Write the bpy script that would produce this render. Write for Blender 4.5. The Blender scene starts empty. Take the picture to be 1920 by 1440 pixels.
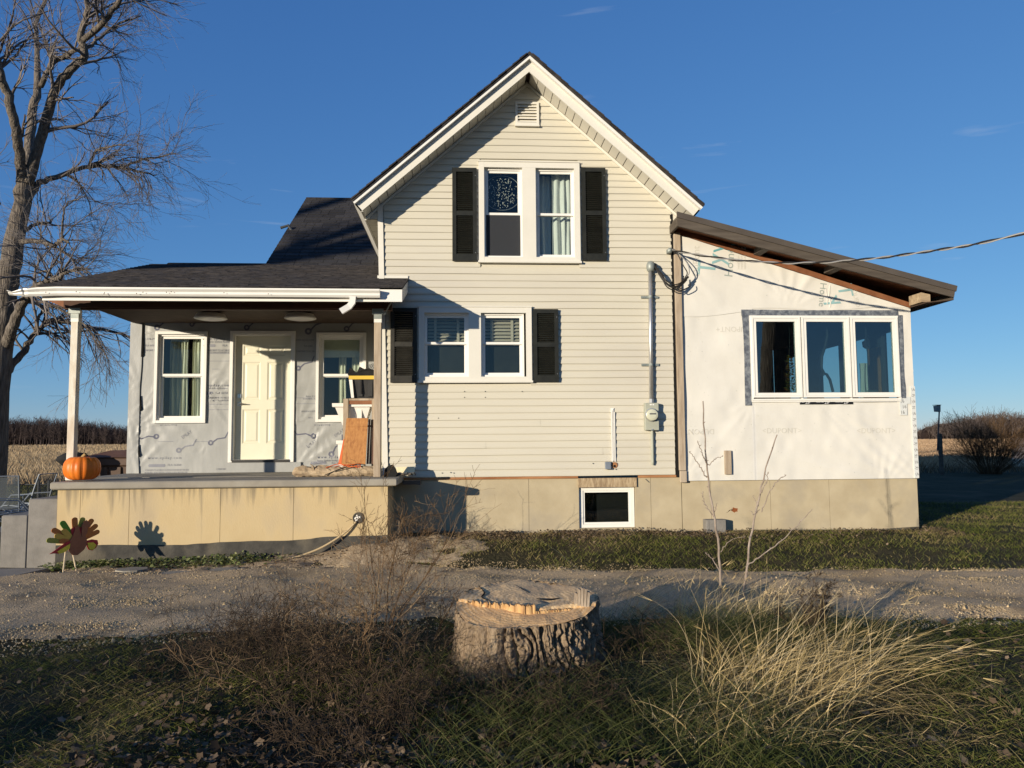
import bpy, bmesh, math, random
import numpy as np
from mathutils import Vector, Matrix
from mathutils.geometry import tessellate_polygon

random.seed(7)
RNG = np.random.default_rng(11)
SC = bpy.context.scene
COL = SC.collection
R = math.radians

# ------------------------------------------------------------------ camera
# world: X right along the gable wall, Y away from the camera (gable siding at Y = 0), Z up, drive at Z = 0
F, CAM, PITCH, YAW, ROLL = 1442.0, np.array([0, -11.35, 1.5]), R(4.3), R(3.7), R(0.45)
FWD = np.array([math.sin(YAW) * math.cos(PITCH), math.cos(YAW) * math.cos(PITCH), math.sin(PITCH)])
_r0 = np.array([math.cos(YAW), -math.sin(YAW), 0.0]); _u0 = np.cross(_r0, FWD)
RT = math.cos(ROLL) * _r0 - math.sin(ROLL) * _u0
UP = math.sin(ROLL) * _r0 + math.cos(ROLL) * _u0

def at(px, py, Y):
    """point of the photograph (1920 x 1440) on the vertical plane at depth Y"""
    d = FWD * F + RT * (px - 960) + UP * (720 - py)
    return CAM + d * ((Y - CAM[1]) / d[1])

def gz(px, py, Z=0.0):
    d = FWD * F + RT * (px - 960) + UP * (720 - py)
    return CAM + d * ((Z - CAM[2]) / d[2])

cd = bpy.data.cameras.new('camera'); cam = bpy.data.objects.new('camera', cd); COL.objects.link(cam)
cd.sensor_width = 36.0; cd.lens = 36.0 * F / 1920.0; cd.clip_start = 0.05; cd.clip_end = 9000
cam.matrix_world = Matrix(((RT[0], UP[0], -FWD[0], CAM[0]), (RT[1], UP[1], -FWD[1], CAM[1]), (RT[2], UP[2], -FWD[2], CAM[2]), (0, 0, 0, 1)))
SC.camera = cam

# ------------------------------------------------------------------ light
LDIR = np.array([0.97, 1.0, -0.190]); LDIR = LDIR / np.linalg.norm(LDIR)      # the way the sunlight travels
w = bpy.data.worlds.new('World'); SC.world = w; w.use_nodes = True
nt = w.node_tree; nt.nodes.clear()
out = nt.nodes.new('ShaderNodeOutputWorld'); bg = nt.nodes.new('ShaderNodeBackground')
sky = nt.nodes.new('ShaderNodeTexSky'); sky.sky_type = 'NISHITA'; sky.sun_disc = False
sky.sun_elevation = math.asin(-LDIR[2]); sky.sun_rotation = math.atan2(-LDIR[0], -LDIR[1])
sky.altitude = 200; sky.air_density = 0.8; sky.dust_density = 0.0; sky.ozone_density = 4.0
tc = nt.nodes.new('ShaderNodeTexCoord')
mp = nt.nodes.new('ShaderNodeMapping'); mp.inputs['Scale'].default_value = (3.2, 3.2, 26)
nz = nt.nodes.new('ShaderNodeTexNoise'); nz.inputs['Scale'].default_value = 1.5; nz.inputs['Detail'].default_value = 6; nz.inputs['Distortion'].default_value = .6
cr = nt.nodes.new('ShaderNodeValToRGB'); cr.color_ramp.elements[0].position = .665; cr.color_ramp.elements[1].position = .90
cr.color_ramp.elements[1].color = (.34, .34, .34, 1)
mx = nt.nodes.new('ShaderNodeMix'); mx.data_type = 'RGBA'
cl = nt.nodes.new('ShaderNodeMixRGB'); cl.blend_type = 'MULTIPLY'; cl.inputs[0].default_value = 1; cl.inputs[2].default_value = (1.15, 1.0, 1.0, 1)
mx.inputs[7].default_value = (4.4, 4.6, 5.0, 1)
nt.links.new(tc.outputs['Generated'], mp.inputs[0]); nt.links.new(mp.outputs[0], nz.inputs[0]); nt.links.new(nz.outputs[0], cr.inputs[0])
sep = nt.nodes.new('ShaderNodeSeparateColor'); com = nt.nodes.new('ShaderNodeCombineColor'); nt.links.new(sky.outputs[0], sep.inputs[0])
for ch, (pw_, k_) in enumerate(((.88, 1.03), (.72, 1.27), (.50, 2.06))):      # the phone's tone curve for the clear sky, the same in every direction
    a_ = nt.nodes.new('ShaderNodeMath'); a_.operation = 'POWER'; a_.inputs[1].default_value = pw_; b_ = nt.nodes.new('ShaderNodeMath'); b_.operation = 'MULTIPLY'; b_.inputs[1].default_value = k_
    nt.links.new(sep.outputs[ch], a_.inputs[0]); nt.links.new(a_.outputs[0], b_.inputs[0]); nt.links.new(b_.outputs[0], com.inputs[ch])
nt.links.new(cr.outputs[0], mx.inputs[0]); nt.links.new(com.outputs[0], mx.inputs[6]); nt.links.new(mx.outputs[2], bg.inputs[0])
nt.links.new(bg.outputs[0], out.inputs[0])
bg.inputs[1].default_value = 0.118
sl = bpy.data.lights.new('sun', 'SUN'); sl.energy = 5.0; sl.angle = R(.55); sl.color = (1.0, .875, .69)
so = bpy.data.objects.new('sun', sl); COL.objects.link(so); so.location = (-30, -30, 20)
so.rotation_euler = Vector(LDIR).to_track_quat('-Z', 'Y').to_euler()
vs = SC.view_settings; vs.view_transform = 'Standard'; vs.look = 'None'; vs.exposure = 0.32; vs.gamma = 1.0; vs.use_curve_mapping = False

# ------------------------------------------------------------------ materials
def M(name, c1, c2=None, scale=4.0, rough=.65, metal=0.0, bump=0.0, bscale=60.0, stretch=(1, 1, 1), detail=5, vary=0.0, lo=.35, hi=.65, c3=None, s3=1.0, spec=.3, dist=0.01):
    m = bpy.data.materials.new(name); m.use_nodes = True; t = m.node_tree; n = t.nodes; b = n['Principled BSDF']
    b.inputs['Roughness'].default_value = rough; b.inputs['Metallic'].default_value = metal; b.inputs['Specular IOR Level'].default_value = spec
    col = None
    if c2 is not None or bump:
        tc = n.new('ShaderNodeTexCoord'); mp = n.new('ShaderNodeMapping'); mp.inputs['Scale'].default_value = stretch
        t.links.new(tc.outputs['Object'], mp.inputs[0])
    if c2 is not None:
        nz = n.new('ShaderNodeTexNoise'); nz.inputs['Scale'].default_value = scale; nz.inputs['Detail'].default_value = detail; nz.inputs['Roughness'].default_value = .62
        t.links.new(mp.outputs[0], nz.inputs[0])
        r = n.new('ShaderNodeValToRGB'); r.color_ramp.elements[0].position = lo; r.color_ramp.elements[1].position = hi
        r.color_ramp.elements[0].color = (*c1, 1); r.color_ramp.elements[1].color = (*c2, 1); t.links.new(nz.outputs[0], r.inputs[0]); col = r.outputs[0]
        if c3 is not None:                                             # a second, larger blotch of wear or dirt
            n3 = n.new('ShaderNodeTexNoise'); n3.inputs['Scale'].default_value = s3; n3.inputs['Detail'].default_value = 6; t.links.new(mp.outputs[0], n3.inputs[0])
            r3 = n.new('ShaderNodeValToRGB'); r3.color_ramp.elements[0].position = .52; r3.color_ramp.elements[1].position = .72
            mm = n.new('ShaderNodeMix'); mm.data_type = 'RGBA'; t.links.new(n3.outputs[0], r3.inputs[0]); t.links.new(r3.outputs[0], mm.inputs[0])
            t.links.new(col, mm.inputs[6]); mm.inputs[7].default_value = (*c3, 1); col = mm.outputs[2]
    if vary:
        oi = n.new('ShaderNodeObjectInfo'); mr = n.new('ShaderNodeMapRange'); mr.inputs[3].default_value = 1 - vary; mr.inputs[4].default_value = 1 + vary
        hs = n.new('ShaderNodeHueSaturation'); t.links.new(oi.outputs['Random'], mr.inputs[0]); t.links.new(mr.outputs[0], hs.inputs['Value'])
        if col is not None: t.links.new(col, hs.inputs['Color'])
        else: hs.inputs['Color'].default_value = (*c1, 1)
        col = hs.outputs[0]
    if col is not None: t.links.new(col, b.inputs['Base Color'])
    else: b.inputs['Base Color'].default_value = (*c1, 1)
    if bump:
        bn = n.new('ShaderNodeTexNoise'); bn.inputs['Scale'].default_value = bscale; bn.inputs['Detail'].default_value = 5; t.links.new(mp.outputs[0], bn.inputs[0])
        bp = n.new('ShaderNodeBump'); bp.inputs['Strength'].default_value = bump; bp.inputs['Distance'].default_value = dist
        t.links.new(bn.outputs[0], bp.inputs['Height']); t.links.new(bp.outputs[0], b.inputs['Normal'])
    return m

def leafy(name, cols, rough=.75, trans=.25):
    """blades, twigs and leaves: the tone of each piece comes from its own 'tint' value"""
    m = bpy.data.materials.new(name); m.use_nodes = True; t = m.node_tree; n = t.nodes; b = n['Principled BSDF']; o = n['Material Output']
    a = n.new('ShaderNodeAttribute'); a.attribute_name = 'tint'
    r = n.new('ShaderNodeValToRGB'); e = r.color_ramp.elements
    e[0].color = (*cols[0], 1); e[1].color = (*cols[-1], 1)
    for i, c in enumerate(cols[1:-1]):
        x = e.new((i + 1) / (len(cols) - 1)); x.color = (*c, 1)
    t.links.new(a.outputs['Fac'], r.inputs[0]); t.links.new(r.outputs[0], b.inputs['Base Color'])
    b.inputs['Roughness'].default_value = rough; b.inputs['Specular IOR Level'].default_value = .2
    if trans:
        tr = n.new('ShaderNodeBsdfTranslucent'); ms = n.new('ShaderNodeMixShader'); ms.inputs[0].default_value = trans
        t.links.new(r.outputs[0], tr.inputs[0]); t.links.new(b.outputs[0], ms.inputs[1]); t.links.new(tr.outputs[0], ms.inputs[2]); t.links.new(ms.outputs[0], o.inputs[0])
    return m

def glassy(name, tint=(.8, .85, .85), boost=1.0):
    m = bpy.data.materials.new(name); m.use_nodes = True; t = m.node_tree; n = t.nodes; n.remove(n['Principled BSDF']); o = n['Material Output']
    tr = n.new('ShaderNodeBsdfTransparent'); tr.inputs[0].default_value = (*tint, 1)
    gl = n.new('ShaderNodeBsdfGlossy'); gl.inputs['Roughness'].default_value = .0
    tcn = n.new('ShaderNodeTexCoord'); wv = n.new('ShaderNodeTexNoise'); wv.inputs['Scale'].default_value = 1.7; wv.inputs['Detail'].default_value = 1
    bm = n.new('ShaderNodeBump'); bm.inputs['Strength'].default_value = .04; bm.inputs['Distance'].default_value = .05
    t.links.new(tcn.outputs['Object'], wv.inputs[0]); t.links.new(wv.outputs[0], bm.inputs['Height']); t.links.new(bm.outputs[0], gl.inputs['Normal'])
    fr = n.new('ShaderNodeLayerWeight'); fr.inputs[0].default_value = .5
    pw = n.new('ShaderNodeMath'); pw.operation = 'POWER'; pw.inputs[1].default_value = 5
    ma = n.new('ShaderNodeMath'); ma.operation = 'MULTIPLY_ADD'; ma.inputs[1].default_value = .9; ma.inputs[2].default_value = .045 * boost; ma.use_clamp = True
    ms = n.new('ShaderNodeMixShader'); t.links.new(fr.outputs['Facing'], pw.inputs[0]); t.links.new(pw.outputs[0], ma.inputs[0]); t.links.new(ma.outputs[0], ms.inputs[0])
    t.links.new(tr.outputs[0], ms.inputs[1]); t.links.new(gl.outputs[0], ms.inputs[2]); t.links.new(ms.outputs[0], o.inputs[0])
    return m

def sheer(name, c, alpha):
    m = bpy.data.materials.new(name); m.use_nodes = True; t = m.node_tree; n = t.nodes; b = n['Principled BSDF']; o = n['Material Output']
    b.inputs['Base Color'].default_value = (*c, 1); b.inputs['Roughness'].default_value = .8
    tr = n.new('ShaderNodeBsdfTransparent'); ms = n.new('ShaderNodeMixShader'); ms.inputs[0].default_value = alpha
    t.links.new(tr.outputs[0], ms.inputs[1]); t.links.new(b.outputs[0], ms.inputs[2]); t.links.new(ms.outputs[0], o.inputs[0])
    return m

m_siding = M('vinyl_siding', (.53, .497, .405), (.565, .532, .438), scale=1.3, rough=.5, bump=.05, bscale=220, stretch=(.25, 1, 1), c3=(.485, .452, .385), s3=.9, dist=.004)
m_trim = M('white_trim', (.62, .60, .53), (.66, .635, .565), scale=2, rough=.45)
m_vinyl = M('white_vinyl', (.70, .685, .64), (.74, .725, .68), scale=3, rough=.35)
m_soffit = M('soffit_metal', (.58, .555, .48), rough=.45)
m_concrete = M('poured_concrete', (.375, .312, .205), (.445, .378, .255), scale=2.2, rough=.9, bump=.15, bscale=45, c3=(.33, .285, .21), s3=1.7, detail=8)
m_pconcrete = M('porch_concrete', (.45, .345, .19), (.50, .395, .23), scale=1.6, rough=.9, bump=.22, bscale=40, c3=(.40, .32, .205), s3=1.6, detail=9, stretch=(1.3, 1, .7))
def stains(m):
    t = m.node_tree; n = t.nodes; b = n['Principled BSDF']; src = b.inputs['Base Color'].links[0].from_socket; tc_ = n.new('ShaderNodeTexCoord'); mp_ = n.new('ShaderNodeMapping'); mp_.inputs['Scale'].default_value = (9, 1, .55); nz_ = n.new('ShaderNodeTexNoise'); nz_.inputs['Scale'].default_value = 1.6; nz_.inputs['Detail'].default_value = 5
    t.links.new(tc_.outputs['Object'], mp_.inputs[0]); t.links.new(mp_.outputs[0], nz_.inputs[0]); sx_ = n.new('ShaderNodeSeparateXYZ'); t.links.new(tc_.outputs['Object'], sx_.inputs[0]); mr = n.new('ShaderNodeMapRange'); mr.inputs[1].default_value = .50; mr.inputs[2].default_value = .93; mr.inputs[3].default_value = -.16; mr.inputs[4].default_value = .10
    t.links.new(sx_.outputs[2], mr.inputs[0]); ad = n.new('ShaderNodeMath'); ad.operation = 'ADD'; t.links.new(nz_.outputs[0], ad.inputs[0]); t.links.new(mr.outputs[0], ad.inputs[1]); rr_ = n.new('ShaderNodeValToRGB'); rr_.color_ramp.elements[0].position = .54; rr_.color_ramp.elements[1].position = .74; rr_.color_ramp.elements[1].color = (.8, .8, .8, 1)
    t.links.new(ad.outputs[0], rr_.inputs[0]); mm = n.new('ShaderNodeMix'); mm.data_type = 'RGBA'; mm.inputs[7].default_value = (.19, .16, .115, 1); t.links.new(rr_.outputs[0], mm.inputs[0]); t.links.new(src, mm.inputs[6]); t.links.new(mm.outputs[2], b.inputs['Base Color'])
stains(m_pconcrete)
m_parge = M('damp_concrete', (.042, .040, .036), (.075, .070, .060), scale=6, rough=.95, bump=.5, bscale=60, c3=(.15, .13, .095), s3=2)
m_slab = M('slab_concrete', (.25, .225, .185), (.31, .285, .235), scale=4, rough=.9, bump=.2, bscale=70, c3=(.18, .165, .14), s3=2)
m_step = M('step_concrete', (.17, .16, .145), (.23, .215, .195), scale=5, rough=.9, bump=.3, bscale=60)
m_greywrap = M('grey_underlayment', (.29, .293, .28), (.335, .338, .325), scale=3, rough=.42, bump=.35, bscale=9, stretch=(1, 1, .5), spec=.4)
m_whitewrap = M('white_housewrap', (.61, .59, .535), (.65, .63, .575), scale=2.5, rough=.5, bump=.10, bscale=26, spec=.3)
m_shingle = M('asphalt_shingle', (.022, .021, .022), (.045, .042, .042), scale=60, rough=.95, bump=.6, bscale=300, vary=.32, detail=2)
m_shingle2 = M('asphalt_shingle_field', (.018, .016, .016), (.055, .048, .046), scale=7, rough=.95, bump=.6, bscale=260, detail=6)
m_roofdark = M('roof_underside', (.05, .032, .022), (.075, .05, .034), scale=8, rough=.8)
m_beam = M('brown_beam', (.05, .022, .012), (.085, .035, .018), scale=6, rough=.7, stretch=(.3, 1, 3))
m_shutter = M('black_shutter', (.012, .013, .011), (.02, .021, .017), scale=9, rough=.5, spec=.25)
m_shutter2 = M('faded_black_shutter', (.018, .017, .014), (.033, .031, .025), scale=7, rough=.6, spec=.3)
m_oldwood = M('weathered_wood', (.28, .215, .15), (.42, .34, .25), scale=7, rough=.85, bump=.25, bscale=50, stretch=(3, 3, .35), c3=(.46, .39, .30), s3=1.3)
m_postwood = M('peeling_post_wood', (.58, .51, .41), (.70, .66, .57), scale=6, rough=.8, bump=.2, bscale=40, stretch=(2, 2, .8), c3=(.42, .30, .19), s3=3)
m_galv = M('galvanised_cap', (.2, .23, .22), (.28, .30, .28), scale=12, rough=.5, metal=.3)
m_plank = M('orange_plywood', (.34, .15, .045), (.44, .21, .07), scale=5, rough=.7, stretch=(9, 9, .8), c3=(.27, .11, .035), s3=3)
m_osb = M('osb_board', (.27, .19, .11), (.45, .35, .22), scale=30, rough=.85, bump=.5, bscale=50, stretch=(1.4, 1, .35), c3=(.18, .12, .07), s3=9)
m_rust = M('exposed_sill_wood', (.24, .10, .04), (.40, .20, .09), scale=5, rough=.85, stretch=(.35, 1, 3), bump=.4, bscale=20)
m_barge = M('grey_brown_board', (.060, .048, .037), (.10, .082, .064), scale=5, rough=.75, stretch=(.3, 1, 3), bump=.3, bscale=30)
m_metalroof = M('brown_metal_edge', (.075, .062, .050), (.09, .076, .062), rough=.4, scale=3)
m_redwood = M('red_brown_rafter', (.16, .06, .025), (.24, .10, .045), scale=5, rough=.7)
m_door = M('cream_door_paint', (.66, .63, .49), (.69, .66, .52), scale=2, rough=.38)
m_nickel = M('satin_nickel', (.5, .48, .44), rough=.3, metal=.9)
m_dark = M('dark_void', (.006, .006, .006), rough=.9)
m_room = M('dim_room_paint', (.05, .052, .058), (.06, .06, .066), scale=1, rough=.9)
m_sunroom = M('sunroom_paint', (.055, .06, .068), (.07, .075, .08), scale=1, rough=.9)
m_glass = glassy('window_glass', (.86, .90, .89), .85)
m_glass_sun = glassy('sunroom_glass', (.60, .70, .69), 2.6)
m_screen = sheer('insect_screen', (.022, .025, .031), .82)
m_curtain = M('cream_curtain', (.60, .58, .44), (.66, .64, .5), scale=4, rough=.9)
m_curtain2 = M('white_curtain', (.68, .67, .62), (.74, .73, .68), scale=4, rough=.9)
m_blind = M('wood_blind', (.42, .36, .28), (.48, .42, .33), scale=5, rough=.6)
m_bluetape = M('dark_flashing_tape', (.085, .095, .115), (.22, .235, .25), scale=16, rough=.35, bump=.8, bscale=30, stretch=(1, 1, 1), detail=7, spec=.6, lo=.42, hi=.66)
m_zip = M('black_tape', (.012, .012, .014), rough=.4)
m_whitetape = M('pale_seam_tape', (.55, .57, .56), (.62, .63, .61), scale=8, rough=.4)
m_print_teal = M('teal_print', (.12, .33, .36), rough=.5)
m_print_teal2 = M('faded_teal_print', (.24, .40, .41), rough=.5)
m_print_grey = M('grey_green_print', (.30, .34, .31), rough=.5)
m_print_faint = M('faint_print', (.53, .51, .45), rough=.5)
m_print_ink = M('slate_ink', (.11, .115, .155), rough=.5)
m_print_ink2 = M('faded_slate_ink', (.20, .205, .235), rough=.5)
m_print_white = M('white_print', (.7, .7, .7), rough=.5)
m_print_dark = M('dark_print', (.1, .1, .1), rough=.5)
m_steel = M('galvanised_steel', (.46, .46, .46), (.56, .56, .55), scale=9, rough=.34, metal=.75)
m_meter = M('grey_meter_enamel', (.33, .34, .28), (.37, .38, .31), scale=6, rough=.5)
m_meterglass = M('meter_glass', (.52, .52, .40), rough=.15, spec=.8)
m_cable = M('black_cable', (.02, .018, .016), rough=.5)
m_cable2 = M('bare_aluminium_cable', (.42, .41, .39), rough=.4, metal=.5)
m_white_plastic = M('white_plastic', (.72, .69, .63), (.76, .73, .67), scale=3, rough=.4)
m_black_plastic = M('black_plastic', (.028, .027, .026), (.04, .038, .035), scale=6, rough=.45)
m_yellow = M('yellow_lid', (.62, .42, .06), rough=.45)
m_cloth = M('black_cloth', (.012, .012, .012), (.022, .021, .02), scale=9, rough=.95)
m_orange = M('pumpkin_skin', (.60, .135, .012), (.70, .19, .02), scale=6, rough=.42, bump=.1, bscale=60)
m_stem = M('pumpkin_stem', (.33, .22, .09), rough=.8)
m_rope = M('orange_cord', (.62, .12, .03), rough=.6)
m_hose = M('tan_hose', (.46, .35, .2), rough=.6)
m_log = M('bare_log', (.30, .22, .135), (.45, .35, .23), scale=6, rough=.9, bump=.5, bscale=30, stretch=(.4, 2, 2), c3=(.2, .14, .09), s3=4)
m_brownbin = M('brown_plastic', (.075, .045, .03), (.10, .06, .042), scale=4, rough=.6)
m_brownlid = M('brown_lid', (.10, .052, .034), (.13, .07, .047), scale=4, rough=.55)
m_chairmetal = M('grey_blue_painted_metal', (.17, .20, .24), (.22, .25, .29), scale=5, rough=.45, metal=.2)
m_chairmesh = sheer('chair_mesh', (.20, .23, .25), .42)
m_iron = M('dark_iron', (.05, .055, .06), rough=.6)
m_bark = M('furrowed_bark', (.07, .058, .047), (.21, .178, .145), scale=9, rough=.95, bump=1.0, bscale=14, stretch=(2.4, 2.4, .35), detail=8, dist=.05)
m_limb = M('grey_brown_limb', (.09, .072, .055), (.19, .155, .115), scale=9, rough=.95, bump=.6, bscale=30, stretch=(1, 1, .6))
m_stumpbark = M('stump_bark', (.15, .105, .068), (.31, .23, .15), scale=22, rough=.95, bump=.9, bscale=60, stretch=(4, 4, .4), detail=9, c3=(.35, .265, .175), s3=7, dist=.012)
m_groundbase = None

def stump_top_mat(name, ca, cb, cdirt):
    m = bpy.data.materials.new(name); m.use_nodes = True; t = m.node_tree; n = t.nodes; b = n['Principled BSDF']; b.inputs['Roughness'].default_value = .85
    tcn = n.new('ShaderNodeTexCoord'); wv = n.new('ShaderNodeTexWave'); wv.wave_type = 'RINGS'; wv.rings_direction = 'Z'
    mp = n.new('ShaderNodeMapping'); mp.inputs['Location'].default_value = (-.45, 6.02, 0)
    wv.inputs['Scale'].default_value = 9; wv.inputs['Distortion'].default_value = 1.6; wv.inputs['Detail'].default_value = 3; wv.inputs['Detail Scale'].default_value = 1.2
    r = n.new('ShaderNodeValToRGB'); r.color_ramp.elements[0].color = (*ca, 1); r.color_ramp.elements[1].color = (*cb, 1)
    nz = n.new('ShaderNodeTexNoise'); nz.inputs['Scale'].default_value = 7; nz.inputs['Detail'].default_value = 8
    r2 = n.new('ShaderNodeValToRGB'); r2.color_ramp.elements[0].position = .34; r2.color_ramp.elements[1].position = .56
    mm = n.new('ShaderNodeMix'); mm.data_type = 'RGBA'; mm.inputs[6].default_value = (*cdirt, 1)
    t.links.new(tcn.outputs['Object'], mp.inputs[0]); t.links.new(mp.outputs[0], wv.inputs[0]); t.links.new(tcn.outputs['Object'], nz.inputs[0])
    t.links.new(wv.outputs[0], r.inputs[0]); t.links.new(nz.outputs[0], r2.inputs[0]); t.links.new(r2.outputs[0], mm.inputs[0]); t.links.new(r.outputs[0], mm.inputs[7])
    t.links.new(mm.outputs[2], b.inputs['Base Color'])
    bp = n.new('ShaderNodeBump'); bp.inputs['Strength'].default_value = .6; bp.inputs['Distance'].default_value = .01
    n2 = n.new('ShaderNodeTexNoise'); n2.inputs['Scale'].default_value = 60; t.links.new(tcn.outputs['Object'], n2.inputs[0]); t.links.new(n2.outputs[0], bp.inputs['Height']); t.links.new(bp.outputs[0], b.inputs['Normal'])
    return m
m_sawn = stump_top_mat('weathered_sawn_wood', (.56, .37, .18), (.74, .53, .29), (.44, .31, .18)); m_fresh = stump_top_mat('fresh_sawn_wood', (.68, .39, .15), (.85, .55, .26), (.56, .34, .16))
m_splinter = M('fresh_split_wood', (.50, .30, .12), (.70, .46, .22), scale=12, rough=.8, stretch=(4, 4, .5), c3=(.30, .16, .07), s3=8)

# ------------------------------------------------------------------ mesh helpers
class MB:
    def __init__(s): s.v = []; s.f = []; s.m = []
    def _add(s, vs, fs, m=0):
        k = len(s.v); s.v += [tuple(map(float, p)) for p in vs]; s.f += [tuple(i + k for i in f) for f in fs]; s.m += [m] * len(fs); return s
    def hexa(s, p, m=0):
        """eight corners: bottom ring 0-3 then top ring 4-7"""
        return s._add(p, [(3, 2, 1, 0), (4, 5, 6, 7), (0, 1, 5, 4), (1, 2, 6, 5), (2, 3, 7, 6), (3, 0, 4, 7)], m)
    def box(s, x0, x1, y0, y1, z0, z1, m=0):
        return s.hexa([(x0, y0, z0), (x1, y0, z0), (x1, y1, z0), (x0, y1, z0), (x0, y0, z1), (x1, y0, z1), (x1, y1, z1), (x0, y1, z1)], m)
    def cham(s, x0, x1, y0, y1, z0, z1, c=.008, m=0):
        """box with its vertical and front edges eased"""
        ring = lambda z, e: [(x0 + c + e, y0 + e, z), (x1 - c - e, y0 + e, z), (x1 - e, y0 + c + e, z), (x1 - e, y1 - c - e, z), (x1 - c - e, y1 - e, z), (x0 + c + e, y1 - e, z), (x0 + e, y1 - c - e, z), (x0 + e, y0 + c + e, z)]
        rs = [ring(z0, c), ring(z0 + c, 0), ring(z1 - c, 0), ring(z1, c)]
        vs = [p for r in rs for p in r]; fs = [tuple(range(7, -1, -1)), tuple(range(24, 32))]
        for k in range(3):
            for i in range(8):
                j = (i + 1) % 8; fs.append((k * 8 + i, k * 8 + j, k * 8 + 8 + j, k * 8 + 8 + i))
        return s._add(vs, fs, m)
    def quad(s, a, b, c, d, m=0): return s._add([a, b, c, d], [(0, 1, 2, 3)], m)
    def prism(s, poly, y0, y1, m=0, holes=()):
        """outline in XZ (counter-clockwise seen from -Y), extruded from y0 (front) to y1"""
        loops = [list(poly)] + [list(h) for h in holes]
        tris = tessellate_polygon([[Vector((x, z, 0)) for x, z in l] for l in loops])
        flat = [p for l in loops for p in l]; n = len(flat)
        vs = [(x, y0, z) for x, z in flat] + [(x, y1, z) for x, z in flat]; fs = []
        for a, b, c in tris:
            (ax, az), (bx, bz), (cx, cz) = flat[a], flat[b], flat[c]
            if (bx - ax) * (cz - az) - (bz - az) * (cx - ax) < 0: a, b, c = a, c, b
            fs += [(a, b, c), (c + n, b + n, a + n)]
        k = 0
        for l in loops:
            for i in range(len(l)):
                j = (i + 1) % len(l); fs.append((k + i, k + i + n, k + j + n, k + j))
            k += len(l)
        return s._add(vs, fs, m)
    def tube(s, pts, rad, n=8, m=0, cap=True):
        P = np.asarray(pts, float); K = len(P); rad = np.full(K, rad) if np.isscalar(rad) else np.asarray(rad, float)
        T = np.gradient(P, axis=0); T /= np.linalg.norm(T, axis=1)[:, None] + 1e-12
        u = np.cross(T[0], (0, 0, 1.0) if abs(T[0][2]) < .9 else (1.0, 0, 0)); u /= np.linalg.norm(u); vs = []
        for i in range(K):
            u = u - T[i] * (u @ T[i]); u /= np.linalg.norm(u) + 1e-12; v = np.cross(T[i], u)
            for k in range(n):
                a = 2 * math.pi * k / n; vs.append(P[i] + rad[i] * (math.cos(a) * u + math.sin(a) * v))
        fs = [(i * n + k, i * n + (k + 1) % n, (i + 1) * n + (k + 1) % n, (i + 1) * n + k) for i in range(K - 1) for k in range(n)]
        if cap: fs += [tuple(range(n - 1, -1, -1)), tuple(range((K - 1) * n, K * n))]
        return s._add(vs, fs, m)
    def lathe(s, prof, c, axis='z', n=20, m=0):
        """profile of (radius, height) turned about an axis through c"""
        vs = []
        for r, h in prof:
            for k in range(n):
                a = 2 * math.pi * k / n; x, y = r * math.cos(a), r * math.sin(a)
                vs.append((c[0] + x, c[1] + y, c[2] + h) if axis == 'z' else (c[0] + x, c[1] - h, c[2] + y) if axis == 'y' else (c[0] + h, c[1] + x, c[2] + y))
        K = len(prof); fs = [(i * n + k, i * n + (k + 1) % n, (i + 1) * n + (k + 1) % n, (i + 1) * n + k) for i in range(K - 1) for k in range(n)]
        if prof[0][0] > 1e-6: fs.append(tuple(range(n - 1, -1, -1)))
        if prof[-1][0] > 1e-6: fs.append(tuple(range((K - 1) * n, K * n)))
        return s._add(vs, fs, m)
    def mesh(s, name, mats, smooth=False):
        me = bpy.data.meshes.new(name); me.from_pydata(s.v, [], s.f)
        for m in (mats if isinstance(mats, (list, tuple)) else [mats]): me.materials.append(m)
        if any(s.m): me.polygons.foreach_set('material_index', s.m)
        if smooth: me.polygons.foreach_set('use_smooth', [True] * len(s.f))
        me.update(); return me

WORLD = {}
def link(name, me, parent=None, world=None):
    o = bpy.data.objects.new(name, me); COL.objects.link(o)
    W = world or Matrix.Identity(4); WORLD[o] = W
    if parent is not None:
        o.parent = parent; o.matrix_parent_inverse = WORLD[parent].inverted()
    o.matrix_basis = W
    return o
def thing(name, label, cat, loc, group=None):
    W = Matrix.Translation(Vector([float(c) for c in loc])); o = link(name, None, None, W); o.empty_display_size = .1
    return tag(o, label, cat, group)
def tag(o, label, cat, group=None, kind=None):
    if label: o['label'] = label
    if cat: o['category'] = cat
    if group: o['group'] = group
    if kind: o['kind'] = kind
    return o
def part(name, mb, mats, parent, label=None, smooth=False):
    o = link(name, mb.mesh(name, mats, smooth), parent)
    if label: o['label'] = label
    return o
def solo(name, mb, mats, label, cat, group=None, smooth=False, kind=None):
    return tag(link(name, mb.mesh(name, mats, smooth)), label, cat, group, kind)
def setting(name, mb, mats, smooth=False):
    o = link(name, mb.mesh(name, mats, smooth)); o['kind'] = 'structure'; return o

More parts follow.
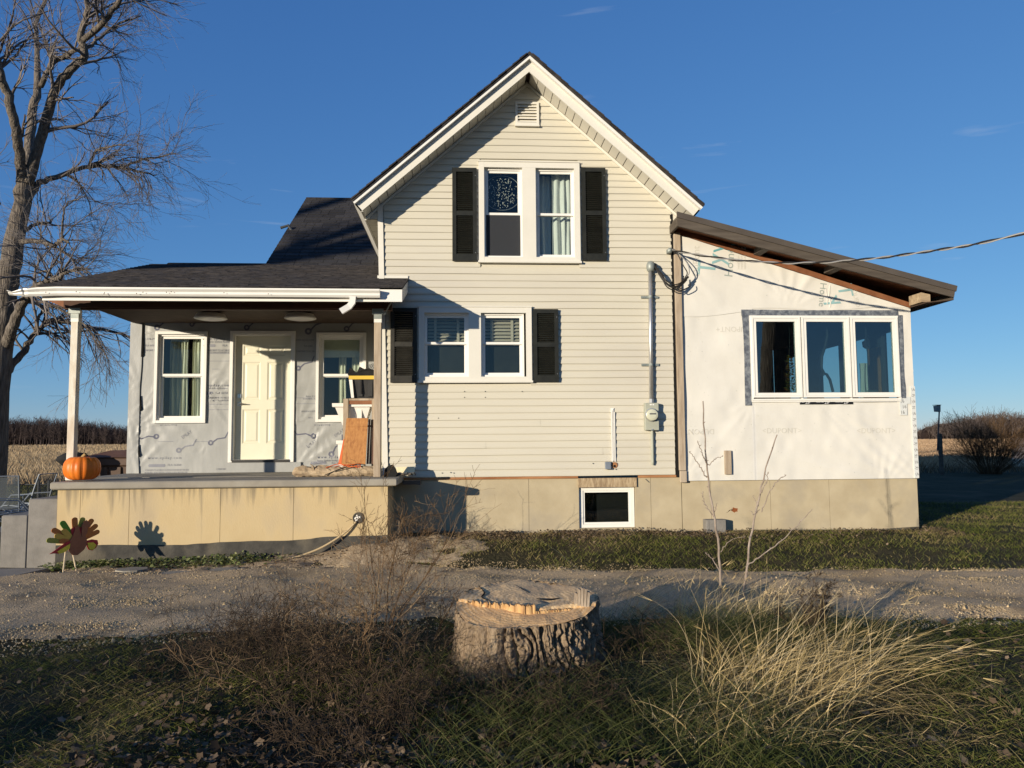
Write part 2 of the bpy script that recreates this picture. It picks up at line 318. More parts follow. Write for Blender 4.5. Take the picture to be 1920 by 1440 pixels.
def lettering(s, size, c, mat, parent, rot=0.0, normal='y', squash=1.0, space=1.0, name='lettering'):
    """flat print centred on c, on a wall that faces -Y ('y') or +X ('x'); rot turns it in the wall's plane"""
    cu = bpy.data.curves.new('print', 'FONT'); cu.body = s; cu.size = size; cu.align_x = 'CENTER'; cu.align_y = 'CENTER'; cu.space_character = space; cu.resolution_u = 2
    o = bpy.data.objects.new('print', cu); COL.objects.link(o)
    me = bpy.data.meshes.new_from_object(o.evaluated_get(bpy.context.evaluated_depsgraph_get())); bpy.data.objects.remove(o); bpy.data.curves.remove(cu)
    me.materials.clear(); me.materials.append(mat)
    base = Matrix(((1, 0, 0, 0), (0, 0, -1, 0), (0, 1, 0, 0), (0, 0, 0, 1))) if normal == 'y' else Matrix(((0, 0, 1, 0), (1, 0, 0, 0), (0, 1, 0, 0), (0, 0, 0, 1)))
    me.transform(Matrix.Translation(Vector([float(k) for k in c])) @ base @ Matrix.Rotation(rot, 4, 'Z') @ Matrix.Diagonal((squash, 1, 1, 1)))
    return link(name, me, parent)

def np_mesh(name, V, Fq, mats, tint=None, smooth=False):
    """vertices (N,3), faces (M,3 or 4) as arrays, with an optional per-vertex tint"""
    V = np.ascontiguousarray(V, np.float32); Fq = np.ascontiguousarray(Fq, np.int32); k = Fq.shape[1]
    me = bpy.data.meshes.new(name); me.vertices.add(len(V)); me.vertices.foreach_set('co', V.ravel())
    me.loops.add(Fq.size); me.loops.foreach_set('vertex_index', Fq.ravel()); me.polygons.add(len(Fq))
    me.polygons.foreach_set('loop_start', np.arange(0, Fq.size, k, dtype=np.int32)); me.polygons.foreach_set('loop_total', np.full(len(Fq), k, np.int32))
    if smooth: me.polygons.foreach_set('use_smooth', np.ones(len(Fq), bool))
    if tint is not None:
        at_ = me.attributes.new('tint', 'FLOAT', 'POINT'); at_.data.foreach_set('value', np.ascontiguousarray(tint, np.float32))
    for m in (mats if isinstance(mats, (list, tuple)) else [mats]): me.materials.append(m)
    me.update(calc_edges=True); return me

def unit(a): return a / (np.linalg.norm(a, axis=-1, keepdims=True) + 1e-12)

def blades(B, D, L, W, bend, tint, segs=3, rng=RNG, face=None):
    """tapering strips: root B, direction D, length L, width W, tip bent along the vectors 'bend'"""
    N = len(B); t = np.linspace(0, 1, segs + 1)[None, :, None]
    P = B[:, None] + unit(D)[:, None] * (L[:, None, None] * t) + bend[:, None] * (L[:, None, None] * t ** 2)
    side = unit(np.cross(D, rng.normal(size=(N, 3)) if face is None else face))
    wd = (W[:, None, None] * (1 - .92 * t ** 1.6)) * .5
    V = np.stack([P - side[:, None] * wd, P + side[:, None] * wd], 2).reshape(-1, 3)
    b = (np.arange(N) * (segs + 1) * 2)[:, None] + (np.arange(segs) * 2)[None]; b = b.ravel()
    return V, np.stack([b, b + 1, b + 3, b + 2], 1), np.repeat(tint, (segs + 1) * 2)

def tubes(P, Rd, sides=3, tint=None):
    """many thin limbs at once: paths (N,K,3) with radii (N,K)"""
    N, K, _ = P.shape; T = unit(np.gradient(P, axis=1))
    ref = np.where(np.abs(T[:, :1, 2:3]) < .9, np.array([0, 0, 1.0]), np.array([1.0, 0, 0])); u = unit(np.cross(T, np.broadcast_to(ref, T.shape))); v = np.cross(T, u)
    a = np.arange(sides) * 2 * math.pi / sides
    V = P[:, :, None] + Rd[:, :, None, None] * (np.cos(a)[None, None, :, None] * u[:, :, None] + np.sin(a)[None, None, :, None] * v[:, :, None])
    base = (np.arange(N) * K * sides)[:, None, None] + (np.arange(K - 1) * sides)[None, :, None]; k = np.arange(sides)[None, None]; k2 = (k + 1) % sides
    Fq = np.stack([base + k, base + k2, base + sides + k2, base + sides + k], -1).reshape(-1, 4)
    return V.reshape(-1, 3), Fq, None if tint is None else np.repeat(tint, K * sides)

def sprout(P, Rd, m, L, ang, rng, wig=.25, lift=0.0, tmin=.2, rfac=.6, K=6, rmin=.002):
    """children of the limbs P: m per limb, lengths L=(lo,hi), leaving at about 'ang'"""
    N, KP, _ = P.shape; idx = np.repeat(np.arange(N), m); t = rng.uniform(tmin, .98, N * m) * (KP - 1); i = np.minimum(t.astype(int), KP - 2); fr = (t - i)[:, None]
    A, Bp = P[idx, i], P[idx, i + 1]; base = A * (1 - fr) + Bp * fr; tan = unit(Bp - A); r0 = (Rd[idx, i] * (1 - fr[:, 0]) + Rd[idx, i + 1] * fr[:, 0]) * rfac
    per = unit(np.cross(tan, rng.normal(size=tan.shape))); a = rng.uniform(ang * .6, ang * 1.3, len(idx))[:, None]
    d = unit(np.cos(a) * tan + np.sin(a) * per); ln = rng.uniform(L[0], L[1], len(idx))[:, None] / (K - 1)
    out_ = [base]
    for k in range(K - 1):
        d = unit(d + rng.normal(size=d.shape) * wig + np.array([0, 0, lift])); out_.append(out_[-1] + d * ln)
    Q = np.stack(out_, 1); rr = np.maximum(r0, rmin)[:, None] * np.linspace(1, .35, K)[None]
    return Q, np.maximum(rr, rmin)

def join_np(parts):
    V, Fq, T, k = [], [], [], 0
    for v, f, t in parts:
        V.append(v); Fq.append(f + k); k += len(v); T.append(t if t is not None else np.full(len(v), .5))
    return np.concatenate(V), np.concatenate(Fq), np.concatenate(T)

# ------------------------------------------------------------------ the ground
def sm(x, a, b): t = np.clip((x - a) / (b - a), 0, 1); return t * t * (3 - 2 * t)
_tab = RNG.normal(size=(64, 64))
def vnoise(x, y, s):
    x, y = np.asarray(x, float) * s, np.asarray(y, float) * s; xi, yi = np.floor(x).astype(int), np.floor(y).astype(int); fx, fy = x - xi, y - yi
    fx, fy = fx * fx * (3 - 2 * fx), fy * fy * (3 - 2 * fy); g = lambda a, b: _tab[a % 64, b % 64]
    return (g(xi, yi) * (1 - fx) + g(xi + 1, yi) * fx) * (1 - fy) + (g(xi, yi + 1) * (1 - fx) + g(xi + 1, yi + 1) * fx) * fy
def height(x, y):
    x, y = np.asarray(x, float), np.asarray(y, float)
    g = np.interp(x, [-7, -5, -3.5, -1.9, -1.0, .3, 7, 12], [-.05, -.06, -.03, .05, .19, .165, .14, .13])
    h = g * sm(y, np.interp(x, [-5, -1.5, 0, 8], [-1.9, -2.0, -2.5, -2.8]), np.interp(x, [-5, -1.5, 0, 8], [-1.0, -.9, -.9, -.9]))
    d = np.hypot(x, y + 11); h = h * (1 - sm(d, 22, 40)) + np.clip(d - 42, 0, 420) * .0042 * np.where(x < 0, 1.15, .9)
    near = 1 - sm(d, 14, 30)
    h = h + near * (.012 * vnoise(x, y, 1.7) + .006 * vnoise(x, y, 5.1)) + (1 - near) * .02 * vnoise(x, y, .4)
    h = h + near * sm(y, -3.1, -2.3) * (1 - sm(y, -.35, -.05)) * sm(x, -1.0, -.2) * (.022 * vnoise(x, y, 2.6) + .010 * vnoise(x + 3, y, 7.0))
    verge = sm(-y, 4.9, 5.6) * (1 - sm(-y, 8, 11)); h = h + verge * (.015 + .02 * vnoise(x + 9, y, 2.2)) * near
    return h

def axis(lo, hi, step, far, grow=1.28):
    a = list(np.arange(lo, hi + 1e-6, step)); s = step
    while a[-1] < far: s *= grow; a.append(a[-1] + s)
    s = step
    while a[0] > -far: s *= grow; a.insert(0, a[0] - s)
    return np.array(a)
def sheet(name, xs, ys, mat, zoff=0.0, zf=height):
    X, Y = np.meshgrid(xs, ys); Z = zf(X, Y) + zoff; V = np.stack([X, Y, Z], -1).reshape(-1, 3); nx = len(xs)
    i = (np.arange(len(ys) - 1)[:, None] * nx + np.arange(nx - 1)[None]).ravel()
    return np_mesh(name, V, np.stack([i, i + 1, i + nx + 1, i + nx], 1), mat, smooth=True)

m_lawn = M('lawn_soil', (.035, .034, .016), (.062, .052, .028), scale=3, rough=.95, bump=1.0, bscale=26, c3=(.095, .07, .042), s3=.8, dist=.04, spec=.1)
m_field = M('harvested_field', (.40, .27, .16), (.50, .34, .21), scale=.16, rough=.95, stretch=(.12, 1, 1), detail=9, spec=.05, c3=(.20, .125, .075), s3=.03)
m_cornfield = M('corn_field_soil', (.20, .145, .085), (.32, .24, .14), scale=1.4, rough=.95, stretch=(.3, 1, 1), detail=8, spec=.05)
m_drive = M('gravel', (.34, .25, .15), (.58, .44, .275), scale=85, rough=.95, bump=1.0, bscale=80, c3=(.25, .185, .11), s3=1.3, detail=4, spec=.1, dist=.010, lo=.40, hi=.60)
m_bed = M('dry_bed_soil', (.30, .225, .14), (.50, .385, .25), scale=18, rough=.95, bump=1.0, bscale=45, detail=8, spec=.08, dist=.02)
g = link('ground', sheet('ground', axis(-13, 13, .13, 3500), axis(-13, 6, .11, 3500), m_lawn)); g['kind'] = 'structure'
g = link('harvested_field', sheet('harvested_field', np.concatenate([np.linspace(-4, 120, 40), np.geomspace(125, 2400, 22)]),
     np.concatenate([np.linspace(26, 120, 40), np.geomspace(125, 2600, 22)]), m_field, .04)); g['kind'] = 'structure'
g = link('corn_field', sheet('corn_field', -np.concatenate([np.linspace(4.1, 120, 40), np.geomspace(125, 2400, 22)])[::-1], np.concatenate([np.linspace(25, 120, 40), np.geomspace(125, 2600, 22)]), m_cornfield, .05)); g['kind'] = 'structure'

DX = [-40, -14, -6, -3.1, -1, 1.5, 4, 6, 14, 40]
D_LO = [-9, -6.4, -5.55, -5.15, -4.75, -4.85, -5.15, -5.2, -5.6, -7]
D_HI = [-1.5, -1.6, -1.75, -1.95, -1.75, -2.50, -2.78, -3.0, -3.4, -4.5]
def drive_edges(x): return np.interp(x, DX, D_LO), np.interp(x, DX, D_HI)
xs = np.concatenate([np.linspace(-40, -9, 40), np.arange(-8.8, 9, .1), np.linspace(9.2, 40, 40)]); lo, hi = drive_edges(xs)
lo = lo + .15 * vnoise(xs, 0 * xs, 1.3) + .09 * vnoise(xs, 0 * xs + 7, 4); hi = hi + .10 * vnoise(xs, 0 * xs + 3, 1.1) + .05 * vnoise(xs, 0 * xs + 5, 5)
tt = np.linspace(0, 1, 42); Yg = lo[None] + (hi - lo)[None] * tt[:, None]; Xg = np.broadcast_to(xs[None], Yg.shape)
cr_ = (.018 * np.sin(np.clip(tt, 0, 1) * math.pi))[:, None] + .009 * np.clip(vnoise(Xg, Yg, 1.5), -1, 1) - .016 * np.exp(-((tt - .30) / .09) ** 2)[:, None] - .016 * np.exp(-((tt - .74) / .09) ** 2)[:, None]
edge = np.minimum(1, np.minimum(tt, 1 - tt) * 9)[:, None]
Zg = height(Xg, Yg) + .004 + .05 * edge + cr_ * edge
i = (np.arange(41)[:, None] * len(xs) + np.arange(len(xs) - 1)[None]).ravel(); n_ = len(xs)
g = link('gravel_drive', np_mesh('gravel_drive', np.stack([Xg, Yg, Zg], -1).reshape(-1, 3), np.stack([i, i + 1, i + n_ + 1, i + n_], 1), m_drive, smooth=True)); g['kind'] = 'structure'
def drive_z(x, y):
    lo, hi = drive_edges(x); t = np.clip((y - lo) / (hi - lo), 0, 1)
    return height(x, y) + .012 + np.minimum(1, np.minimum(t, 1 - t) * 9) * (.018 * np.sin(t * math.pi) - .016 * np.exp(-((t - .30) / .09) ** 2) - .016 * np.exp(-((t - .74) / .09) ** 2) + .009 * np.clip(vnoise(x, y, 1.5), -1, 1) + .038)
# strip of dry soil along the foot of the porch wall
def bedmask(x, y):
    e = .22 * vnoise(x, y, 1.6) + .10 * vnoise(x, y, 5.0); return sm(x + e, -5.12, -4.85) * (1 - sm(x + 1.8 * e, -.2, .75)) * sm(y + e, -2.2, -1.85) * np.where(x > -.95, 1 - sm(y + .3 * e, -.55, -.2), 1)
bx_ = np.arange(-5.3, 1.4, .055); by_ = np.arange(-2.4, -.1, .055)
g = link('soil_bed', sheet('soil_bed', bx_, by_, m_bed, .022, lambda x, y: height(x, y) + .018 * np.clip(vnoise(x, y, 3), -.6, 1) + .008 * vnoise(x, y, 11) - .075 * (1 - bedmask(x, y)))); g['kind'] = 'structure'

# loose stones on the drive
N = 150000; sx = RNG.uniform(-6.2, 7.6, N); lo, hi = drive_edges(sx); sv = RNG.normal(.5, .33, N); sv = np.where((sv < -.10) | (sv > 1.10), RNG.uniform(.1, .9, N), sv); sy = lo + (hi - lo) * sv; sr = (RNG.gamma(3.0, .0011, N) + .0028) * (1 + 1.3 * (RNG.uniform(0, 1, N) < .02))
q5 = np.array([[1, 0, -.3], [0, 1, -.3], [-1, 0, -.3], [0, -1, -.3], [0, 0, 1]], float); f5 = np.array([[0, 1, 4], [1, 2, 4], [2, 3, 4], [3, 0, 4]])
ra = RNG.uniform(0, 6.283, N); jit = q5[None] * RNG.uniform(.6, 1.3, (N, 5, 1)); jit[:, 4, :2] += RNG.normal(size=(N, 2)) * .35; jit = np.stack([jit[..., 0] * np.cos(ra)[:, None] - jit[..., 1] * np.sin(ra)[:, None], jit[..., 0] * np.sin(ra)[:, None] + jit[..., 1] * np.cos(ra)[:, None], jit[..., 2] * 1.1], -1)
f8 = np.array([[0, 1, 4], [1, 2, 4], [2, 3, 4], [3, 0, 4], [1, 0, 5], [2, 1, 5], [3, 2, 5], [0, 3, 5]])
V = np.stack([sx, sy, np.where((sv < 0) | (sv > 1), height(sx, sy) + .004, drive_z(sx, sy))], -1)[:, None] + jit * sr[:, None, None]
m_stone = leafy('loose_stone', [(.30, .21, .10), (.50, .365, .19), (.62, .465, .265), (.70, .575, .39)], .9, 0)
g = link('loose_gravel', np_mesh('loose_gravel', V.reshape(-1, 3), (f5[None] + (np.arange(N) * 5)[:, None, None]).reshape(-1, 3), m_stone, np.repeat(np.clip(.42 + .14 * vnoise(sx, sy, .9) + RNG.normal(size=N) * .17, 0, 1), 5)))
tag(g, 'loose pale stones scattered over the gravel drive', 'gravel', kind='stuff')

# ------------------------------------------------------------------ the house
HOUSE = thing('farmhouse', 'cream sided gable farmhouse with grey wrapped porch wing and white wrapped sunroom', 'house', (1.0, .1, .15))
YW = 1.60                                  # depth of the grey wrapped porch wall
ZB, EXP = .992, .1040                      # foot of the siding, height of one course
SL = (7.03 - 5.05) / 2.25                  # slope of the gable
xl = lambda z: -1.157 + (min(z, 5.05) - 1.0) * (-.098 / 4.05) if z <= 5.05 else -1.255 + (z - 5.05) / SL
xr = lambda z: 3.160 + (min(z, 5.05) - 1.0) * (.025 / 4.05) if z <= 5.05 else 3.19 - (z - 5.05) / ((7.03 - 5.05) / 2.19)
UPW = (.252, 1.782, 4.168, 5.715); LOW = (-.640, 1.030, 2.372, 3.498)   # outer edges of the two window casings
hole = lambda b, e=.055: [(b[0] + e, b[2] + e), (b[0] + e, b[3] - e), (b[1] - e, b[3] - e), (b[1] - e, b[2] + e)]
BSM = (1.735, 2.535, .235, .815)

mb = MB(); mb.prism([(-1.15, .99), (3.155, .99), (3.185, 5.05), (1.0, 7.02), (-1.25, 5.05)], .012, .13, holes=[hole(UPW), hole(LOW)])
mb.prism([(-1.15, .99), (3.15, .99), (3.15, 5.0), (1.0, 6.9), (-1.2, 5.0)], 8.0, 8.12)
mb.box(-1.2, -1.08, .13, 8.0, .99, 5.0); mb.box(3.05, 3.17, .13, 8.0, .99, 5.0)
part('wall', mb, m_siding, HOUSE)
# floors and dark rooms behind the gable windows
for (a, b, c, d) in (UPW, LOW):
    mb = MB(); X0, X1, Z0, Z1, Yb = (.12, 1.92, c - .5, d + .15, 3.2) if c > 4 else (-1.0, 3.0, c - .55, d + .35, 3.2)
    mb.quad((X0, Yb, Z0), (X1, Yb, Z0), (X1, Yb, Z1), (X0, Yb, Z1)); mb.quad((X0, .14, Z0), (X0, Yb, Z0), (X0, Yb, Z1), (X0, .14, Z1)); mb.quad((X1, .14, Z0), (X1, Yb, Z0), (X1, Yb, Z1), (X1, .14, Z1))
    mb.quad((X0, .14, Z0), (X1, .14, Z0), (X1, Yb, Z0), (X0, Yb, Z0)); mb.quad((X0, .14, Z1), (X1, .14, Z1), (X1, Yb, Z1), (X0, Yb, Z1)); part('room', mb, m_room, HOUSE)

# siding, one object for each board
prof = [(-.0105, -.002), (-.0140, .004), (-.0130, .030), (-.0095, .050), (-.0040, .070), (-.0005, .104), (.004, .116)]   # (y, height) from the drip edge upwards
def plank(x0b, x1b, x0t, x1t, z, k):
    n = max(2, int((x1b - x0b) / .28) + 1); t = np.linspace(0, 1, n + 1); rn = np.random.default_rng(k * 31 + int(abs(x0b) * 100))
    sag = .0030 * vnoise(t * (x1b - x0b) + x0b, t * 0 + k * 3.3, 1.1); out = .0026 * vnoise(t * (x1b - x0b) + x0b, t * 0 + k * 7.7, .9)
    vs = []
    for (y, dz) in prof:
        f = min(1, dz / EXP)
        for i in range(n + 1):
            vs.append((x0b + (x0t - x0b) * f + t[i] * ((x1b + (x1t - x1b) * f) - (x0b + (x0t - x0b) * f)), y + out[i] * (1 - f), z + dz + sag[i]))
    fs = [(j * (n + 1) + i, j * (n + 1) + i + 1, (j + 1) * (n + 1) + i + 1, (j + 1) * (n + 1) + i) for j in range(len(prof) - 1) for i in range(n)]
    m = MB(); m._add(vs, fs); part('siding_board', m, m_siding, HOUSE, smooth=False)
z, k = ZB, 0
while z < 6.93:
    zt = z + EXP; a0, a1, b0, b1 = xl(z), xl(zt), xr(z), xr(zt)
    if z < 5.03: a0 += .088; a1 += .088
    if z > 4.98: a1 = max(a1, a0); b1 = min(b1, b0)
    if z > 5.04: a0 -= .0; b0 += .0
    cuts = []
    for (wa, wb, wc, wd) in (UPW, LOW):
        if zt > wc + .03 and z < wd - .03: cuts.append((wa + .02, wb - .02))
    if not cuts:
        seam = RNG.random()
        if seam < .22 and b0 - a0 > 3.5:
            s = a0 + (b0 - a0) * RNG.uniform(.2, .8); plank(a0, s, a1, s, z, k); plank(s + .002, b0, s + .002, b1, z, k + 500)
        else: plank(a0, b0, a1, b1, z, k)
    else:
        plank(a0, cuts[0][0], a1, cuts[0][0], z, k); plank(cuts[0][1], b0, cuts[0][1], b1, z, k + 900)
    z += EXP; k += 1
# corner board on the left, trim under the rakes
mb = MB(); zs = (1.0, 3.93), (3.93, 5.03)
for (z0, z1) in ((1.02, 5.04),):
    mb.hexa([(xl(z0), -.034, z0), (xl(z0) + .078, -.034, z0), (xl(z0) + .078, .05, z0), (xl(z0), .05, z0), (xl(z1), -.034, z1), (xl(z1) + .078, -.034, z1), (xl(z1) + .078, .05, z1), (xl(z1), .05, z1)])
part('corner_board', mb, m_trim, HOUSE)

# gable roof: deck, drip edge, fascia and soffit panels
RYF, RYB = -.40, 8.25
LT, PK, RTp = np.array([-1.575, 4.965]), np.array([1.0, 7.215]), np.array([3.56, 4.945])
def strip(a, b, d0, d1):
    """band under the roof line a-b, between the offsets d0 and d1 measured square to it (apex cut plumb)"""
    a, b = (a, b) if a[0] < b[0] else (b, a); t = (b - a) / np.linalg.norm(b - a); n = np.array([t[1], -t[0]]) 
    def pt(p, d, apex):
        q = p + n * d
        return q + t * ((1.0 - q[0]) / t[0]) if apex else q
    ap_a = abs(a[0] - 1.0) < 1e-3; ap_b = abs(b[0] - 1.0) < 1e-3
    return [tuple(pt(a, d1, ap_a)), tuple(pt(b, d1, ap_b)), tuple(pt(b, d0, ap_b)), tuple(pt(a, d0, ap_a))]
for a in (LT, RTp):
    mb = MB(); mb.prism(strip(a, PK, -.012, .028), RYF - .075, RYB); rf = part('roof', mb, m_shingle2, HOUSE)
    mb = MB(); t_ = (PK - a) / np.linalg.norm(PK - a); L_ = np.linalg.norm(PK - a); nn = int(L_ / .14)
    for q in range(nn):                                             # ragged ends of the shingle courses along the rake
        p = a + t_ * (q * .14); mb.prism([tuple(p + (0, .0)), tuple(p + t_ * .145 * 1.0), tuple(p + t_ * .145 + (0, .018)), tuple(p + (0, .030))][::1 if t_[0] > 0 else -1], RYF - .088 - .006 * (q % 3), RYB)
    part('shingle_course', mb, m_shingle2, HOUSE)
    mb = MB(); mb.prism(strip(a, PK, .030, .068), RYF - .062, RYF + .02); part('drip_edge', mb, m_vinyl, HOUSE)
    mb = MB(); mb.prism(strip(a, PK, .069, .195), RYF, RYF + .025); part('fascia', mb, m_trim, HOUSE)
    mb = MB(); mb.prism(strip(a, PK, .188, .222), -.03, .0); part('rake_trim', mb, m_trim, HOUSE)
    # soffit: one panel after another up the slope
    n_p = 23 if a is RTp else 21; d = .180; tv = (PK - a) / L_; nv = np.array([abs(tv[1]), -abs(tv[0])]) * (1, 1); nv = np.array([tv[1], -tv[0]]) if tv[0] > 0 else np.array([-tv[1], tv[0]])
    if nv[1] > 0: nv = -nv
    pw = (L_ - .05) / n_p
    for q in range(n_p):
        s0, s1 = .01 + q * pw, .01 + (q + 1) * pw - .012; mb = MB(); pts = []
        for s, dd in ((s0, d), (s1, d), (s1, d - .014), (s0, d - .014)):
            p = a + tv * s + nv * dd; pts.append(p)
        if abs(pts[1][0] - 1.0) < .2 and (pts[1][0] - 1.0) * (a[0] - 1.0) < 0: continue
        lo_ = [(p[0], RYF + .026, p[1]) for p in pts]; hi_ = [(p[0], .002, p[1]) for p in pts]
        mb._add(lo_ + hi_, [(0, 1, 2, 3), (7, 6, 5, 4), (0, 4, 5, 1), (1, 5, 6, 2), (2, 6, 7, 3), (3, 7, 4, 0)]); part('soffit_panel', mb, m_soffit, HOUSE)
    mb = MB(); mb.prism(strip(a, PK, .150, .162), RYF + .026, .002); part('soffit_backing', mb, m_roofdark, HOUSE)
# eaves along both sides
for sx_, a in ((-1, LT), (1, RTp)):
    wx = -1.255 if sx_ < 0 else 3.19; ex = a[0] - sx_ * .03; tv = (PK - a) / np.linalg.norm(PK - a); nv = np.array([abs(tv[1]) * -sx_ * -1, -abs(tv[0])]); nv = np.array([tv[1], -tv[0]]) * (1 if tv[0] > 0 else -1)
    e1 = a + nv * .195; e0 = a + nv * .03
    mb = MB(); mb.hexa([(e1[0], RYF, e1[1]), (e1[0] - sx_ * .03, RYF, e1[1]), (e1[0] - sx_ * .03, RYB, e1[1]), (e1[0], RYB, e1[1]), (e0[0], RYF, e0[1]), (e0[0] - sx_ * .03, RYF, e0[1]), (e0[0] - sx_ * .03, RYB, e0[1]), (e0[0], RYB, e0[1])]); part('eave_fascia', mb, m_trim, HOUSE)
    x0, x1 = sorted((e1[0] - sx_ * .03, wx)); zz = e1[1] + .008
    for q in range(24):
        y = .004 + q * .345; mb = MB(); mb.box(x0, x1, y, y + .335, zz, zz + .012); part('soffit_panel', mb, m_soffit, HOUSE)
    tp = 5.05; xi = wx - sx_ * .002; part('eave_return', MB().prism([(x0, zz), (x1, zz), (x1, tp + .012), (x1 - .02, tp + .012)] if sx_ < 0 else [(x0, zz), (x1, zz), (x0 + .02, tp + .012), (x0, tp + .012)], -.004, .03), m_soffit, HOUSE)
    mb = MB(); mb.box(x0, x1, .0, RYB, zz + .016, zz + .022); part('soffit_backing', mb, m_roofdark, HOUSE)

# gable vent
vt = part('gable_vent', MB().prism([(.815, 6.300), (1.175, 6.300), (1.175, 6.660), (.815, 6.660)], -.042, .0, holes=[[(.850, 6.338), (.850, 6.625), (1.140, 6.625), (1.140, 6.338)]]), m_trim, HOUSE)
part('vent_back', MB().box(.85, 1.14, .001, .009, 6.338, 6.625), m_dark, vt)
for q in range(6):
    z0 = 6.346 + q * .047; part('slat', MB().hexa([(.851, -.036, z0), (1.139, -.036, z0), (1.139, -.008, z0 + .016), (.851, -.008, z0 + .016), (.851, -.036, z0 + .017), (1.139, -.036, z0 + .017), (1.139, -.008, z0 + .022), (.851, -.008, z0 + .022)]), m_trim, vt)
part('vent_sill', MB().box(.81, 1.18, -.055, -.0, 6.275, 6.298), m_trim, vt)

# windows --------------------------------------------------------
def frame(mb, x0, x1, z0, z1, w_, y0, y1, m=0, wb=None, wt=None):
    wb = wb or w_; wt = wt or w_
    mb.box(x0, x0 + w_, y0, y1, z0, z1, m); mb.box(x1 - w_, x1, y0, y1, z0, z1, m); mb.box(x0 + w_, x1 - w_, y0 + .0015, y1, z0, z0 + wb, m); mb.box(x0 + w_, x1 - w_, y0 + .0015, y1, z1 - wt, z1, m); return mb
def folds(x0, x1, z0, z1, y, n, amp=.025, m=None, name='curtain', parent=None, gather=0):
    k = n * 6; t = np.linspace(0, 1, k + 1); X = x0 + (x1 - x0) * (t + .012 * np.sin(t * 23)); Yv = y + amp * np.sin(t * n * 2 * math.pi + .8 * np.sin(t * 9)) + amp * .4 * np.sin(t * n * 5.3)
    vs = []
    for j in range(7):
        f = j / 6; xx = X * (1 - gather * f * (1 - f)) + (x0 if gather else 0) * gather * f * (1 - f) * 1.0; vs += [(xx[i], Yv[i] + .012 * math.sin(i * .7 + j), z0 + (z1 - z0) * f) for i in range(k + 1)]
    fs = [(j * (k + 1) + i, j * (k + 1) + i + 1, (j + 1) * (k + 1) + i + 1, (j + 1) * (k + 1) + i) for j in range(6) for i in range(k)]
    mm = MB(); mm._add(vs, fs); return part(name, mm, m, parent, smooth=True)
def hung_window(win, x0, x1, z0, z1, zr, y, screen=False, rail=.036):
    """double hung unit: jambs, an upper sash set outside the lower one, their panes"""
    part('jamb', frame(MB(), x0, x1, z0, z1, .028, y, y + .10, wb=.03), m_vinyl, win)
    f = frame(MB(), x0 + .028, x1 - .028, zr - .002, z1 - .028, rail, y + .022, y + .05); part('upper_sash', f, m_vinyl, win)
    part('pane', MB().box(x0 + .028 + rail - .004, x1 - .028 - rail + .004, y + .034, y + .038, zr + .02, z1 - .05), m_glass, win)
    f = frame(MB(), x0 + .029, x1 - .029, z0 + .03, zr + .028, rail, y + .052, y + .082); part('lower_sash', f, m_vinyl, win)
    part('pane', MB().box(x0 + .028 + rail - .004, x1 - .028 - rail + .004, y + .064, y + .068, z0 + .05, zr + .01), m_glass, win)
    if screen: part('insect_screen', MB().box(x0 + .03, x1 - .03, y + .028, y + .030, z0 + .032, zr - .004), m_screen, win)
def gable_window(b, units, zr, label, screens):
    x0, x1, z0, z1 = b; w_ = .082; yf = -.050
    mb = MB(); frame(mb, x0, x1, z0 + .03, z1, w_, yf, .012, wt=.085, wb=.06)
    for (a, c) in zip(units[:-1], units[1:]): mb.box(a[1], c[0], yf + .004, .012, z0 + .09, z1 - .085)
    win = part('window', mb, m_trim, HOUSE, label)
    part('sill', MB().box(x0 - .012, x1 + .012, yf - .022, .012, z0, z0 + .030), m_trim, win)
    part('head_cap', MB().box(x0 - .006, x1 + .006, yf - .012, .012, z1, z1 + .014), m_trim, win)
    for u, s in zip(units, screens): hung_window(win, u[0], u[1], z0 + .09, z1 - .085, zr, .012, s)
    return win
g1, g2 = at(906, 320, 0)[0], at(979, 320, 0)[0]; g3, g4 = at(1003, 320, 0)[0], at(1077, 320, 0)[0]
wu = gable_window(UPW, [(g1 + .01, g2 - .004), (g3 + .004, g4 + .006)], at(960, 402, 0)[2], 'upper double window with a beaded disc in one half and white curtains in the other', (True, False))
folds(g3 + .28, g4 - .03, UPW[2] + .1, UPW[3] - .1, .22, 3, .026, m_curtain2, parent=wu)
folds(g3 + .05, g3 + .27, UPW[2] + .1, UPW[3] - .1, .30, 2, .02, m_curtain2, parent=wu)
part('shade', MB().box(g3 + .04, g4 - .03, .36, .365, 4.95, UPW[3] - .1), m_curtain, wu)
h1, h2, h3, h4 = at(794, 590, 0)[0], at(879, 590, 0)[0], at(901, 590, 0)[0], at(981, 590, 0)[0]
wl = gable_window(LOW, [(h1 - .01, h2 - .004), (h3 + .004, h4 + .01)], at(900, 645, 0)[2], 'lower double window with slatted blinds behind the upper panes', (False, False))
for (a, b) in ((h1, h2), (h3, h4)):
    mb = MB(); zr = at(900, 645, 0)[2]; zz = zr + .06
    while zz < LOW[3] - .12:
        mb.hexa([(a + .06, .150, zz), (b - .05, .150, zz), (b - .05, .154, zz - .003), (a + .06, .154, zz - .003), (a + .06, .185, zz + .040), (b - .05, .185, zz + .040), (b - .05, .189, zz + .037), (a + .06, .189, zz + .037)]); zz += .052
    mb.box(a + .06, b - .05, .15, .19, zr + .02, zr + .05); bl = part('blind', mb, m_blind, wl)
    part('ladder_tape', MB().box(a + .15, a + .19, .143, .146, zr + .02, LOW[3] - .1).box(b - .18, b - .14, .143, .146, zr + .02, LOW[3] - .1), m_blind, wl)
    part('screen_cloth', MB().box(a + .09 if a is h1 else a + .05, b - .05, .16, .163, LOW[2] + .1, zr + .0), m_shutter, wl)
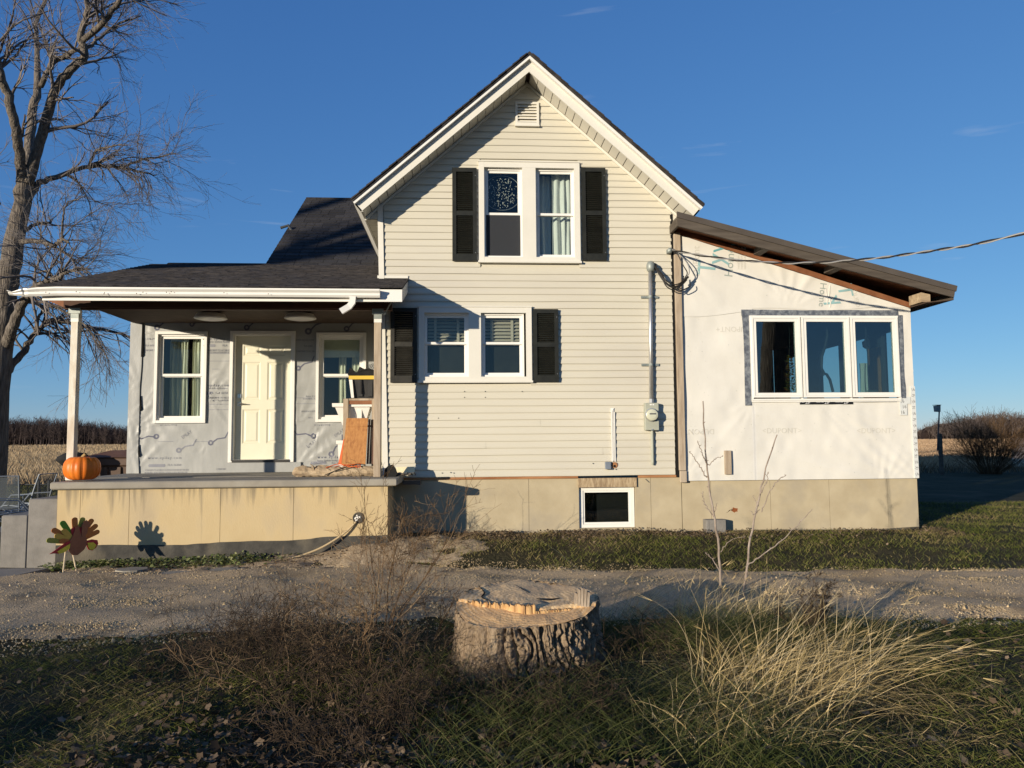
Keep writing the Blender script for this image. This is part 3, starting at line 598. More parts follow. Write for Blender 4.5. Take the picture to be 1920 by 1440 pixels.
# things inside the upper left pane
sc_ = at(941, 362, .16); hp = thing('beaded_hoop', 'round beaded hoop hanging behind the upper left window pane', 'ornament', sc_)
tt = np.linspace(0, 2 * math.pi, 33); part('ring', MB().tube(np.stack([sc_[0] + .30 * np.cos(tt), np.full(33, .16), sc_[2] + .27 * np.sin(tt)], 1), .006, 6, cap=False), m_steel, hp)
mb = MB(); rr = np.random.default_rng(3)
for q in range(230):
    a, r_ = rr.uniform(0, 2 * math.pi), math.sqrt(rr.uniform(0, 1)); x, z = sc_[0] + .27 * r_ * math.cos(a), sc_[2] + .24 * r_ * math.sin(a); s = rr.uniform(.003, .0075)
    mb._add([(x + s, .16, z), (x, .16 - s, z), (x - s, .16, z), (x, .16 + s, z), (x, .16, z + s * 1.6), (x, .16, z - s * 1.6)], [tuple(f) for f in f8])
part('beads', mb, m_white_plastic, hp)['kind'] = 'stuff'
part('hanging_loop', MB().tube([(sc_[0], .16, sc_[2] + .27), (sc_[0] - .02, .16, sc_[2] + .31), (sc_[0], .16, sc_[2] + .36)], .004, 5), m_rope, hp)

# shutters
def shutter(x0, x1, z0, z1, mat, label):
    y0, y1 = -.058, -.018; w_ = .058
    mb = MB(); frame(mb, x0, x1, z0, z1, w_, y0, y1, wb=.10, wt=.062); zm = z0 + (z1 - z0) * .50; mb.box(x0 + w_, x1 - w_, y0 + .003, y1, zm - .022, zm + .045)
    s = part('shutter', mb, mat, HOUSE, label)
    mb = MB()
    for (a, b) in ((z0 + .10, zm - .022), (zm + .045, z1 - .062)):
        n = int((b - a) / .030)
        for q in range(n):
            z_ = a + (q + .1) * (b - a) / n; mb.hexa([(x0 + w_, y0 + .006, z_), (x1 - w_, y0 + .006, z_), (x1 - w_, y0 + .010, z_ - .002), (x0 + w_, y0 + .010, z_ - .002), (x0 + w_, y1 - .002, z_ + .026), (x1 - w_, y1 - .002, z_ + .026), (x1 - w_, y1, z_ + .022), (x0 + w_, y1, z_ + .022)])
    part('louvres', mb, mat, s)
    for zz in (z0 + .12, z1 - .12): part('screw', MB().lathe([(.006, 0), (.005, .004), (0, .005)], (x1 - .02, y0, zz), 'y', 6), m_steel, s)
shutter(-.143, .222, 4.195, 5.612, m_shutter, 'shutter on the left of the upper window'); shutter(1.812, 2.178, 4.215, 5.642, m_shutter, 'shutter on the right of the upper window')
shutter(-1.052, -.668, 2.378, 3.480, m_shutter2, 'faded shutter half under the porch roof shadow'); shutter(1.052, 1.428, 2.380, 3.470, m_shutter, 'shutter on the right of the lower window')

# ------------------------------------------------------------------ foundations
def slabs(xs_, y0, y1, zb, zt, mat, gap=.005, inset=.012):
    for a, b in zip(xs_[:-1], xs_[1:]):
        part('foundation_panel', MB().box(a + gap / 2, b - gap / 2, y0, y1, zb, zt), mat, HOUSE)
    part('foundation_core', MB().box(xs_[0] + .01, xs_[-1] - .01, y0 + inset, y1 + .05, zb, zt - .012), m_parge, HOUSE)
slabs([-1.10, .06, .97, 1.715], .020, .14, -.15, .950, m_concrete)
slabs([2.555, 2.79, 3.255], .020, .14, -.15, .950, m_concrete); slabs([3.26, 3.70, 4.61, 5.52, 6.43, 6.905], .020, .14, -.15, .893, m_concrete)
part('foundation_panel', MB().box(1.718, 2.552, .021, .139, -.15, .215), m_concrete, HOUSE)
part('foundation_return', MB().box(6.80, 6.903, .142, 5.0, -.15, .892), m_concrete, HOUSE)
mb = MB(); mb.box(-1.05, 1.70, -.004, .02, .955, .990); mb.box(2.60, 3.19, -.006, .02, .955, .990); part('sill_board', mb, m_rust, HOUSE)
mb = MB(); mb.box(1.70, 2.575, -.012, .10, .820, .955); part('lintel', mb, m_osb, HOUSE)
bw = part('basement_window', frame(MB(), 1.722, 2.548, .217, .818, .055, .062, .11, wt=.05), m_vinyl, HOUSE, 'small white framed basement window under a board lintel')
part('inner_frame', frame(MB(), 1.778, 2.492, .273, .767, .028, .075, .10), m_vinyl, bw); part('pane', MB().box(1.80, 2.47, .088, .092, .295, .745), m_glass, bw)
part('dark_cellar', MB().box(1.73, 2.54, .30, .31, .2, .9), m_dark, bw); part('sill', MB().hexa([(1.72, .015, .213), (2.55, .015, .213), (2.55, .10, .216), (1.72, .10, .216), (1.72, .015, .216), (2.55, .015, .216), (2.55, .10, .232), (1.72, .10, .232)]), m_concrete, bw)

# porch: foundation, parging, slab
px_ = [-5.19] + [at(p, 960, -1.05)[0] for p in (150, 242, 413, 550, 683)] + [-.985]
slabs(px_, -1.05, -.90, -.15, .925, m_pconcrete); part('foundation_return', MB().box(-1.10, -.988, -.897, .018, -.15, .924), m_pconcrete, HOUSE)
part('foundation_return', MB().box(-5.187, -5.08, -.897, YW, -.15, .924), m_pconcrete, HOUSE)
tx = np.linspace(-5.185, -.99, 60); tz = np.interp(tx, [-5.2, -4, -3, -2, -1], [.225, .215, .235, .25, .31]) + .012 * vnoise(tx, tx * 0, 2.2) + .006 * vnoise(tx, tx * 0, 7)
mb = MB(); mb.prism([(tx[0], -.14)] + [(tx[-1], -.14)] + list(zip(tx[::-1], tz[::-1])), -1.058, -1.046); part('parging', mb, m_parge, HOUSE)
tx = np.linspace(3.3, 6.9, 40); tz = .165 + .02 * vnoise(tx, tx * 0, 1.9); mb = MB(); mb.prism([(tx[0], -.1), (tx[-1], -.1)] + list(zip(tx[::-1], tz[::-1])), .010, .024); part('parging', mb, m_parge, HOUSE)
part('porch_slab', MB().cham(-5.25, -.855, -1.13, .0, .937, 1.030, .014), m_slab, HOUSE); part('porch_floor', MB().box(-5.47, -1.16, .0, YW + .02, .94, 1.034), m_slab, HOUSE)

# ------------------------------------------------------------------ wrapped walls
def wrap(name, x0, x1, zb, zt, holes, y, fans, mat, step=.035, amp=.0025, parent=HOUSE, edge=None, thick=0):
    xs_ = set(np.round(np.arange(x0, x1, step), 4)) | {x1}; zmax = max(zt(x0), zt(x1)); zmin = min(zb(x0), zb(x1), zb((x0 + x1) / 2)); zs_ = set(np.round(np.arange(zmin, zmax, step), 4)) | {zmax}
    for (a, b, c, d) in holes: xs_ |= {a, b}; zs_ |= {c, d}
    X, Z = np.meshgrid(np.array(sorted(xs_)), np.array(sorted(zs_)))
    zc = np.clip(Z, np.vectorize(zb)(X), np.vectorize(zt)(X)); Y = y - amp * vnoise(X * 1.0, zc * .8, 2.4) - amp * .5 * vnoise(X + 5, zc * .6, 7)
    for (cx, cz, r0, n, ph, A, a0, a1) in fans:
        dx, dz = X - cx, zc - cz; r = np.hypot(dx, dz); th = np.arctan2(dz, dx); wdw = sm(th, a0, a0 + .15) * (1 - sm(th, a1 - .15, a1)); rd = np.sin(n * th + ph + .6 * np.sin(3 * th))
        Y -= A * np.maximum(rd, -.2) * wdw * np.exp(-r / r0) * np.clip(r / .08, 0, 1)
    if edge is not None: X = X + edge(zc) * (X > x1 - 1e-6)
    V = np.stack([X, Y, zc], -1).reshape(-1, 3); nx = X.shape[1]; fs = []
    for j in range(X.shape[0] - 1):
        for i in range(nx - 1):
            cx, cz = (X[j, i] + X[j, i + 1]) / 2, (Z[j, i] + Z[j + 1, i]) / 2
            if any(a < cx < b and c < cz < d for (a, b, c, d) in holes): continue
            if zc[j, i] == zc[j + 1, i] and zc[j, i + 1] == zc[j + 1, i + 1]: continue
            fs.append((j * nx + i, j * nx + i + 1, (j + 1) * nx + i + 1, (j + 1) * nx + i))
    o = link(name, np_mesh(name, V, np.array(fs), mat, smooth=True), parent)
    ok = zc[:, 0] == zc[:, 0]
    def surf(x, z):                                                   # the sheet's own depth at (x, z)
        yy = y - amp * vnoise(x * 1.0, z * .8, 2.4) - amp * .5 * vnoise(x + 5, z * .6, 7)
        for (cx, cz, r0, n, ph, A, a0, a1) in fans:
            dx, dz = x - cx, z - cz; r = np.hypot(dx, dz); th = np.arctan2(dz, dx); yy = yy - 1.0 * A * np.maximum(np.sin(n * th + ph + .6 * np.sin(3 * th)), -.2) * sm(th, a0, a0 + .15) * (1 - sm(th, a1 - .15, a1)) * np.exp(-r / r0) * np.clip(r / .08, 0, 1)
        return yy
    SURF[o] = surf
    return o
def cling(o, sheet):
    """lay flat print onto the creased sheet it is printed on"""
    bm = bmesh.new(); bm.from_mesh(o.data); bmesh.ops.triangulate(bm, faces=bm.faces[:])
    for _ in range(3):
        e = [e for e in bm.edges if e.calc_length() > .035]
        if not e: break
        bmesh.ops.subdivide_edges(bm, edges=e, cuts=1); bmesh.ops.triangulate(bm, faces=bm.faces[:])
    xy = np.array([v.co[:] for v in bm.verts]); yy = SURF[sheet](xy[:, 0], xy[:, 2]) - .0035
    for v, q in zip(bm.verts, yy): v.co.y = q
    bm.to_mesh(o.data); bm.free(); return o
SURF = {}
def wbox(a, b): p, q = at(*a, YW), at(*b, YW); return (round(p[0], 3), round(q[0], 3), round(q[2], 3), round(p[2], 3))
PW1, PW2, DR = wbox((293, 622), (386, 793)), wbox((594, 624), (686, 791)), wbox((433, 621), (551, 866))
rngf = np.random.default_rng(21)
_f = [(250, 885, .5, 17, 0, .012, .5, 2.8), (480, 760, .6, 15, 1, .014, -.2, 1.5), (553, 880, .9, 20, 2, .018, .15, 1.3), (390, 745, .45, 18, .4, .015, -1.1, 1.3), (392, 640, .5, 14, .4, .013, 1.5, 3.0), (270, 760, .4, 19, .7, .013, -1.4, 1.2), (555, 800, .5, 17, .3, .014, .4, 2.0), (600, 795, .6, 21, 0, .012, -2.2, -.6), (390, 850, .4, 16, 0, .010, 2.0, 3.1), (272, 620, .4, 18, 1, .012, -1.2, .8), (248, 810, .35, 18, 1, .012, -1.2, 1.2), (553, 830, .5, 19, 1.4, .013, -.9, .5), (395, 700, .5, 16, 0, .013, -1.3, .3)]
fans = [(at(a, b, YW)[0], at(a, b, YW)[2]) + tuple(r) for a, b, *r in _f]
XWL = -5.445
W1 = wrap('grey_wall_wrap', XWL, -1.24, lambda x: 1.034, lambda x: 3.95, [(a + .03, b - .03, c + .03, d - .03) for (a, b, c, d) in (PW1, PW2)] + [(DR[0] + .03, DR[1] - .03, 1.034, DR[3] - .03)], YW, fans, m_greywrap)
W2 = wrap('wrap_corner_flap', XWL - .006, XWL + .19, lambda x: 1.036, lambda x: 3.95, [], YW - .020, [(XWL + .05, 1.5, .5, 14, 0, .01, -1.5, 1.6), (XWL + .17, 2.4, .4, 14, 0, .01, 1.5, 4), (XWL, 2.0, .4, 13, 0, .01, -1.5, 1.0)], m_greywrap, edge=lambda z: .016 * vnoise(z * 0, z, 2.1) - .01 + .02 * (z > 3.0))
mb = MB()
for (za, zb_) in ((2.94, 3.14), (2.05, 2.30), (2.98, 3.6), (1.3, 1.5)): mb.prism([(XWL + .18, za), (XWL + .208, za + .03), (XWL + .195, (za + zb_) / 2), (XWL + .185, zb_)], YW - .032, YW - .006)
part('torn_gap', mb, m_dark, HOUSE)
part('wrap_side', MB().box(XWL, XWL + .1, YW + .01, 2.75, 1.03, 3.95), m_greywrap, HOUSE); part('wing_shell', MB().box(-3.4, -3.3, 2.4, 9.0, 1.0, 4.6).box(-5.1, -1.2, 9.0, 9.1, 1.0, 4.6), m_siding, HOUSE)
mb = MB(); A = -1.30
B_, Y1_, Y2_ = -5.3, YW + .16, YW + 1.6
mb.quad((B_, Y2_, 1.03), (A, Y2_, 1.03), (A, Y2_, 3.7), (B_, Y2_, 3.7)); mb.quad((B_, Y1_, 1.03), (B_, Y2_, 1.03), (B_, Y2_, 3.7), (B_, Y1_, 3.7)); mb.quad((A, Y1_, 1.03), (A, Y2_, 1.03), (A, Y2_, 3.7), (A, Y1_, 3.7)); mb.quad((B_, Y1_, 3.7), (A, Y1_, 3.7), (A, Y2_, 3.7), (B_, Y2_, 3.7))
part('room', mb, m_room, HOUSE)
# porch windows
for b, lab in ((PW1, 'porch window left of the door with half drawn cream curtains'), (PW2, 'porch window right of the door behind the shelf of tubs')):
    x0, x1, z0, z1 = b
    mb = frame(MB(), x0, x1, z0, z1, .045, YW - .045, YW + .02); win = part('window', mb, m_vinyl, HOUSE, lab)
    zr = z0 + (z1 - z0) * .512; hung_window(win, x0 + .045, x1 - .045, z0 + .045, z1 - .045, zr, YW + .0, False, .042)
    part('sill', MB().box(x0 + .1, x1 - .046, YW - .03, YW + .02, z0 + .045, z0 + .085), m_vinyl, win)
    if b is PW1:
        folds(x0 + .36, x0 + .46, z0 + .1, z1 - .08, YW + .2, 2, .02, m_curtain, parent=win); folds(x0 + .53, x1 - .08, z0 + .1, z1 - .08, YW + .2, 4, .022, m_curtain, parent=win); folds(x0 + .14, x0 + .35, z0 + .1, z1 - .08, YW + .26, 3, .02, m_curtain, parent=win)
    else:
        folds(x0 + .34, x0 + .46, z0 + .1, z1 - .36, YW + .22, 2, .02, m_curtain, parent=win); folds(x0 + .56, x1 - .06, z0 + .1, z1 - .36, YW + .2, 3, .02, m_curtain, parent=win)
        part('shade', MB().box(x0 + .08, x1 - .08, YW + .14, YW + .15, z1 - .40, z1 - .08), m_curtain, win)
# door
mb = MB(); x0, x1, z0, z1 = DR
frame(mb, x0, x1, z0, z1, .05, YW - .04, YW + .02, wb=.022); frame(mb, x0 + .05, x1 - .05, z0 + .022, z1 - .05, .022, YW - .012, YW + .14, wb=.02)
dr = part('door', mb, m_vinyl, HOUSE, 'cream six panel front door with a lever handle')
X0, X1, Z0, Z1 = x0 + .074, x1 - .074, z0 + .045, z1 - .074; yd = YW + .085; xm, s_ = (X0 + X1) / 2, .115
rows = [(Z0 + .26, Z0 + .83), (Z0 + .98, Z0 + 1.62), (Z0 + 1.72, Z0 + 1.90)]; holes_ = []
for (c, d) in rows:
    for (a, b) in ((X0 + s_, xm - .055), (xm + .055, X1 - s_)): holes_.append((a, b, c, d))
mb = MB(); mb.prism([(X0, Z0), (X1, Z0), (X1, Z1), (X0, Z1)], yd, yd + .04, holes=[[(a, c), (a, d), (b, d), (b, c)] for (a, b, c, d) in holes_]); part('door_leaf', mb, m_door, dr)
for (a, b, c, d) in holes_:
    e, q = .022, .026; mb = MB()
    ring = lambda k, y: [(a + k, y, c + k), (b - k, y, c + k), (b - k, y, d - k), (a + k, y, d - k)]
    rs = ring(0, yd + .001) + ring(e, yd + .013) + ring(e + .012, yd + .013) + ring(e + .012 + q, yd + .003)
    mb._add(rs, [(r * 4 + i, r * 4 + (i + 1) % 4, r * 4 + 4 + (i + 1) % 4, r * 4 + 4 + i) for r in range(3) for i in range(4)] + [(12, 13, 14, 15)]); part('door_panel', mb, m_door, dr)
hx = X0 + .062; hz = at(446, 757, YW)[2]
part('handle', MB().box(hx - .03, hx + .03, yd - .012, yd, hz - .03, hz + .03).tube([(hx, yd - .01, hz), (hx, yd - .05, hz)], .011, 8).tube([(hx - .01, yd - .052, hz), (hx + .06, yd - .054, hz), (hx + .125, yd - .048, hz - .004)], [.011, .010, .007], 8), m_nickel, dr)
part('deadbolt', MB().box(hx - .032, hx + .032, yd - .014, yd, hz + .10, hz + .164).box(hx - .006, hx + .006, yd - .020, yd - .013, hz + .12, hz + .145), m_nickel, dr)
part('threshold', MB().box(x0 + .07, x1 - .07, YW - .06, YW + .10, z0 - .002, z0 + .040), m_black_plastic, dr)
part('board', MB().box(DR[0] - .02, DR[1] + .12, YW - .045, YW - .002, 1.036, DR[2] - .004), m_greywrap, HOUSE)
# print on the grey wrap
yp = YW - .0165
PXM = 1442 / (YW + 11.35)
def pr(s, px, py, hpx, mat=m_print_ink, rot=0, sq=1.0, sp=1.0, par=None, y=None):
    p = at(px, py, YW); cling(lettering(s, hpx / PXM / .72, (p[0], (y or yp), p[2]), mat, par or W1, R(rot), squash=sq, space=sp), par or W1)
pr('www.epilay.com', 626, 857, 5.2, sp=1.35, sq=.92); pr('Superior Synthetic Roofing Underlayment', 624, 863.5, 3.4, sq=.72); pr('FLA 16450', 632, 868.5, 4, sq=.8)
pr('www.epilay.com', 410, 635.5, 5.2, sp=1.35, sq=.9); pr('Superior Synthetic Roofing', 409, 641, 3.4, sq=.8); pr('FLA', 422, 648, 4); pr('CONFORMS TO AC188 ICC', 410, 657, 3.4, m_print_ink, sq=.8); pr('ICC-ES EVALUATION REPORT', 410, 661, 3.2, m_print_ink, sq=.72)
pr('epilay.com', 410, 722.5, 5, sp=1.3); pr('Synthetic Roofing Underlayment', 409, 728, 3.2, sq=.62); pr('FLA 16450', 416, 737, 3.6); pr('CONFORMS TO AC188', 410, 746, 3.4, sq=.9); pr('ICC-ES EVALUATION', 410, 751, 3.2, sq=.9)
pr('www.epilay.com', 309, 858.5, 5, m_print_ink2, sp=1.3); pr('FLA 16450', 327, 872, 4, m_print_ink2)
pr('CONFORMS TO AC188 ICC-ES EVALUATION REPORT ESR 2010', 313, 881.5, 3.2, m_print_ink2, sq=.62); pr('WARNING READ INSTALLATION GUIDE BEFORE USE', 311, 886.5, 3.2, m_print_ink2, sq=.72)
pr('CONFORMS TO AC188 ICC-ES', 431, 879.5, 3.2, m_print_ink2, sq=.8); pr('www.epilay.com', 572, 637, 5, m_print_ink, sp=1.2, sq=.6); pr('FLA 16450', 578, 649, 3.6, sq=.7); pr('CONFORMS TO AC188', 572, 659, 3.4, sq=.7)
pr('y.com', 280, 635, 5, sp=1.2); pr('FLA 16450', 281, 648, 3.6, sq=.7); pr('CONFORMS TO', 281, 657, 3.2, sq=.7); pr('EPILAY', 350, 815, 6, m_print_ink2, 35, sq=.8); pr('EPILAY', 584, 832, 6, m_print_ink2, 40, sq=.8); pr('EPILAY', 636, 812, 6, m_print_ink2, 38, sq=.8); pr('EPILAY', 292, 593, 6, m_print_ink2, 40)
pr('Bronze Felt ICC-ES', 316, 797, 3, m_print_ink2, 180, sq=.9); pr('Bronze Felt ICC-ES', 604, 797, 3, m_print_ink2, 180, sq=.9); pr('EVALUATION REPORT', 580, 771, 3.2, m_print_ink2, 180, sq=.7); pr('USA', 582, 783, 3.2, m_print_ink2, 180); pr('Inner ICC', 583, 743, 3.2, m_print_ink2); pr('ROOFING 312', 581, 748, 3.2, m_print_ink2, sq=.9)
def mark(px, py, s=1.0, flip=1, rot=0.0, ink=m_print_ink):
    """the printed emblem: an eyelet on a cranked bar"""
    p = at(px, py, YW); m = MB(); c, sn = math.cos(rot), math.sin(rot); k = s / PXM; cv = lambda u, v: (p[0] + k * (c * u * flip - sn * v), yp - .0006, p[2] + k * (sn * u * flip + c * v))
    for i in range(12):
        a, b = 2 * math.pi * i / 12, 2 * math.pi * (i + 1) / 12; m.quad(cv(-14 + 5 * math.cos(a), -6 + 5 * math.sin(a)), cv(-14 + 5 * math.cos(b), -6 + 5 * math.sin(b)), cv(-14 + 2 * math.cos(b), -6 + 2 * math.sin(b)), cv(-14 + 2 * math.cos(a), -6 + 2 * math.sin(a)))
    m.quad(cv(-10.5, -3.5), cv(-9, -5.5), cv(-2, 0), cv(-3, 2)); m.quad(cv(-3, 2), cv(-2, 0), cv(12, 2), cv(11, 4.2)); m.quad(cv(11, 4.2), cv(12.4, 2), cv(18, 14), cv(16.4, 14.6)); cling(part('printed_emblem', m, ink, W1), W1)
mark(350, 838, 1, 1, 0, m_print_ink2); mark(277, 820, 1.0, -1, .5); mark(410, 824, 1.0, 1, 0); mark(571, 815, 1.1, -1, .25); mark(573, 683, 1, 1, .1); mark(310, 606, 1.1, 1, .1); mark(595, 610, 1.3, 1, .2); mark(375, 602, 1, 1, 0); mark(478, 606, 1.1, 1, .1); mark(664, 607, 1.1, 1, .2); mark(632, 838, 1.1, 1, .5)
for (px, py, wpx) in ((597, 868, 29), (294, 873, 30), (393, 648, 22), (394, 737, 12)):
    p = at(px, py, YW); hh, ww = 2.6 / PXM, wpx / (2 * PXM); m = MB(); m._add([(p[0] - ww + .01, yp, p[2] - hh), (p[0] + ww - .01, yp, p[2] - hh), (p[0] + ww, yp, p[2]), (p[0] + ww - .01, yp, p[2] + hh), (p[0] - ww + .01, yp, p[2] + hh), (p[0] - ww, yp, p[2])], [(0, 1, 2, 3, 4, 5)]); cling(part('printed_badge', m, m_print_ink2, W1), W1)
mb = MB()
for (pa, pb, py) in ((390, 434, 663), (390, 434, 677), (549, 592, 757), (392, 434, 758), (392, 430, 768), (248, 268, 758), (248, 268, 768), (248, 270, 634), (296, 325, 828), (365, 400, 828), (250, 268, 690), (265, 290, 604), (398, 412, 692), (552, 560, 692), (550, 590, 746)):
    a, b = at(pa, py, YW), at(pb, py, YW); mb.quad((a[0], yp, a[2] - .004), (b[0], yp, a[2] - .004), (b[0], yp, a[2] + .003), (a[0], yp, a[2] + .003))
cling(part('printed_line', mb, m_print_ink2, W1), W1)

# ------------------------------------------------------------------ porch roof
PS = .313; pz = lambda y: 3.57 + PS * (y + 1.13)
mb = MB(); xa = lambda y: -5.47 + .02 * (y + 1.13) / 3.53
def slab_roof(mb, y0, y1, o0, o1):
    mb.hexa([(xa(y0), y0, pz(y0) + o0), (-.80, y0, pz(y0) + o0), (-.80, 0, pz(0) + o0) if y1 > 0 else (-.80, y1, pz(y1) + o0), (xa(min(y1, 0)), min(y1, 0), pz(min(y1, 0)) + o0), (xa(y0), y0, pz(y0) + o1), (-.80, y0, pz(y0) + o1), (-.80, min(y1, 0), pz(min(y1, 0)) + o1), (xa(min(y1, 0)), min(y1, 0), pz(min(y1, 0)) + o1)])
    mb.hexa([(xa(.001), .001, pz(.001) + o0), (-1.262, .001, pz(.001) + o0), (-1.262, y1, pz(y1) + o0), (xa(y1), y1, pz(y1) + o0), (xa(.001), .001, pz(.001) + o1), (-1.262, .001, pz(.001) + o1), (-1.262, y1, pz(y1) + o1), (xa(y1), y1, pz(y1) + o1)])
slab_roof(mb, -1.13, 2.4, -.03, -.004); PR = part('porch_roof', mb, m_shingle2, HOUSE)
# field of shingle tabs, each with its own edges, laid as one piece (they are a few pixels tall here)
mb = MB(); rr = np.random.default_rng(5); row = 0; y = -1.165
while y < 2.36:
    x = -5.46 - rr.uniform(0, .2); y1 = y + .15
    while x < (-.79 if y < -.06 else -1.262):
        x1 = x + rr.choice([.12, .17, .2, .26, .33]); th = rr.uniform(.008, .016); xe = min(x1 - .004, -.79 if y < -.06 else -1.262); xs0 = max(x, xa(max(y, -1.13)) - .012); up = .02 if rr.random() < .06 else 0
        if xe > xs0 + .02: mb.hexa([(xs0, y, pz(y) - .004), (xe, y, pz(y) - .004), (xe, y1 + .02, pz(y1 + .02) - .004), (xs0, y1 + .02, pz(y1 + .02) - .004), (xs0, y, pz(y) + th + up * .5), (xe, y, pz(y) + th), (xe, y1 + .02, pz(y1 + .02) + .002), (xs0, y1 + .02, pz(y1 + .02) + .002)])
        x = x1
    y = y1; row += 1
sh = part('shingles', mb, m_shingle2, PR); sh['kind'] = 'stuff'
part('ridge_cap', MB().hexa([(-5.2, 2.30, pz(2.3) - .002), (-3.2, 2.30, pz(2.3) - .002), (-3.2, 2.5, pz(2.3) - .03), (-5.2, 2.5, pz(2.3) - .03), (-5.15, 2.33, pz(2.3) + .045), (-3.45, 2.33, pz(2.3) + .045), (-3.45, 2.45, pz(2.3) + .04), (-5.15, 2.45, pz(2.3) + .04)]), m_shingle2, PR)
part('flashing', MB().box(-1.25, -.80, -.030, -.018, pz(0) + .005, pz(0) + .045), m_trim, PR)
part('fascia', MB().box(-5.43, -.80, -1.13, -1.105, 3.375, 3.556), m_vinyl, PR)
mb = MB(); y0, y1 = -1.104, -.019; mb.hexa([(-.824, y0, pz(y0) - .195), (-.800, y0, pz(y0) - .195), (-.800, y1, pz(y1) - .195), (-.824, y1, pz(y1) - .195), (-.824, y0, pz(y0) - .032), (-.800, y0, pz(y0) - .032), (-.800, y1, pz(y1) - .032), (-.824, y1, pz(y1) - .032)]); part('rake_board', mb, m_trim, PR)
mb = MB(); y0, y1 = -1.104, .0; mb.hexa([(-5.42, y0, pz(y0) - .05), (-.826, y0, pz(y0) - .05), (-.826, -.02, pz(-.02) - .05), (-5.35, -.02, pz(-.02) - .05), (-5.42, y0, pz(y0) - .034), (-.826, y0, pz(y0) - .034), (-.826, -.02, pz(-.02) - .034), (-5.35, -.02, pz(-.02) - .034)])
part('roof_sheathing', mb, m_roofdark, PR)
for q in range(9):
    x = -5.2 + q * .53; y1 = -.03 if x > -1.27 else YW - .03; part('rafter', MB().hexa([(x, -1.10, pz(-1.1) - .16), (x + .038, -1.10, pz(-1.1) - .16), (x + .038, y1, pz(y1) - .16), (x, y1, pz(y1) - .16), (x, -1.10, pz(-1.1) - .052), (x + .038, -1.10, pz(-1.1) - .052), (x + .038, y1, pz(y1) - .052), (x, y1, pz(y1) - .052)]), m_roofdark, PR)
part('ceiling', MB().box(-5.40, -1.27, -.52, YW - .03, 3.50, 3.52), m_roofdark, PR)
part('beam', MB().box(-5.40, -.98, -.655, -.545, 3.345, 3.485).box(-5.38, -1.0, -.69, -.657, 3.36, 3.47), m_beam, HOUSE)
part('beam_end', MB().hexa([(-5.62, -.64, 3.46), (-5.40, -.64, 3.37), (-5.40, -.56, 3.37), (-5.62, -.56, 3.46), (-5.62, -.64, 3.485), (-5.40, -.64, 3.485), (-5.40, -.56, 3.485), (-5.62, -.56, 3.485)]), m_redwood, HOUSE)
for (a, b, m, lab) in ((-5.297, -5.20, m_postwood, 'left porch post with peeling white paint'), (-1.222, -1.122, m_oldwood, 'right porch post of bare weathered wood')):
    p = part('porch_post', MB().cham(a, b, -.65, -.55, 1.032, 3.345, .006), m, HOUSE, lab)
    part('post_cap', MB().box(a - .028, b + .028, -.668, -.658, 3.285, 3.37).box(a - .004, b + .004, -.657, -.651, 3.22, 3.284), m_galv, p)
    part('painted_top', MB().box(a - .002, b + .002, -.6535, -.56, 3.17, 3.219), m_vinyl, p)
    if a < -3: part('paint_band', MB().box(a - .0015, b + .0015, -.6525, -.56, 1.04, 1.28), m_vinyl, p)
# gutter and its crumpled end, spout elbow
def gut(x, s=1.0, dz=0.0, dy=0.0): return [(x, -1.132 - dy, 3.43 + dz + .04 * (1 - s)), (x, -1.20 - dy * .5, 3.415 + dz + .03 * (1 - s)), (x, -1.222 - dy, 3.44 + dz + .02 * (1 - s)), (x, -1.222 - dy, 3.47 + dz), (x, -1.252 - dy, 3.50 + dz - .03 * (1 - s)), (x, -1.252 - dy, 3.522 + dz - .05 * (1 - s)), (x, -1.24 - dy, 3.522 + dz - .05 * (1 - s)), (x, -1.135, 3.52 + dz - .05 * (1 - s))]
xs_ = [(-1.085, 1, 0, 0), (-2.5, 1, .004, 0), (-4.0, 1, .006, 0), (-5.2, 1, .01, 0), (-5.42, 1, .0, .004), (-5.55, .8, -.008, .01), (-5.60, .9, -.01, .006), (-5.62, .7, -.01, .02), (-5.74, .15, -.018, .0), (-5.80, .35, -.006, .01)]
vs = []; [vs.extend(gut(*q)) for q in xs_]; K = len(xs_)
mb = MB(); mb._add(vs, [(i * 8 + k, i * 8 + (k + 1) % 8, (i + 1) * 8 + (k + 1) % 8, (i + 1) * 8 + k) for i in range(K - 1) for k in range(8)] + [tuple(range(8)), tuple(range((K - 1) * 8 + 7, (K - 1) * 8 - 1, -1))]); gt = part('gutter', mb, m_vinyl, HOUSE, 'white gutter with a crumpled left end and small bullet like holes')
mb = MB()
for (px, py) in ((86, 548), (143, 547), (195, 551), (196, 549), (256, 550), (268, 548), (312, 548), (321, 547), (420, 549), (503, 551)):
    p = at(px, py, -1.2535); mb.lathe([(.007, 0), (.007, .0012)], (p[0], -1.2525, p[2]), 'y', 7)
part('pinhole', mb, m_dark, gt)
e0, e1, e2, e3 = [at(a, b, -1.19) for (a, b) in ((662, 556), (661, 567), (655, 575), (640, 585))]
mb = MB(); P = np.array([e0, e1, e2, e3]); P[3, 1] -= .03
for i, p in enumerate(P):
    a, b = (.040, .030); d = (P[min(i + 1, 3)] - P[max(i - 1, 0)]); d /= np.linalg.norm(d); n = np.array([-d[2], 0, d[0]])
    mb.v += [tuple(p + n * a + np.array([0, -b, 0])), tuple(p - n * a + np.array([0, -b, 0])), tuple(p - n * a + np.array([0, b, 0])), tuple(p + n * a + np.array([0, b, 0]))]
mb.f = [(i * 4 + k, i * 4 + (k + 1) % 4, i * 4 + 4 + (k + 1) % 4, i * 4 + 4 + k) for i in range(3) for k in range(4)]; mb.m = [0] * len(mb.f)
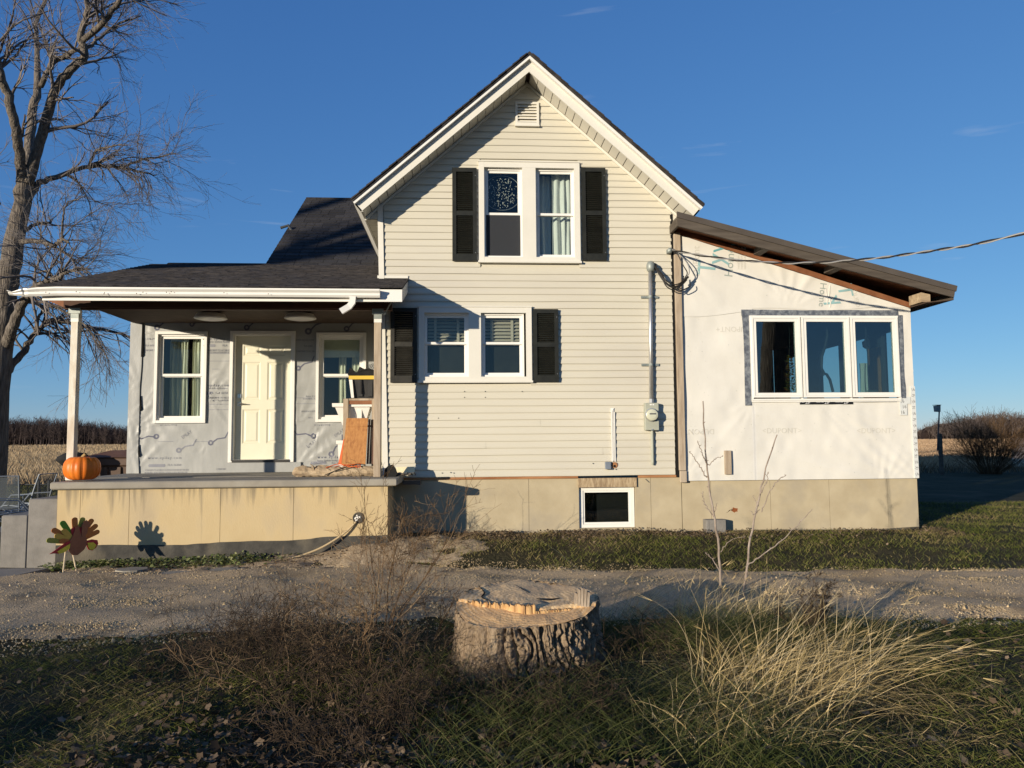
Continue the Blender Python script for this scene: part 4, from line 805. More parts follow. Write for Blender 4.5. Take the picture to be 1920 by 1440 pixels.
part('spout_elbow', mb, m_vinyl, gt); part('spout_mouth', MB()._add([tuple(np.array(mb.v[12 + k]) * .85 + np.array(P[3]) * .15 + (.004, 0, .003)) for k in range(4)], [(0, 1, 2, 3)]), m_dark, gt)
# ceiling lamps (switched off)
for px, lab in ((395, 'left of the two shallow ceiling lamps under the porch roof'), (563, 'right of the two shallow ceiling lamps under the porch roof')):
    c = at(px, 594, .45); L0 = part('ceiling_lamp', MB().lathe([(.235, 0), (.24, .006), (.20, .065), (.10, .10), (.06, .115), (.0, .116)], (c[0], .45, c[2] - .03), 'z', 28), m_white_plastic, HOUSE, lab)
    part('lamp_bowl', MB().lathe([(0, -.028), (.10, -.024), (.19, -.010), (.232, -.001)], (c[0], .45, c[2] - .03), 'z', 28), m_vinyl, L0, smooth=True)
# light fittings wire at the head of the right post
mb = MB(); q = at(729, 571, -.75); mb.tube([(q[0] + .10, -.9, q[2] + .08), (q[0], -.75, q[2] - .02), (q[0] - .06, -.66, q[2] - .12)], .010, 6); part('brace_bracket', mb, m_galv, HOUSE)

# steep roof of the wing behind: single shingles
Yb, Yr = 2.40, 5.85; zb_, zr_ = pz(2.40) - .01, 6.985; th = math.atan2(zr_ - zb_, Yr - Yb); Ls = math.hypot(zr_ - zb_, Yr - Yb)
mb = MB(); sp = lambda x, s, o: (x, Yb + s * math.cos(th) - o * math.sin(th), zb_ + s * math.sin(th) + o * math.cos(th))
mb.hexa([sp(-3.47, -.1, -.03), sp(-.3, -.1, -.03), sp(-.3, Ls, -.03), sp(-3.47, Ls, -.03), sp(-3.47, -.1, 0), sp(-.3, -.1, 0), sp(-.3, Ls, 0), sp(-3.47, Ls, 0)])
mb.hexa([(-3.47, Yr, zr_ - .03), (-.3, Yr, zr_ - .03), (-.3, Yr + 3.4, zr_ - 2.4), (-3.47, Yr + 3.4, zr_ - 2.4), (-3.47, Yr, zr_), (-.3, Yr, zr_), (-.3, Yr + 3.4, zr_ - 2.37), (-3.47, Yr + 3.4, zr_ - 2.37)])
WR = part('wing_roof', mb, m_shingle2, HOUSE); part('rake_edge', MB().hexa([sp(-3.495, -.1, -.05), sp(-3.472, -.1, -.05), sp(-3.472, Ls, -.05), sp(-3.495, Ls, -.05), sp(-3.495, -.1, .006), sp(-3.472, -.1, .006), sp(-3.472, Ls, .006), sp(-3.495, Ls, .006)]), m_trim, WR)
smesh = []
for wd in (.17, .25, .33):
    m = MB(); m.hexa([(0, 0, .001), (wd - .008, 0, .001), (wd - .008, .22, .001), (0, .22, .001), (0, 0, .017), (wd - .008, 0, .017), (wd - .008, .22, .006), (0, .22, .006)]); smesh.append((wd, m.mesh('shingle', m_shingle)))
Rm = Matrix.Rotation(th, 4, 'X'); cnt = 0; r_ = 0; s_ = -.06
while s_ < Ls - .05:
    x = -3.50 - (.0 if r_ % 2 else .0)
    while x < -1.25 and cnt < 295:
        wd, me = smesh[rr.choice([0, 1, 1, 2])]; W = Matrix.Translation(Vector(sp(x, s_, rr.uniform(0, .003)))) @ Rm
        link('shingle', me, WR, W); x += wd; cnt += 1
    s_ += .178; r_ += 1
part('ridge_cap', MB().tube([(-3.49, Yr, zr_ + .0), (-.5, Yr, zr_ + .0)], .04, 8), m_shingle2, WR)
part('vent_pipe', MB().tube([sp(-3.40, 1.95, .0), (-3.47, Yb + 1.95 * math.cos(th), zb_ + 1.95 * math.sin(th) + .10), (-3.62, Yb + 1.95 * math.cos(th), zb_ + 1.95 * math.sin(th) + .05)], .03, 8), m_iron, WR)

# ------------------------------------------------------------------ sunroom
ST = lambda x: 4.655 + (x - 3.25) * ((3.515 - 4.655) / (6.91 - 3.25))       # top of the wrapped wall
WN = (4.352, 6.683, 2.090, 3.385)
fans = [(3.35, 4.2, .8, 13, 0, .008, -1.4, -.3), (4.95, 3.55, .55, 16, 0, .012, .5, 2.8), (5.05, 3.5, .5, 13, .5, .012, .3, 1.6), (6.3, 3.6, .6, 15, 0, .009, .6, 2.6), (6.85, 3.55, .5, 14, 0, .007, 2.6, 4)]
HW = wrap('housewrap_lower_sheet', 3.262, 6.908, lambda x: .900, lambda x: ST(x) - .02, [(WN[0] + .03, WN[1] - .03, WN[2] + .03, WN[3] - .03)], -.004,
     [(7.3, .55, 1.7, 40, 0, .013, 2.2, 3.05), (6.3, .7, .5, 24, 1, .011, .5, 1.9), (7.6, 2.5, 1.9, 60, 0, .013, 2.9, 3.8), (5.2, 2.25, 1.2, 40, 0, .011, -1.0, -.15), (3.3, .95, .5, 18, 0, .012, .2, 1.6), (4.4, 2.1, .35, 16, 1, .011, -3.0, -1.6), (3.35, 1.7, .5, 15, 2, .010, -1.2, 0)], m_whitewrap, amp=.0055)
HU = wrap('housewrap_upper_sheet', 3.262, 6.906, lambda x: 3.455 + .05 * math.sin((x - 4.2) * .9) + .03 * math.sin(x * 3.1) - (.03 if x < 4.4 else 0), lambda x: ST(x) - .01, [], -.012, fans, m_whitewrap, amp=.0045)
mb = MB(); mb.tube([(5.63 + .012 * math.sin(q * 2.1), -.012, 3.52 + q * .085) for q in range(5)], .011, 5); mb.tube([(5.585 + .012 * math.sin(q * 1.7), -.012, 3.56 + q * .085) for q in range(4)], .008, 5); part('wrap_fold', mb, m_whitewrap, HU)
yw = -.0205
def prs(s, px, py, size, mat, rot, par=HU, sq=1.0, sp=1.0, y=yw): p = at(px, py, 0); cling(lettering(s, size, (p[0], y, p[2]), mat, par, R(rot), squash=sq, space=sp), par)
prs('T', 1326, 503, .40, m_print_teal2, 84); prs('y', 1342, 486, .40, m_print_teal2, 84); prs('v', 1344, 465, .36, m_print_teal, 84)
prs('Home', 1368, 492, .185, m_print_grey, 84, sp=.98); prs('W', 1374, 462, .17, m_print_teal, 80); prs('DuPont', 1305, 490, .15, m_print_faint, 88)
for i, px in enumerate((1384, 1390, 1396)): prs('Installation Guide', px, 484, .05, m_print_faint, 88)
prs('T', 1583, 545, .34, m_print_teal2, -82); prs('y', 1566, 564, .36, m_print_teal2, -60); prs('Home', 1541, 553, .15, m_print_grey, -96); prs('DUPO', 1604, 560, .10, m_print_faint, -78)
for (px, py, r) in ((1466, 808, 0), (1642, 808, 0), (1375, 617, 180), (1306, 809, 180)): prs('<DUPONT>' if r == 0 else 'DUPONT+', px, py, .115, m_print_faint, r, HW, y=-.0125 - .006)
mb = MB(); rr = np.random.default_rng(17)
for q in range(150):
    x, z = rr.uniform(3.4, 6.8), rr.uniform(.95, 4.3)
    if z > ST(x) - .1 or (WN[0] - .15 < x < WN[1] + .15 and WN[2] - .1 < z < WN[3] + .15): continue
    sh_ = HU if z > 3.56 else HW; y = float(SURF[sh_](np.array([x]), np.array([z]))[0]); w_ = rr.uniform(.004, .008); mb._add([(x - w_, y - .002, z), (x + w_, y - .002, z + rr.normal() * .004), (x, y - .006, z + w_)], [(0, 1, 2)])
part('staples', mb, m_print_grey, HW)['kind'] = 'stuff'
# tape round the window
mb = MB(); tx = np.linspace(4.235, 6.70, 30); up = 3.475 + .004 * vnoise(tx, tx * 0, 5)
mb.prism([(x, 3.385) for x in tx] + [(x, u) for x, u in zip(tx[::-1], up[::-1])], -.024, -.013); part('flashing_tape', mb, m_bluetape, HOUSE)
mb = MB(); tz = np.linspace(2.02, 3.383, 20); ed = .10 + .008 * vnoise(tz, tz * 0, 4)
mb.prism([(4.352, z) for z in tz[:1]] + [(4.352, tz[-1])] + [(4.352 - e, z) for e, z in zip(ed[::-1], tz[::-1])], -.022, -.012); part('flashing_tape', mb, m_bluetape, HOUSE)
tz = np.linspace(2.12, 3.40, 20); ed = .085 + .01 * vnoise(tz + 4, tz * 0, 4); mb = MB(); mb.prism([(6.683, tz[0])] + [(6.683 + e, z) for e, z in zip(ed, tz)] + [(6.683, tz[-1])], -.0225, -.0125); part('flashing_tape', mb, m_bluetape, HOUSE)
zt = part('black_strip', MB().box(5.10, 5.93, -.020, -.012, 2.030, 2.082), m_zip, HOUSE); part('black_strip', MB().box(5.935, 6.62, -.019, -.012, 2.062, 2.084), m_zip, HOUSE)
for x in (5.22, 5.52, 5.82): lettering('ZIP', .055, (x, -.0212, 2.054), m_print_white, zt); lettering('SYSTEM TAPE', .020, (x - .11, -.0212, 2.062), m_print_white, zt)
wt = part('seam_tape', MB().box(6.665, 6.775, -.024, -.014, 1.86, 2.118).box(6.776, 6.835, -.0235, -.014, 2.03, 2.14), m_whitetape, HOUSE); wt2 = part('seam_tape', MB().box(6.845, 6.914, -.024, -.010, .905, 2.30), m_whitetape, HOUSE)
for q in range(3): lettering('16', .075, (6.70 + .03 * (q % 2), -.0252, 2.07 - q * .085), m_print_dark, wt, .1, squash=.9)
for q in range(15): lettering('16', .07, (6.880, -.0252, .96 + q * .092), m_print_dark, wt2, [.5, 1.2, .2, 1.57][q % 4], squash=.8)
# the triple casement
win = part('window', frame(MB(), WN[0], WN[1], WN[2], WN[3], .026, -.045, .05), m_vinyl, HOUSE, 'wide triple casement in the white wrapped sunroom wall')
us = [(4.372, 5.128), (5.152, 5.898), (5.920, 6.665)]
for a, b in us:
    fr_ = part('casement', frame(MB(), a, b, WN[2] + .045, WN[3] - .022, .028, -.062, .03), m_vinyl, win); part('sash', frame(MB(), a + .030, b - .030, WN[2] + .075, WN[3] - .052, .042, -.052, .02), m_vinyl, win)
    part('pane', MB().box(a + .068, b - .068, -.025, -.021, WN[2] + .112, WN[3] - .09), m_glass_sun, win)
for a, b in zip(us[:-1], us[1:]): part('mullion', MB().box(a[1] + .001, b[0] - .001, -.030, .05, WN[2] + .027, WN[3] - .027), m_vinyl, win)
part('nail_fin', MB().box(WN[0] - .0, WN[1] + .004, -.030, -.012, WN[2] - .022, WN[2] + .0), m_vinyl, win)
# room behind the casements: its far walls have windows of their own
SX0, SX1, SY1 = 3.30, 6.80, 5.0
mb = MB(); mb.quad((SX0, .06, 1.0), (SX1, .06, 1.0), (SX1, SY1, 1.0), (SX0, SY1, 1.0)); mb.quad((SX0, .06, 1.0), (SX0, SY1, 1.0), (SX0, SY1, 4.5), (SX0, .06, 4.5)); mb.quad((SX0, .06, ST(SX0) - .1), (SX1, .06, ST(SX1) - .1), (SX1, SY1, ST(SX1) - .1), (SX0, SY1, ST(SX0) - .1))
part('room', mb, m_sunroom, HOUSE)
mb = MB(); mb.prism([(3.27, .9), (6.79, .9), (6.79, 3.62), (3.27, 4.72)], SY1, SY1 + .1, holes=[[(3.6, 1.6), (3.6, 3.2), (4.5, 3.2), (4.5, 1.6)], [(4.8, 1.6), (4.8, 3.2), (5.5, 3.2), (5.5, 1.6)]]); part('back_wall', mb, m_sunroom, HOUSE)
ys = [.03, .08, .66, 1.05, 1.62, 2.02, 2.90, 3.36, 4.40, SY1]; mb = MB()
for i in range(len(ys) - 1):
    if i % 2 == 0: mb.box(6.80, 6.89, ys[i], ys[i + 1], .9, 3.58)
    else: mb.box(6.80, 6.89, ys[i], ys[i + 1], .9, 1.55); mb.box(6.80, 6.89, ys[i], ys[i + 1], 3.25, 3.58)
part('side_wall', mb, m_sunroom, HOUSE)
for i in (1, 3, 5, 7):
    fr_ = MB(); a, b = ys[i], ys[i + 1]
    for (p, q, r, s) in ((a, a + .04, 1.55, 3.25), (b - .04, b, 1.55, 3.25), (a + .04, b - .04, 1.55, 1.60), (a + .04, b - .04, 3.20, 3.25)): fr_.box(6.785, 6.84, p, q, r, s)
    part('window_frame', fr_, m_sunroom, HOUSE)
part('window_board', MB().box(4.38, 6.66, .07, .20, 2.10, 2.13), m_vinyl, HOUSE); part('corner_casing', MB().box(6.770, 6.798, .70, 1.02, 1.2, 3.0), m_plank, HOUSE)
# things standing or hanging behind the panes
c = at(1635, 733, .14); jar = thing('jar_lantern', 'glass jar with a tiny orange pumpkin on the sunroom sill', 'lantern', (c[0], .14, 2.13))
part('jar', MB().lathe([(.085, 0), (.088, .01), (.088, .10), (.08, .115)], (c[0], .14, 2.133), 'z', 20), sheer('jar_glass', (.25, .3, .3), .35), jar); part('tray', MB().lathe([(.0, 0), (.12, .0), (.125, .012), (0, .012)], (c[0], .14, 2.131), 'z', 20), m_plank, jar)
part('small_pumpkin', MB().lathe([(0, .01), (.035, .012), (.052, .035), (.045, .06), (.012, .068), (.006, .085), (0, .086)], (c[0], .14, 2.135), 'z', 14), m_orange, jar, smooth=True)
part('light_cord', MB().tube([(c[0] - .02, .17, 2.2), (c[0] - .03, .18, 2.5), (c[0] - .015, .18, 2.75), (c[0] - .05, .18, 3.0), (c[0] - .04, .18, 3.28)], .005, 5), m_iron, jar)
c = at(1482, 700, .2); gl = thing('dried_flower_garland', 'dried orange and gold flower bunch hanging in the left sunroom pane', 'garland', (c[0], .2, c[2]))
pts = []; rr = np.random.default_rng(9); n = 420; ang = rr.uniform(0, 6.28, n); hh = rr.uniform(-.30, .28, n); rad = (.02 + .06 * (1 - (hh + .3) / .58)) * np.sqrt(rr.uniform(0, 1, n)); B = np.stack([c[0] + rad * np.cos(ang), .2 + rad * np.sin(ang), c[2] + hh], 1)
V, Fq, T = blades(B, np.stack([np.cos(ang), np.sin(ang), rr.normal(size=n) * .6], 1), rr.uniform(.02, .05, n), np.full(n, .014), rr.normal(size=(n, 3)) * .3, rr.uniform(0, 1, n), 2, rr)
fl = link('flowers', np_mesh('flowers', V, Fq, leafy('dried_flowers', [(.25, .05, .02), (.45, .22, .03), (.32, .30, .08), (.12, .10, .04), (.42, .10, .03)]), T), gl); fl['kind'] = 'stuff'; part('hanging_cord', MB().tube([(c[0], .2, c[2] + .25), (c[0] + .01, .2, 3.3)], .004, 5), m_iron, gl)
c = at(1625, 642, .25); bd = thing('bird_ornament', 'small dark bird shaped ornament hanging in the right sunroom pane', 'ornament', (c[0], .25, c[2]))
part('bird_body', MB().prism([(c[0] - .06, c[2] - .07), (c[0] - .02, c[2] - .10), (c[0] - .005, c[2] - .05), (c[0] + .05, c[2] - .085), (c[0] + .04, c[2] + .02), (c[0] + .02, c[2] + .07), (c[0] - .02, c[2] + .075), (c[0] - .03, c[2] + .03), (c[0] - .07, c[2] + .01)], .235, .265), m_black_plastic, bd); part('thread', MB().tube([(c[0], .25, c[2] + .07), (c[0], .25, 3.3)], .003, 4), m_iron, bd)
c = at(1535, 690, .35); hk = thing('hanging_hook', 'dark curled plant hook hanging behind the middle sunroom pane', 'hook', (c[0], .35, c[2]))
tt = np.linspace(0, 1, 24); P = [(c[0] + .16, .35, 3.3)] + [tuple(at(px, py, .35)) for px, py in ((1551, 630), (1547, 650), (1541, 668), (1540, 690), (1545, 700), (1550, 702), (1556, 712))] + [tuple(at(1562, 735, .35))]
part('hook', MB().tube(P, .022, 7), m_black_plastic, hk); part('curl', MB().tube([tuple(at(px, py, .35)) for px, py in ((1541, 672), (1537, 668), (1534, 673), (1533, 690), (1537, 700), (1545, 704))], .010, 6), m_iron, hk)
cp = at(1618, 700, .8); folds(cp[0] + .0, cp[0] + .16, 1.9, 2.75, .9, 2, .02, m_curtain2, parent=HOUSE)

# sunroom roof
tl, tr_ = (3.152, 4.855), (7.380, 3.770)
sl_ = (tr_[1] - tl[1]) / (tr_[0] - tl[0]); ln = lambda x, o: (x, tl[1] + (x - tl[0]) * sl_ + o)
YF, YB_ = -.45, 5.35
SR = part('sunroom_roof', MB().prism([ln(3.20, -.05), ln(7.355, -.05), ln(7.355, -.012), ln(3.20, -.012)], YF + .03, YB_), m_metalroof, HOUSE)
part('metal_edge', MB().prism([ln(tl[0], -.088), ln(tr_[0] - .02, -.088), ln(tr_[0], 0), ln(tl[0], 0)], YF - .012, YF + .02), m_metalroof, SR)
part('barge_board', MB().prism([ln(3.156, -.212), ln(7.325, -.186), ln(7.345, -.090), ln(3.156, -.090)], YF, YF + .038), m_barge, SR)
part('barge_return', MB().box(3.156, 3.192, YF + .039, -.02, 4.64, 4.762), m_barge, SR)
part('eave_board', MB().box(7.31, 7.345, YF + .039, YB_, 3.565, 3.69), m_barge, SR)
part('roof_sheathing', MB().prism([ln(3.20, -.110), ln(7.30, -.110), ln(7.30, -.054), ln(3.20, -.054)], YF + .04, YB_), m_redwood, SR)
part('soffit', MB().prism([(6.915, 3.520), (7.308, 3.560), (7.308, 3.575), (6.915, 3.535)], YF + .04, YB_), m_roofdark, SR)
part('top_plate', MB().prism([(3.262, ST(3.262) - .005), (6.90, ST(6.90) - .005), (6.90, ST(6.90) + .075), (3.262, ST(3.262) + .085)], -.028, .02), m_redwood, SR)
for px, py in ((1426, 465), (1560, 508)):
    x = at(px, py, -.2)[0]; part('lookout', MB().prism([ln(x - .045, -.20), ln(x + .045, -.20), ln(x + .045, -.112), ln(x - .045, -.112)], YF + .04, -.03), m_barge, SR)
part('lookout', MB().prism([(6.88, 3.545), (7.02, 3.545), (7.02, 3.66), (6.88, 3.69)], YF + .10, -.03), m_log, SR, 'pale bare lookout block at the low corner')
part('corner_gap', MB().box(3.172, 3.212, -.012, .02, .96, 4.95), m_dark, HOUSE)
mb = MB(); mb.cham(3.212, 3.312, -.060, .0, 1.055, 4.652, .005); part('corner_post', mb, m_oldwood, HOUSE, 'weathered corner post between siding and housewrap'); part('corner_post', MB().cham(3.222, 3.322, -.055, .0, .878, 1.050, .005), m_oldwood, HOUSE, 'short patched foot of the corner post')
part('side_siding', MB().box(3.17, 3.195, .03, 8.0, 4.6, 5.0), m_siding, HOUSE)
part('nailed_block', MB().cham(3.905, 4.005, -.055, -.012, .990, 1.345, .004), m_oldwood, HOUSE)

# ------------------------------------------------------------------ fittings on the gable wall
em = part('electric_meter', MB().cham(2.700, 2.905, -.115, -.016, 1.655, 2.060, .006), m_meter, HOUSE, 'grey electric meter box with round glass dial')
part('dial', MB().lathe([(.092, 0), (.095, .012), (.086, .016), (.086, .06), (.078, .075), (.05, .082), (0, .083)], (2.793, -.113, 1.880), 'y', 26), m_meterglass, em); part('dial_ring', MB().lathe([(.10, 0), (.10, .016), (.09, .018), (.09, 0)], (2.793, -.114, 1.880), 'y', 26), m_steel, em)
part('dial_face', MB().box(2.745, 2.84, -.198, -.1965, 1.885, 1.905), m_print_dark, em); part('label', MB().box(2.77, 2.80, -.1165, -.1155, 2.025, 2.043).box(2.812, 2.835, -.1165, -.1155, 2.025, 2.043), m_vinyl, em); part('latch', MB().box(2.785, 2.815, -.125, -.116, 1.652, 1.672), m_steel, em)
cd_ = part('conduit', MB().tube([(2.806, -.062, 2.06), (2.820, -.062, 3.05), (2.834, -.062, 4.06)], .030, 14), m_steel, HOUSE, 'tall steel conduit rising from the meter box', smooth=True)
part('coupling', MB().tube([(2.806, -.062, 2.062), (2.807, -.062, 2.12)], .036, 12), m_steel, cd_)
for z_ in (3.66, 2.635):
    x = 2.806 + .028 * (z_ - 2.06) / 2; part('strap', MB().box(x - .135, x + .13, -.030, -.017, z_ - .018, z_ + .018).box(x - .12, x - .06, -.034, -.031, z_ - .007, z_ + .007).lathe([(.036, -.018), (.036, .018), (.030, .018), (.030, -.018)], (x, -.062, z_), 'z', 12), m_galv, cd_)
hd = part('weatherhead', MB().lathe([(.040, 0), (.052, .01), (.066, .05), (.066, .10), (.05, .14), (.02, .16), (0, .163)], (2.842, -.064, 4.045), 'z', 16), m_galv, HOUSE, smooth=True); part('cable_mouth', MB().lathe([(.05, 0), (.055, .012), (0, .014)], (2.905, -.075, 4.115), 'x', 12), m_dark, hd)
part('conduit', MB().tube([(2.812, -.050, 1.66), (2.812, -.050, 1.18), (2.812, -.040, 1.145)], .020, 10), m_meter, HOUSE, 'short grey conduit below the meter box')
jc = part('trim_channel', MB().box(2.205, 2.222, -.034, -.017, 1.20, 1.955).box(2.228, 2.240, -.036, -.017, 1.21, 1.98).box(2.246, 2.262, -.034, -.017, 1.20, 1.93).box(2.2, 2.25, -.026, -.0175, 1.93, 1.99), m_vinyl, HOUSE); part('wall_hole', MB().lathe([(.045, 0), (.045, .004)], (2.245, -.020, 1.145), 'y', 12), m_rust, jc); part('hole_core', MB().lathe([(.020, 0), (.018, .005)], (2.246, -.022, 1.13), 'y', 10), m_dark, jc)
part('cable_box', MB().cham(2.10, 2.185, -.070, -.016, 1.085, 1.195, .006), m_chairmetal, HOUSE); 
mb = MB(); rr = np.random.default_rng(4)
for (px, py) in ((829, 887), (845, 886), (851, 887), (871, 734), (910, 734), (979, 734), (871, 745), (910, 745), (822, 784), (860, 784), (1112, 869), (1155, 880)): p = at(px, py, -.02); mb.lathe([(.009, 0), (.007, .003)], (p[0], -.017, p[2]), 'y', 6)
part('wall_hole', mb, m_print_dark, HOUSE)
part('bracket', MB().box(3.10, 3.16, -.06, -.015, 4.33, 4.39).lathe([(.03, 0), (.04, .02), (.03, .05), (.04, .07), (.0, .09)], (3.13, -.06, 4.36), 'y', 10), m_galv, HOUSE)
mb = MB(); mb._add([(2.71, .015, .93), (2.72, .015, .935), (2.775, .012, .885), (2.765, .012, .88)], [(0, 1, 2, 3)]); part('loose_nail', mb, m_iron, HOUSE)
# service cables
sd = thing('service_cable', 'twisted overhead power cable running from the house corner to the upper right', 'cable', (3.14, -.12, 4.36))
P = np.array([(3.14, -.12, 4.36), (3.8, -.7, 4.09), (4.45, -1.28, 3.90), (5.1, -1.85, 3.81), (5.7, -2.4, 3.79), (6.3, -2.95, 3.82), (7.5, -4.05, 4.05), (9.5, -5.9, 4.7), (12, -8.2, 5.8), (16, -12, 7.6)])
def dense(P, n):
    P = np.asarray(P, float); t = np.linspace(0, len(P) - 1, n); o = []
    for s in t:
        i = min(int(s), len(P) - 2); f = s - i; p0, p1, p2, p3 = P[max(i - 1, 0)], P[i], P[i + 1], P[min(i + 2, len(P) - 1)]
        o.append(.5 * ((2 * p1) + (-p0 + p2) * f + (2 * p0 - 5 * p1 + 4 * p2 - p3) * f * f + (-p0 + 3 * p1 - 3 * p2 + p3) * f ** 3))
    return np.array(o)
D = dense(P, 110); s = np.linspace(0, 110, 110); tw = np.stack([np.sin(s * .9), 0 * s, np.cos(s * .9)], 1) * .011
part('bare_strand', MB().tube(D + tw, .009, 5), m_cable2, sd); part('insulated_strand', MB().tube(D - tw, .011, 5), m_cable, sd)
lp = thing('drip_loop', 'bundle of black cables looping from the weatherhead past the corner post', 'cable', (2.91, -.1, 4.1))
for q, (sag, off, end) in enumerate(((.0, 0, (3.34, -.16, 3.93)), (-.05, .02, (3.36, -.18, 3.90)), (.03, .03, (3.32, -.15, 3.96)), (-.02, -.02, (3.35, -.14, 3.92)))):
    a = np.array([(2.90, -.10, 4.12), (2.95 + off, -.16, 4.00), (3.03, -.19, 3.86 + sag), (3.15, -.20, 3.79 + sag), (3.27, -.19, 3.84 + sag * .6), end]); part('loop', MB().tube(dense(a, 24), .009, 6), m_cable, lp)
for q, (b, c_) in enumerate((((3.30, -.22, 4.10), (3.20, -.15, 4.35)), ((3.36, -.2, 4.15), (3.22, -.14, 4.33)))): part('riser', MB().tube(dense([(3.33, -.17, 3.93), (3.36 + .03 * q, -.2, 4.0), b, c_, (3.14, -.12, 4.37)], 20), .008, 6), m_cable if q == 0 else m_cable2, lp)
part('connector', MB().tube([(3.29, -.17, 3.87), (3.38, -.17, 3.95)], .022, 7), m_cable, lp)
part('tail', MB().tube(dense([(3.31, -.17, 3.88), (3.22, -.2, 3.77), (3.27, -.18, 3.74), (3.40, -.17, 3.80), (3.41, -.16, 3.86)], 20), .008, 6), m_cable, lp)
# the hole in the porch wall and its hose
c = at(672, 971, -1.05); part('pipe_hole', MB().lathe([(.075, 0), (.075, .010), (.062, .012), (.06, .003), (0, .003)], (c[0], -1.049, c[2]), 'y', 22), m_parge, HOUSE)
mb = MB(); rr = np.random.default_rng(2)
for q in range(9): a = rr.uniform(0, 6.28); r_ = rr.uniform(0, .042); mb.lathe([(rr.uniform(.008, .018), 0), (.006, .012), (0, .014)], (c[0] + r_ * math.cos(a), -1.053, c[2] + r_ * math.sin(a) - .005), 'y', 6)
part('pipe_filling', mb, m_white_plastic, HOUSE)
hs = [at(668, 978, -1.07), at(650, 996, -1.10), at(628, 1012, -1.13), at(600, 1028, -1.17), at(570, 1040, -1.22), at(548, 1047, -1.28)]
solo('hose', MB().tube(dense(hs, 30), .013, 8), m_hose, 'tan hose hanging from the round hole in the porch wall', 'hose', smooth=True)

# ------------------------------------------------------------------ things on the porch
def pumpkin(c, r, h):
    P = thing('pumpkin', 'big ribbed orange pumpkin at the foot of the left porch post', 'pumpkin', c); V, Fq = [], []; nu, nv = 84, 18
    for j in range(nv + 1):
        ph = math.pi * j / nv
        for i in range(nu):
            a = 2 * math.pi * i / nu; rib = abs(math.sin(a * 8.5 + .5 * math.sin(a * 3))) ** .6; k = 1 - .075 * (1 - rib) * math.sin(ph) ** .5
            rr_ = r * math.sin(ph) ** .72 * k; zz = h * .5 - h * .5 * math.copysign(abs(math.cos(ph)) ** .85, math.cos(ph)) * (1 - .16 * math.exp(-(math.sin(ph) / .35) ** 2)); V.append((c[0] + rr_ * math.cos(a), c[1] + rr_ * math.sin(a), c[2] + zz))
    for j in range(nv):
        for i in range(nu): Fq.append((j * nu + i, j * nu + (i + 1) % nu, (j + 1) * nu + (i + 1) % nu, (j + 1) * nu + i))
    link('skin', np_mesh('skin', np.array(V), np.array(Fq), m_orange, smooth=True), P); part('stem', MB().tube([(c[0], c[1], c[2] + h * .86), (c[0] + .01, c[1], c[2] + h * .97), (c[0] + .05, c[1] - .02, c[2] + h * 1.06)], [.035, .022, .020], 7), m_stem, P)
pumpkin((-4.985, -.86, 1.031), .222, .335)
# shelf of tubs behind the right post
def tub(name, label, x0, x1, y0, y1, z0, z1, body, lid, tilt=0.0, lidm=None, taper=.04, group=None):
    t = thing(name, label, 'tub', ((x0 + x1) / 2, (y0 + y1) / 2, z0), group); q = lambda x, y, z: (x + tilt * (z - z0), y, z)
    m = MB(); m.hexa([q(x0 + taper, y0 + taper, z0), q(x1 - taper, y0 + taper, z0), q(x1 - taper, y1 - taper, z0), q(x0 + taper, y1 - taper, z0), q(x0, y0, z1), q(x1, y0, z1), q(x1, y1, z1), q(x0, y1, z1)]); part('tub_body', m, body, t)
    m = MB(); m.hexa([q(x0 - .018, y0 - .018, z1 - .05), q(x1 + .018, y0 - .018, z1 - .05), q(x1 + .018, y1 + .018, z1 - .05), q(x0 - .018, y1 + .018, z1 - .05), q(x0 - .02, y0 - .02, z1 + .004), q(x1 + .02, y0 - .02, z1 + .004), q(x1 + .02, y1 + .02, z1 + .004), q(x0 - .02, y1 + .02, z1 + .004)]); part('rim', m, lidm or body, t)
    m = MB(); k = 3
    for i in range(1, k):
        x = x0 + (x1 - x0) * i / k; m.box(x - .035, x + .035, y0 - .006 + taper * .3, y0 + taper, z0 + .03, z1 - .06)
    part('rib', m, body, t); return t
YS = .30                                                              # front of the stand
SXp = lambda px, Y=YS: float(at(px, 760, Y)[0])
SZp = lambda py, Y=YS: float(at(680, py, Y)[2])
ZS = SZp(747); xL0, xL1, xR0, xR1 = SXp(643.5), SXp(653.5), SXp(697), SXp(707)
st = thing('wooden_stand', 'weathered wooden plant stand holding tubs beside the right porch post', 'stand', ((xL0 + xR1) / 2, YS + .2, 1.034))
for (a, b, c, d) in ((xL0, xL1, YS, YS + .04), (xR0, xR1, YS, YS + .04), (xL0, xL1, YS + .44, YS + .48), (xR0, xR1, YS + .44, YS + .48)): part('leg', MB().cham(a, b, c, d, 1.034, ZS - .002, .004), m_oldwood, st)
part('shelf_board', MB().box(xL1 + .002, xR0 - .002, YS + .01, YS + .47, ZS - .030, ZS), m_oldwood, st); part('rail', MB().box(xL1, xR0, YS + .015, YS + .038, ZS - .085, ZS - .032), m_redwood, st); part('lower_shelf', MB().box(xL1 + .002, xR0 - .002, YS + .06, YS + .46, ZS - .42, ZS - .40), m_oldwood, st)
x0, x1 = SXp(656), SXp(712); zt = SZp(705)
bt = tub('black_storage_tub', 'black plastic storage tub with a yellow rim on top of the wooden stand', x0, x1, YS + .01, YS + .42, ZS + .002, zt, m_black_plastic, None, lidm=m_yellow, taper=.035)
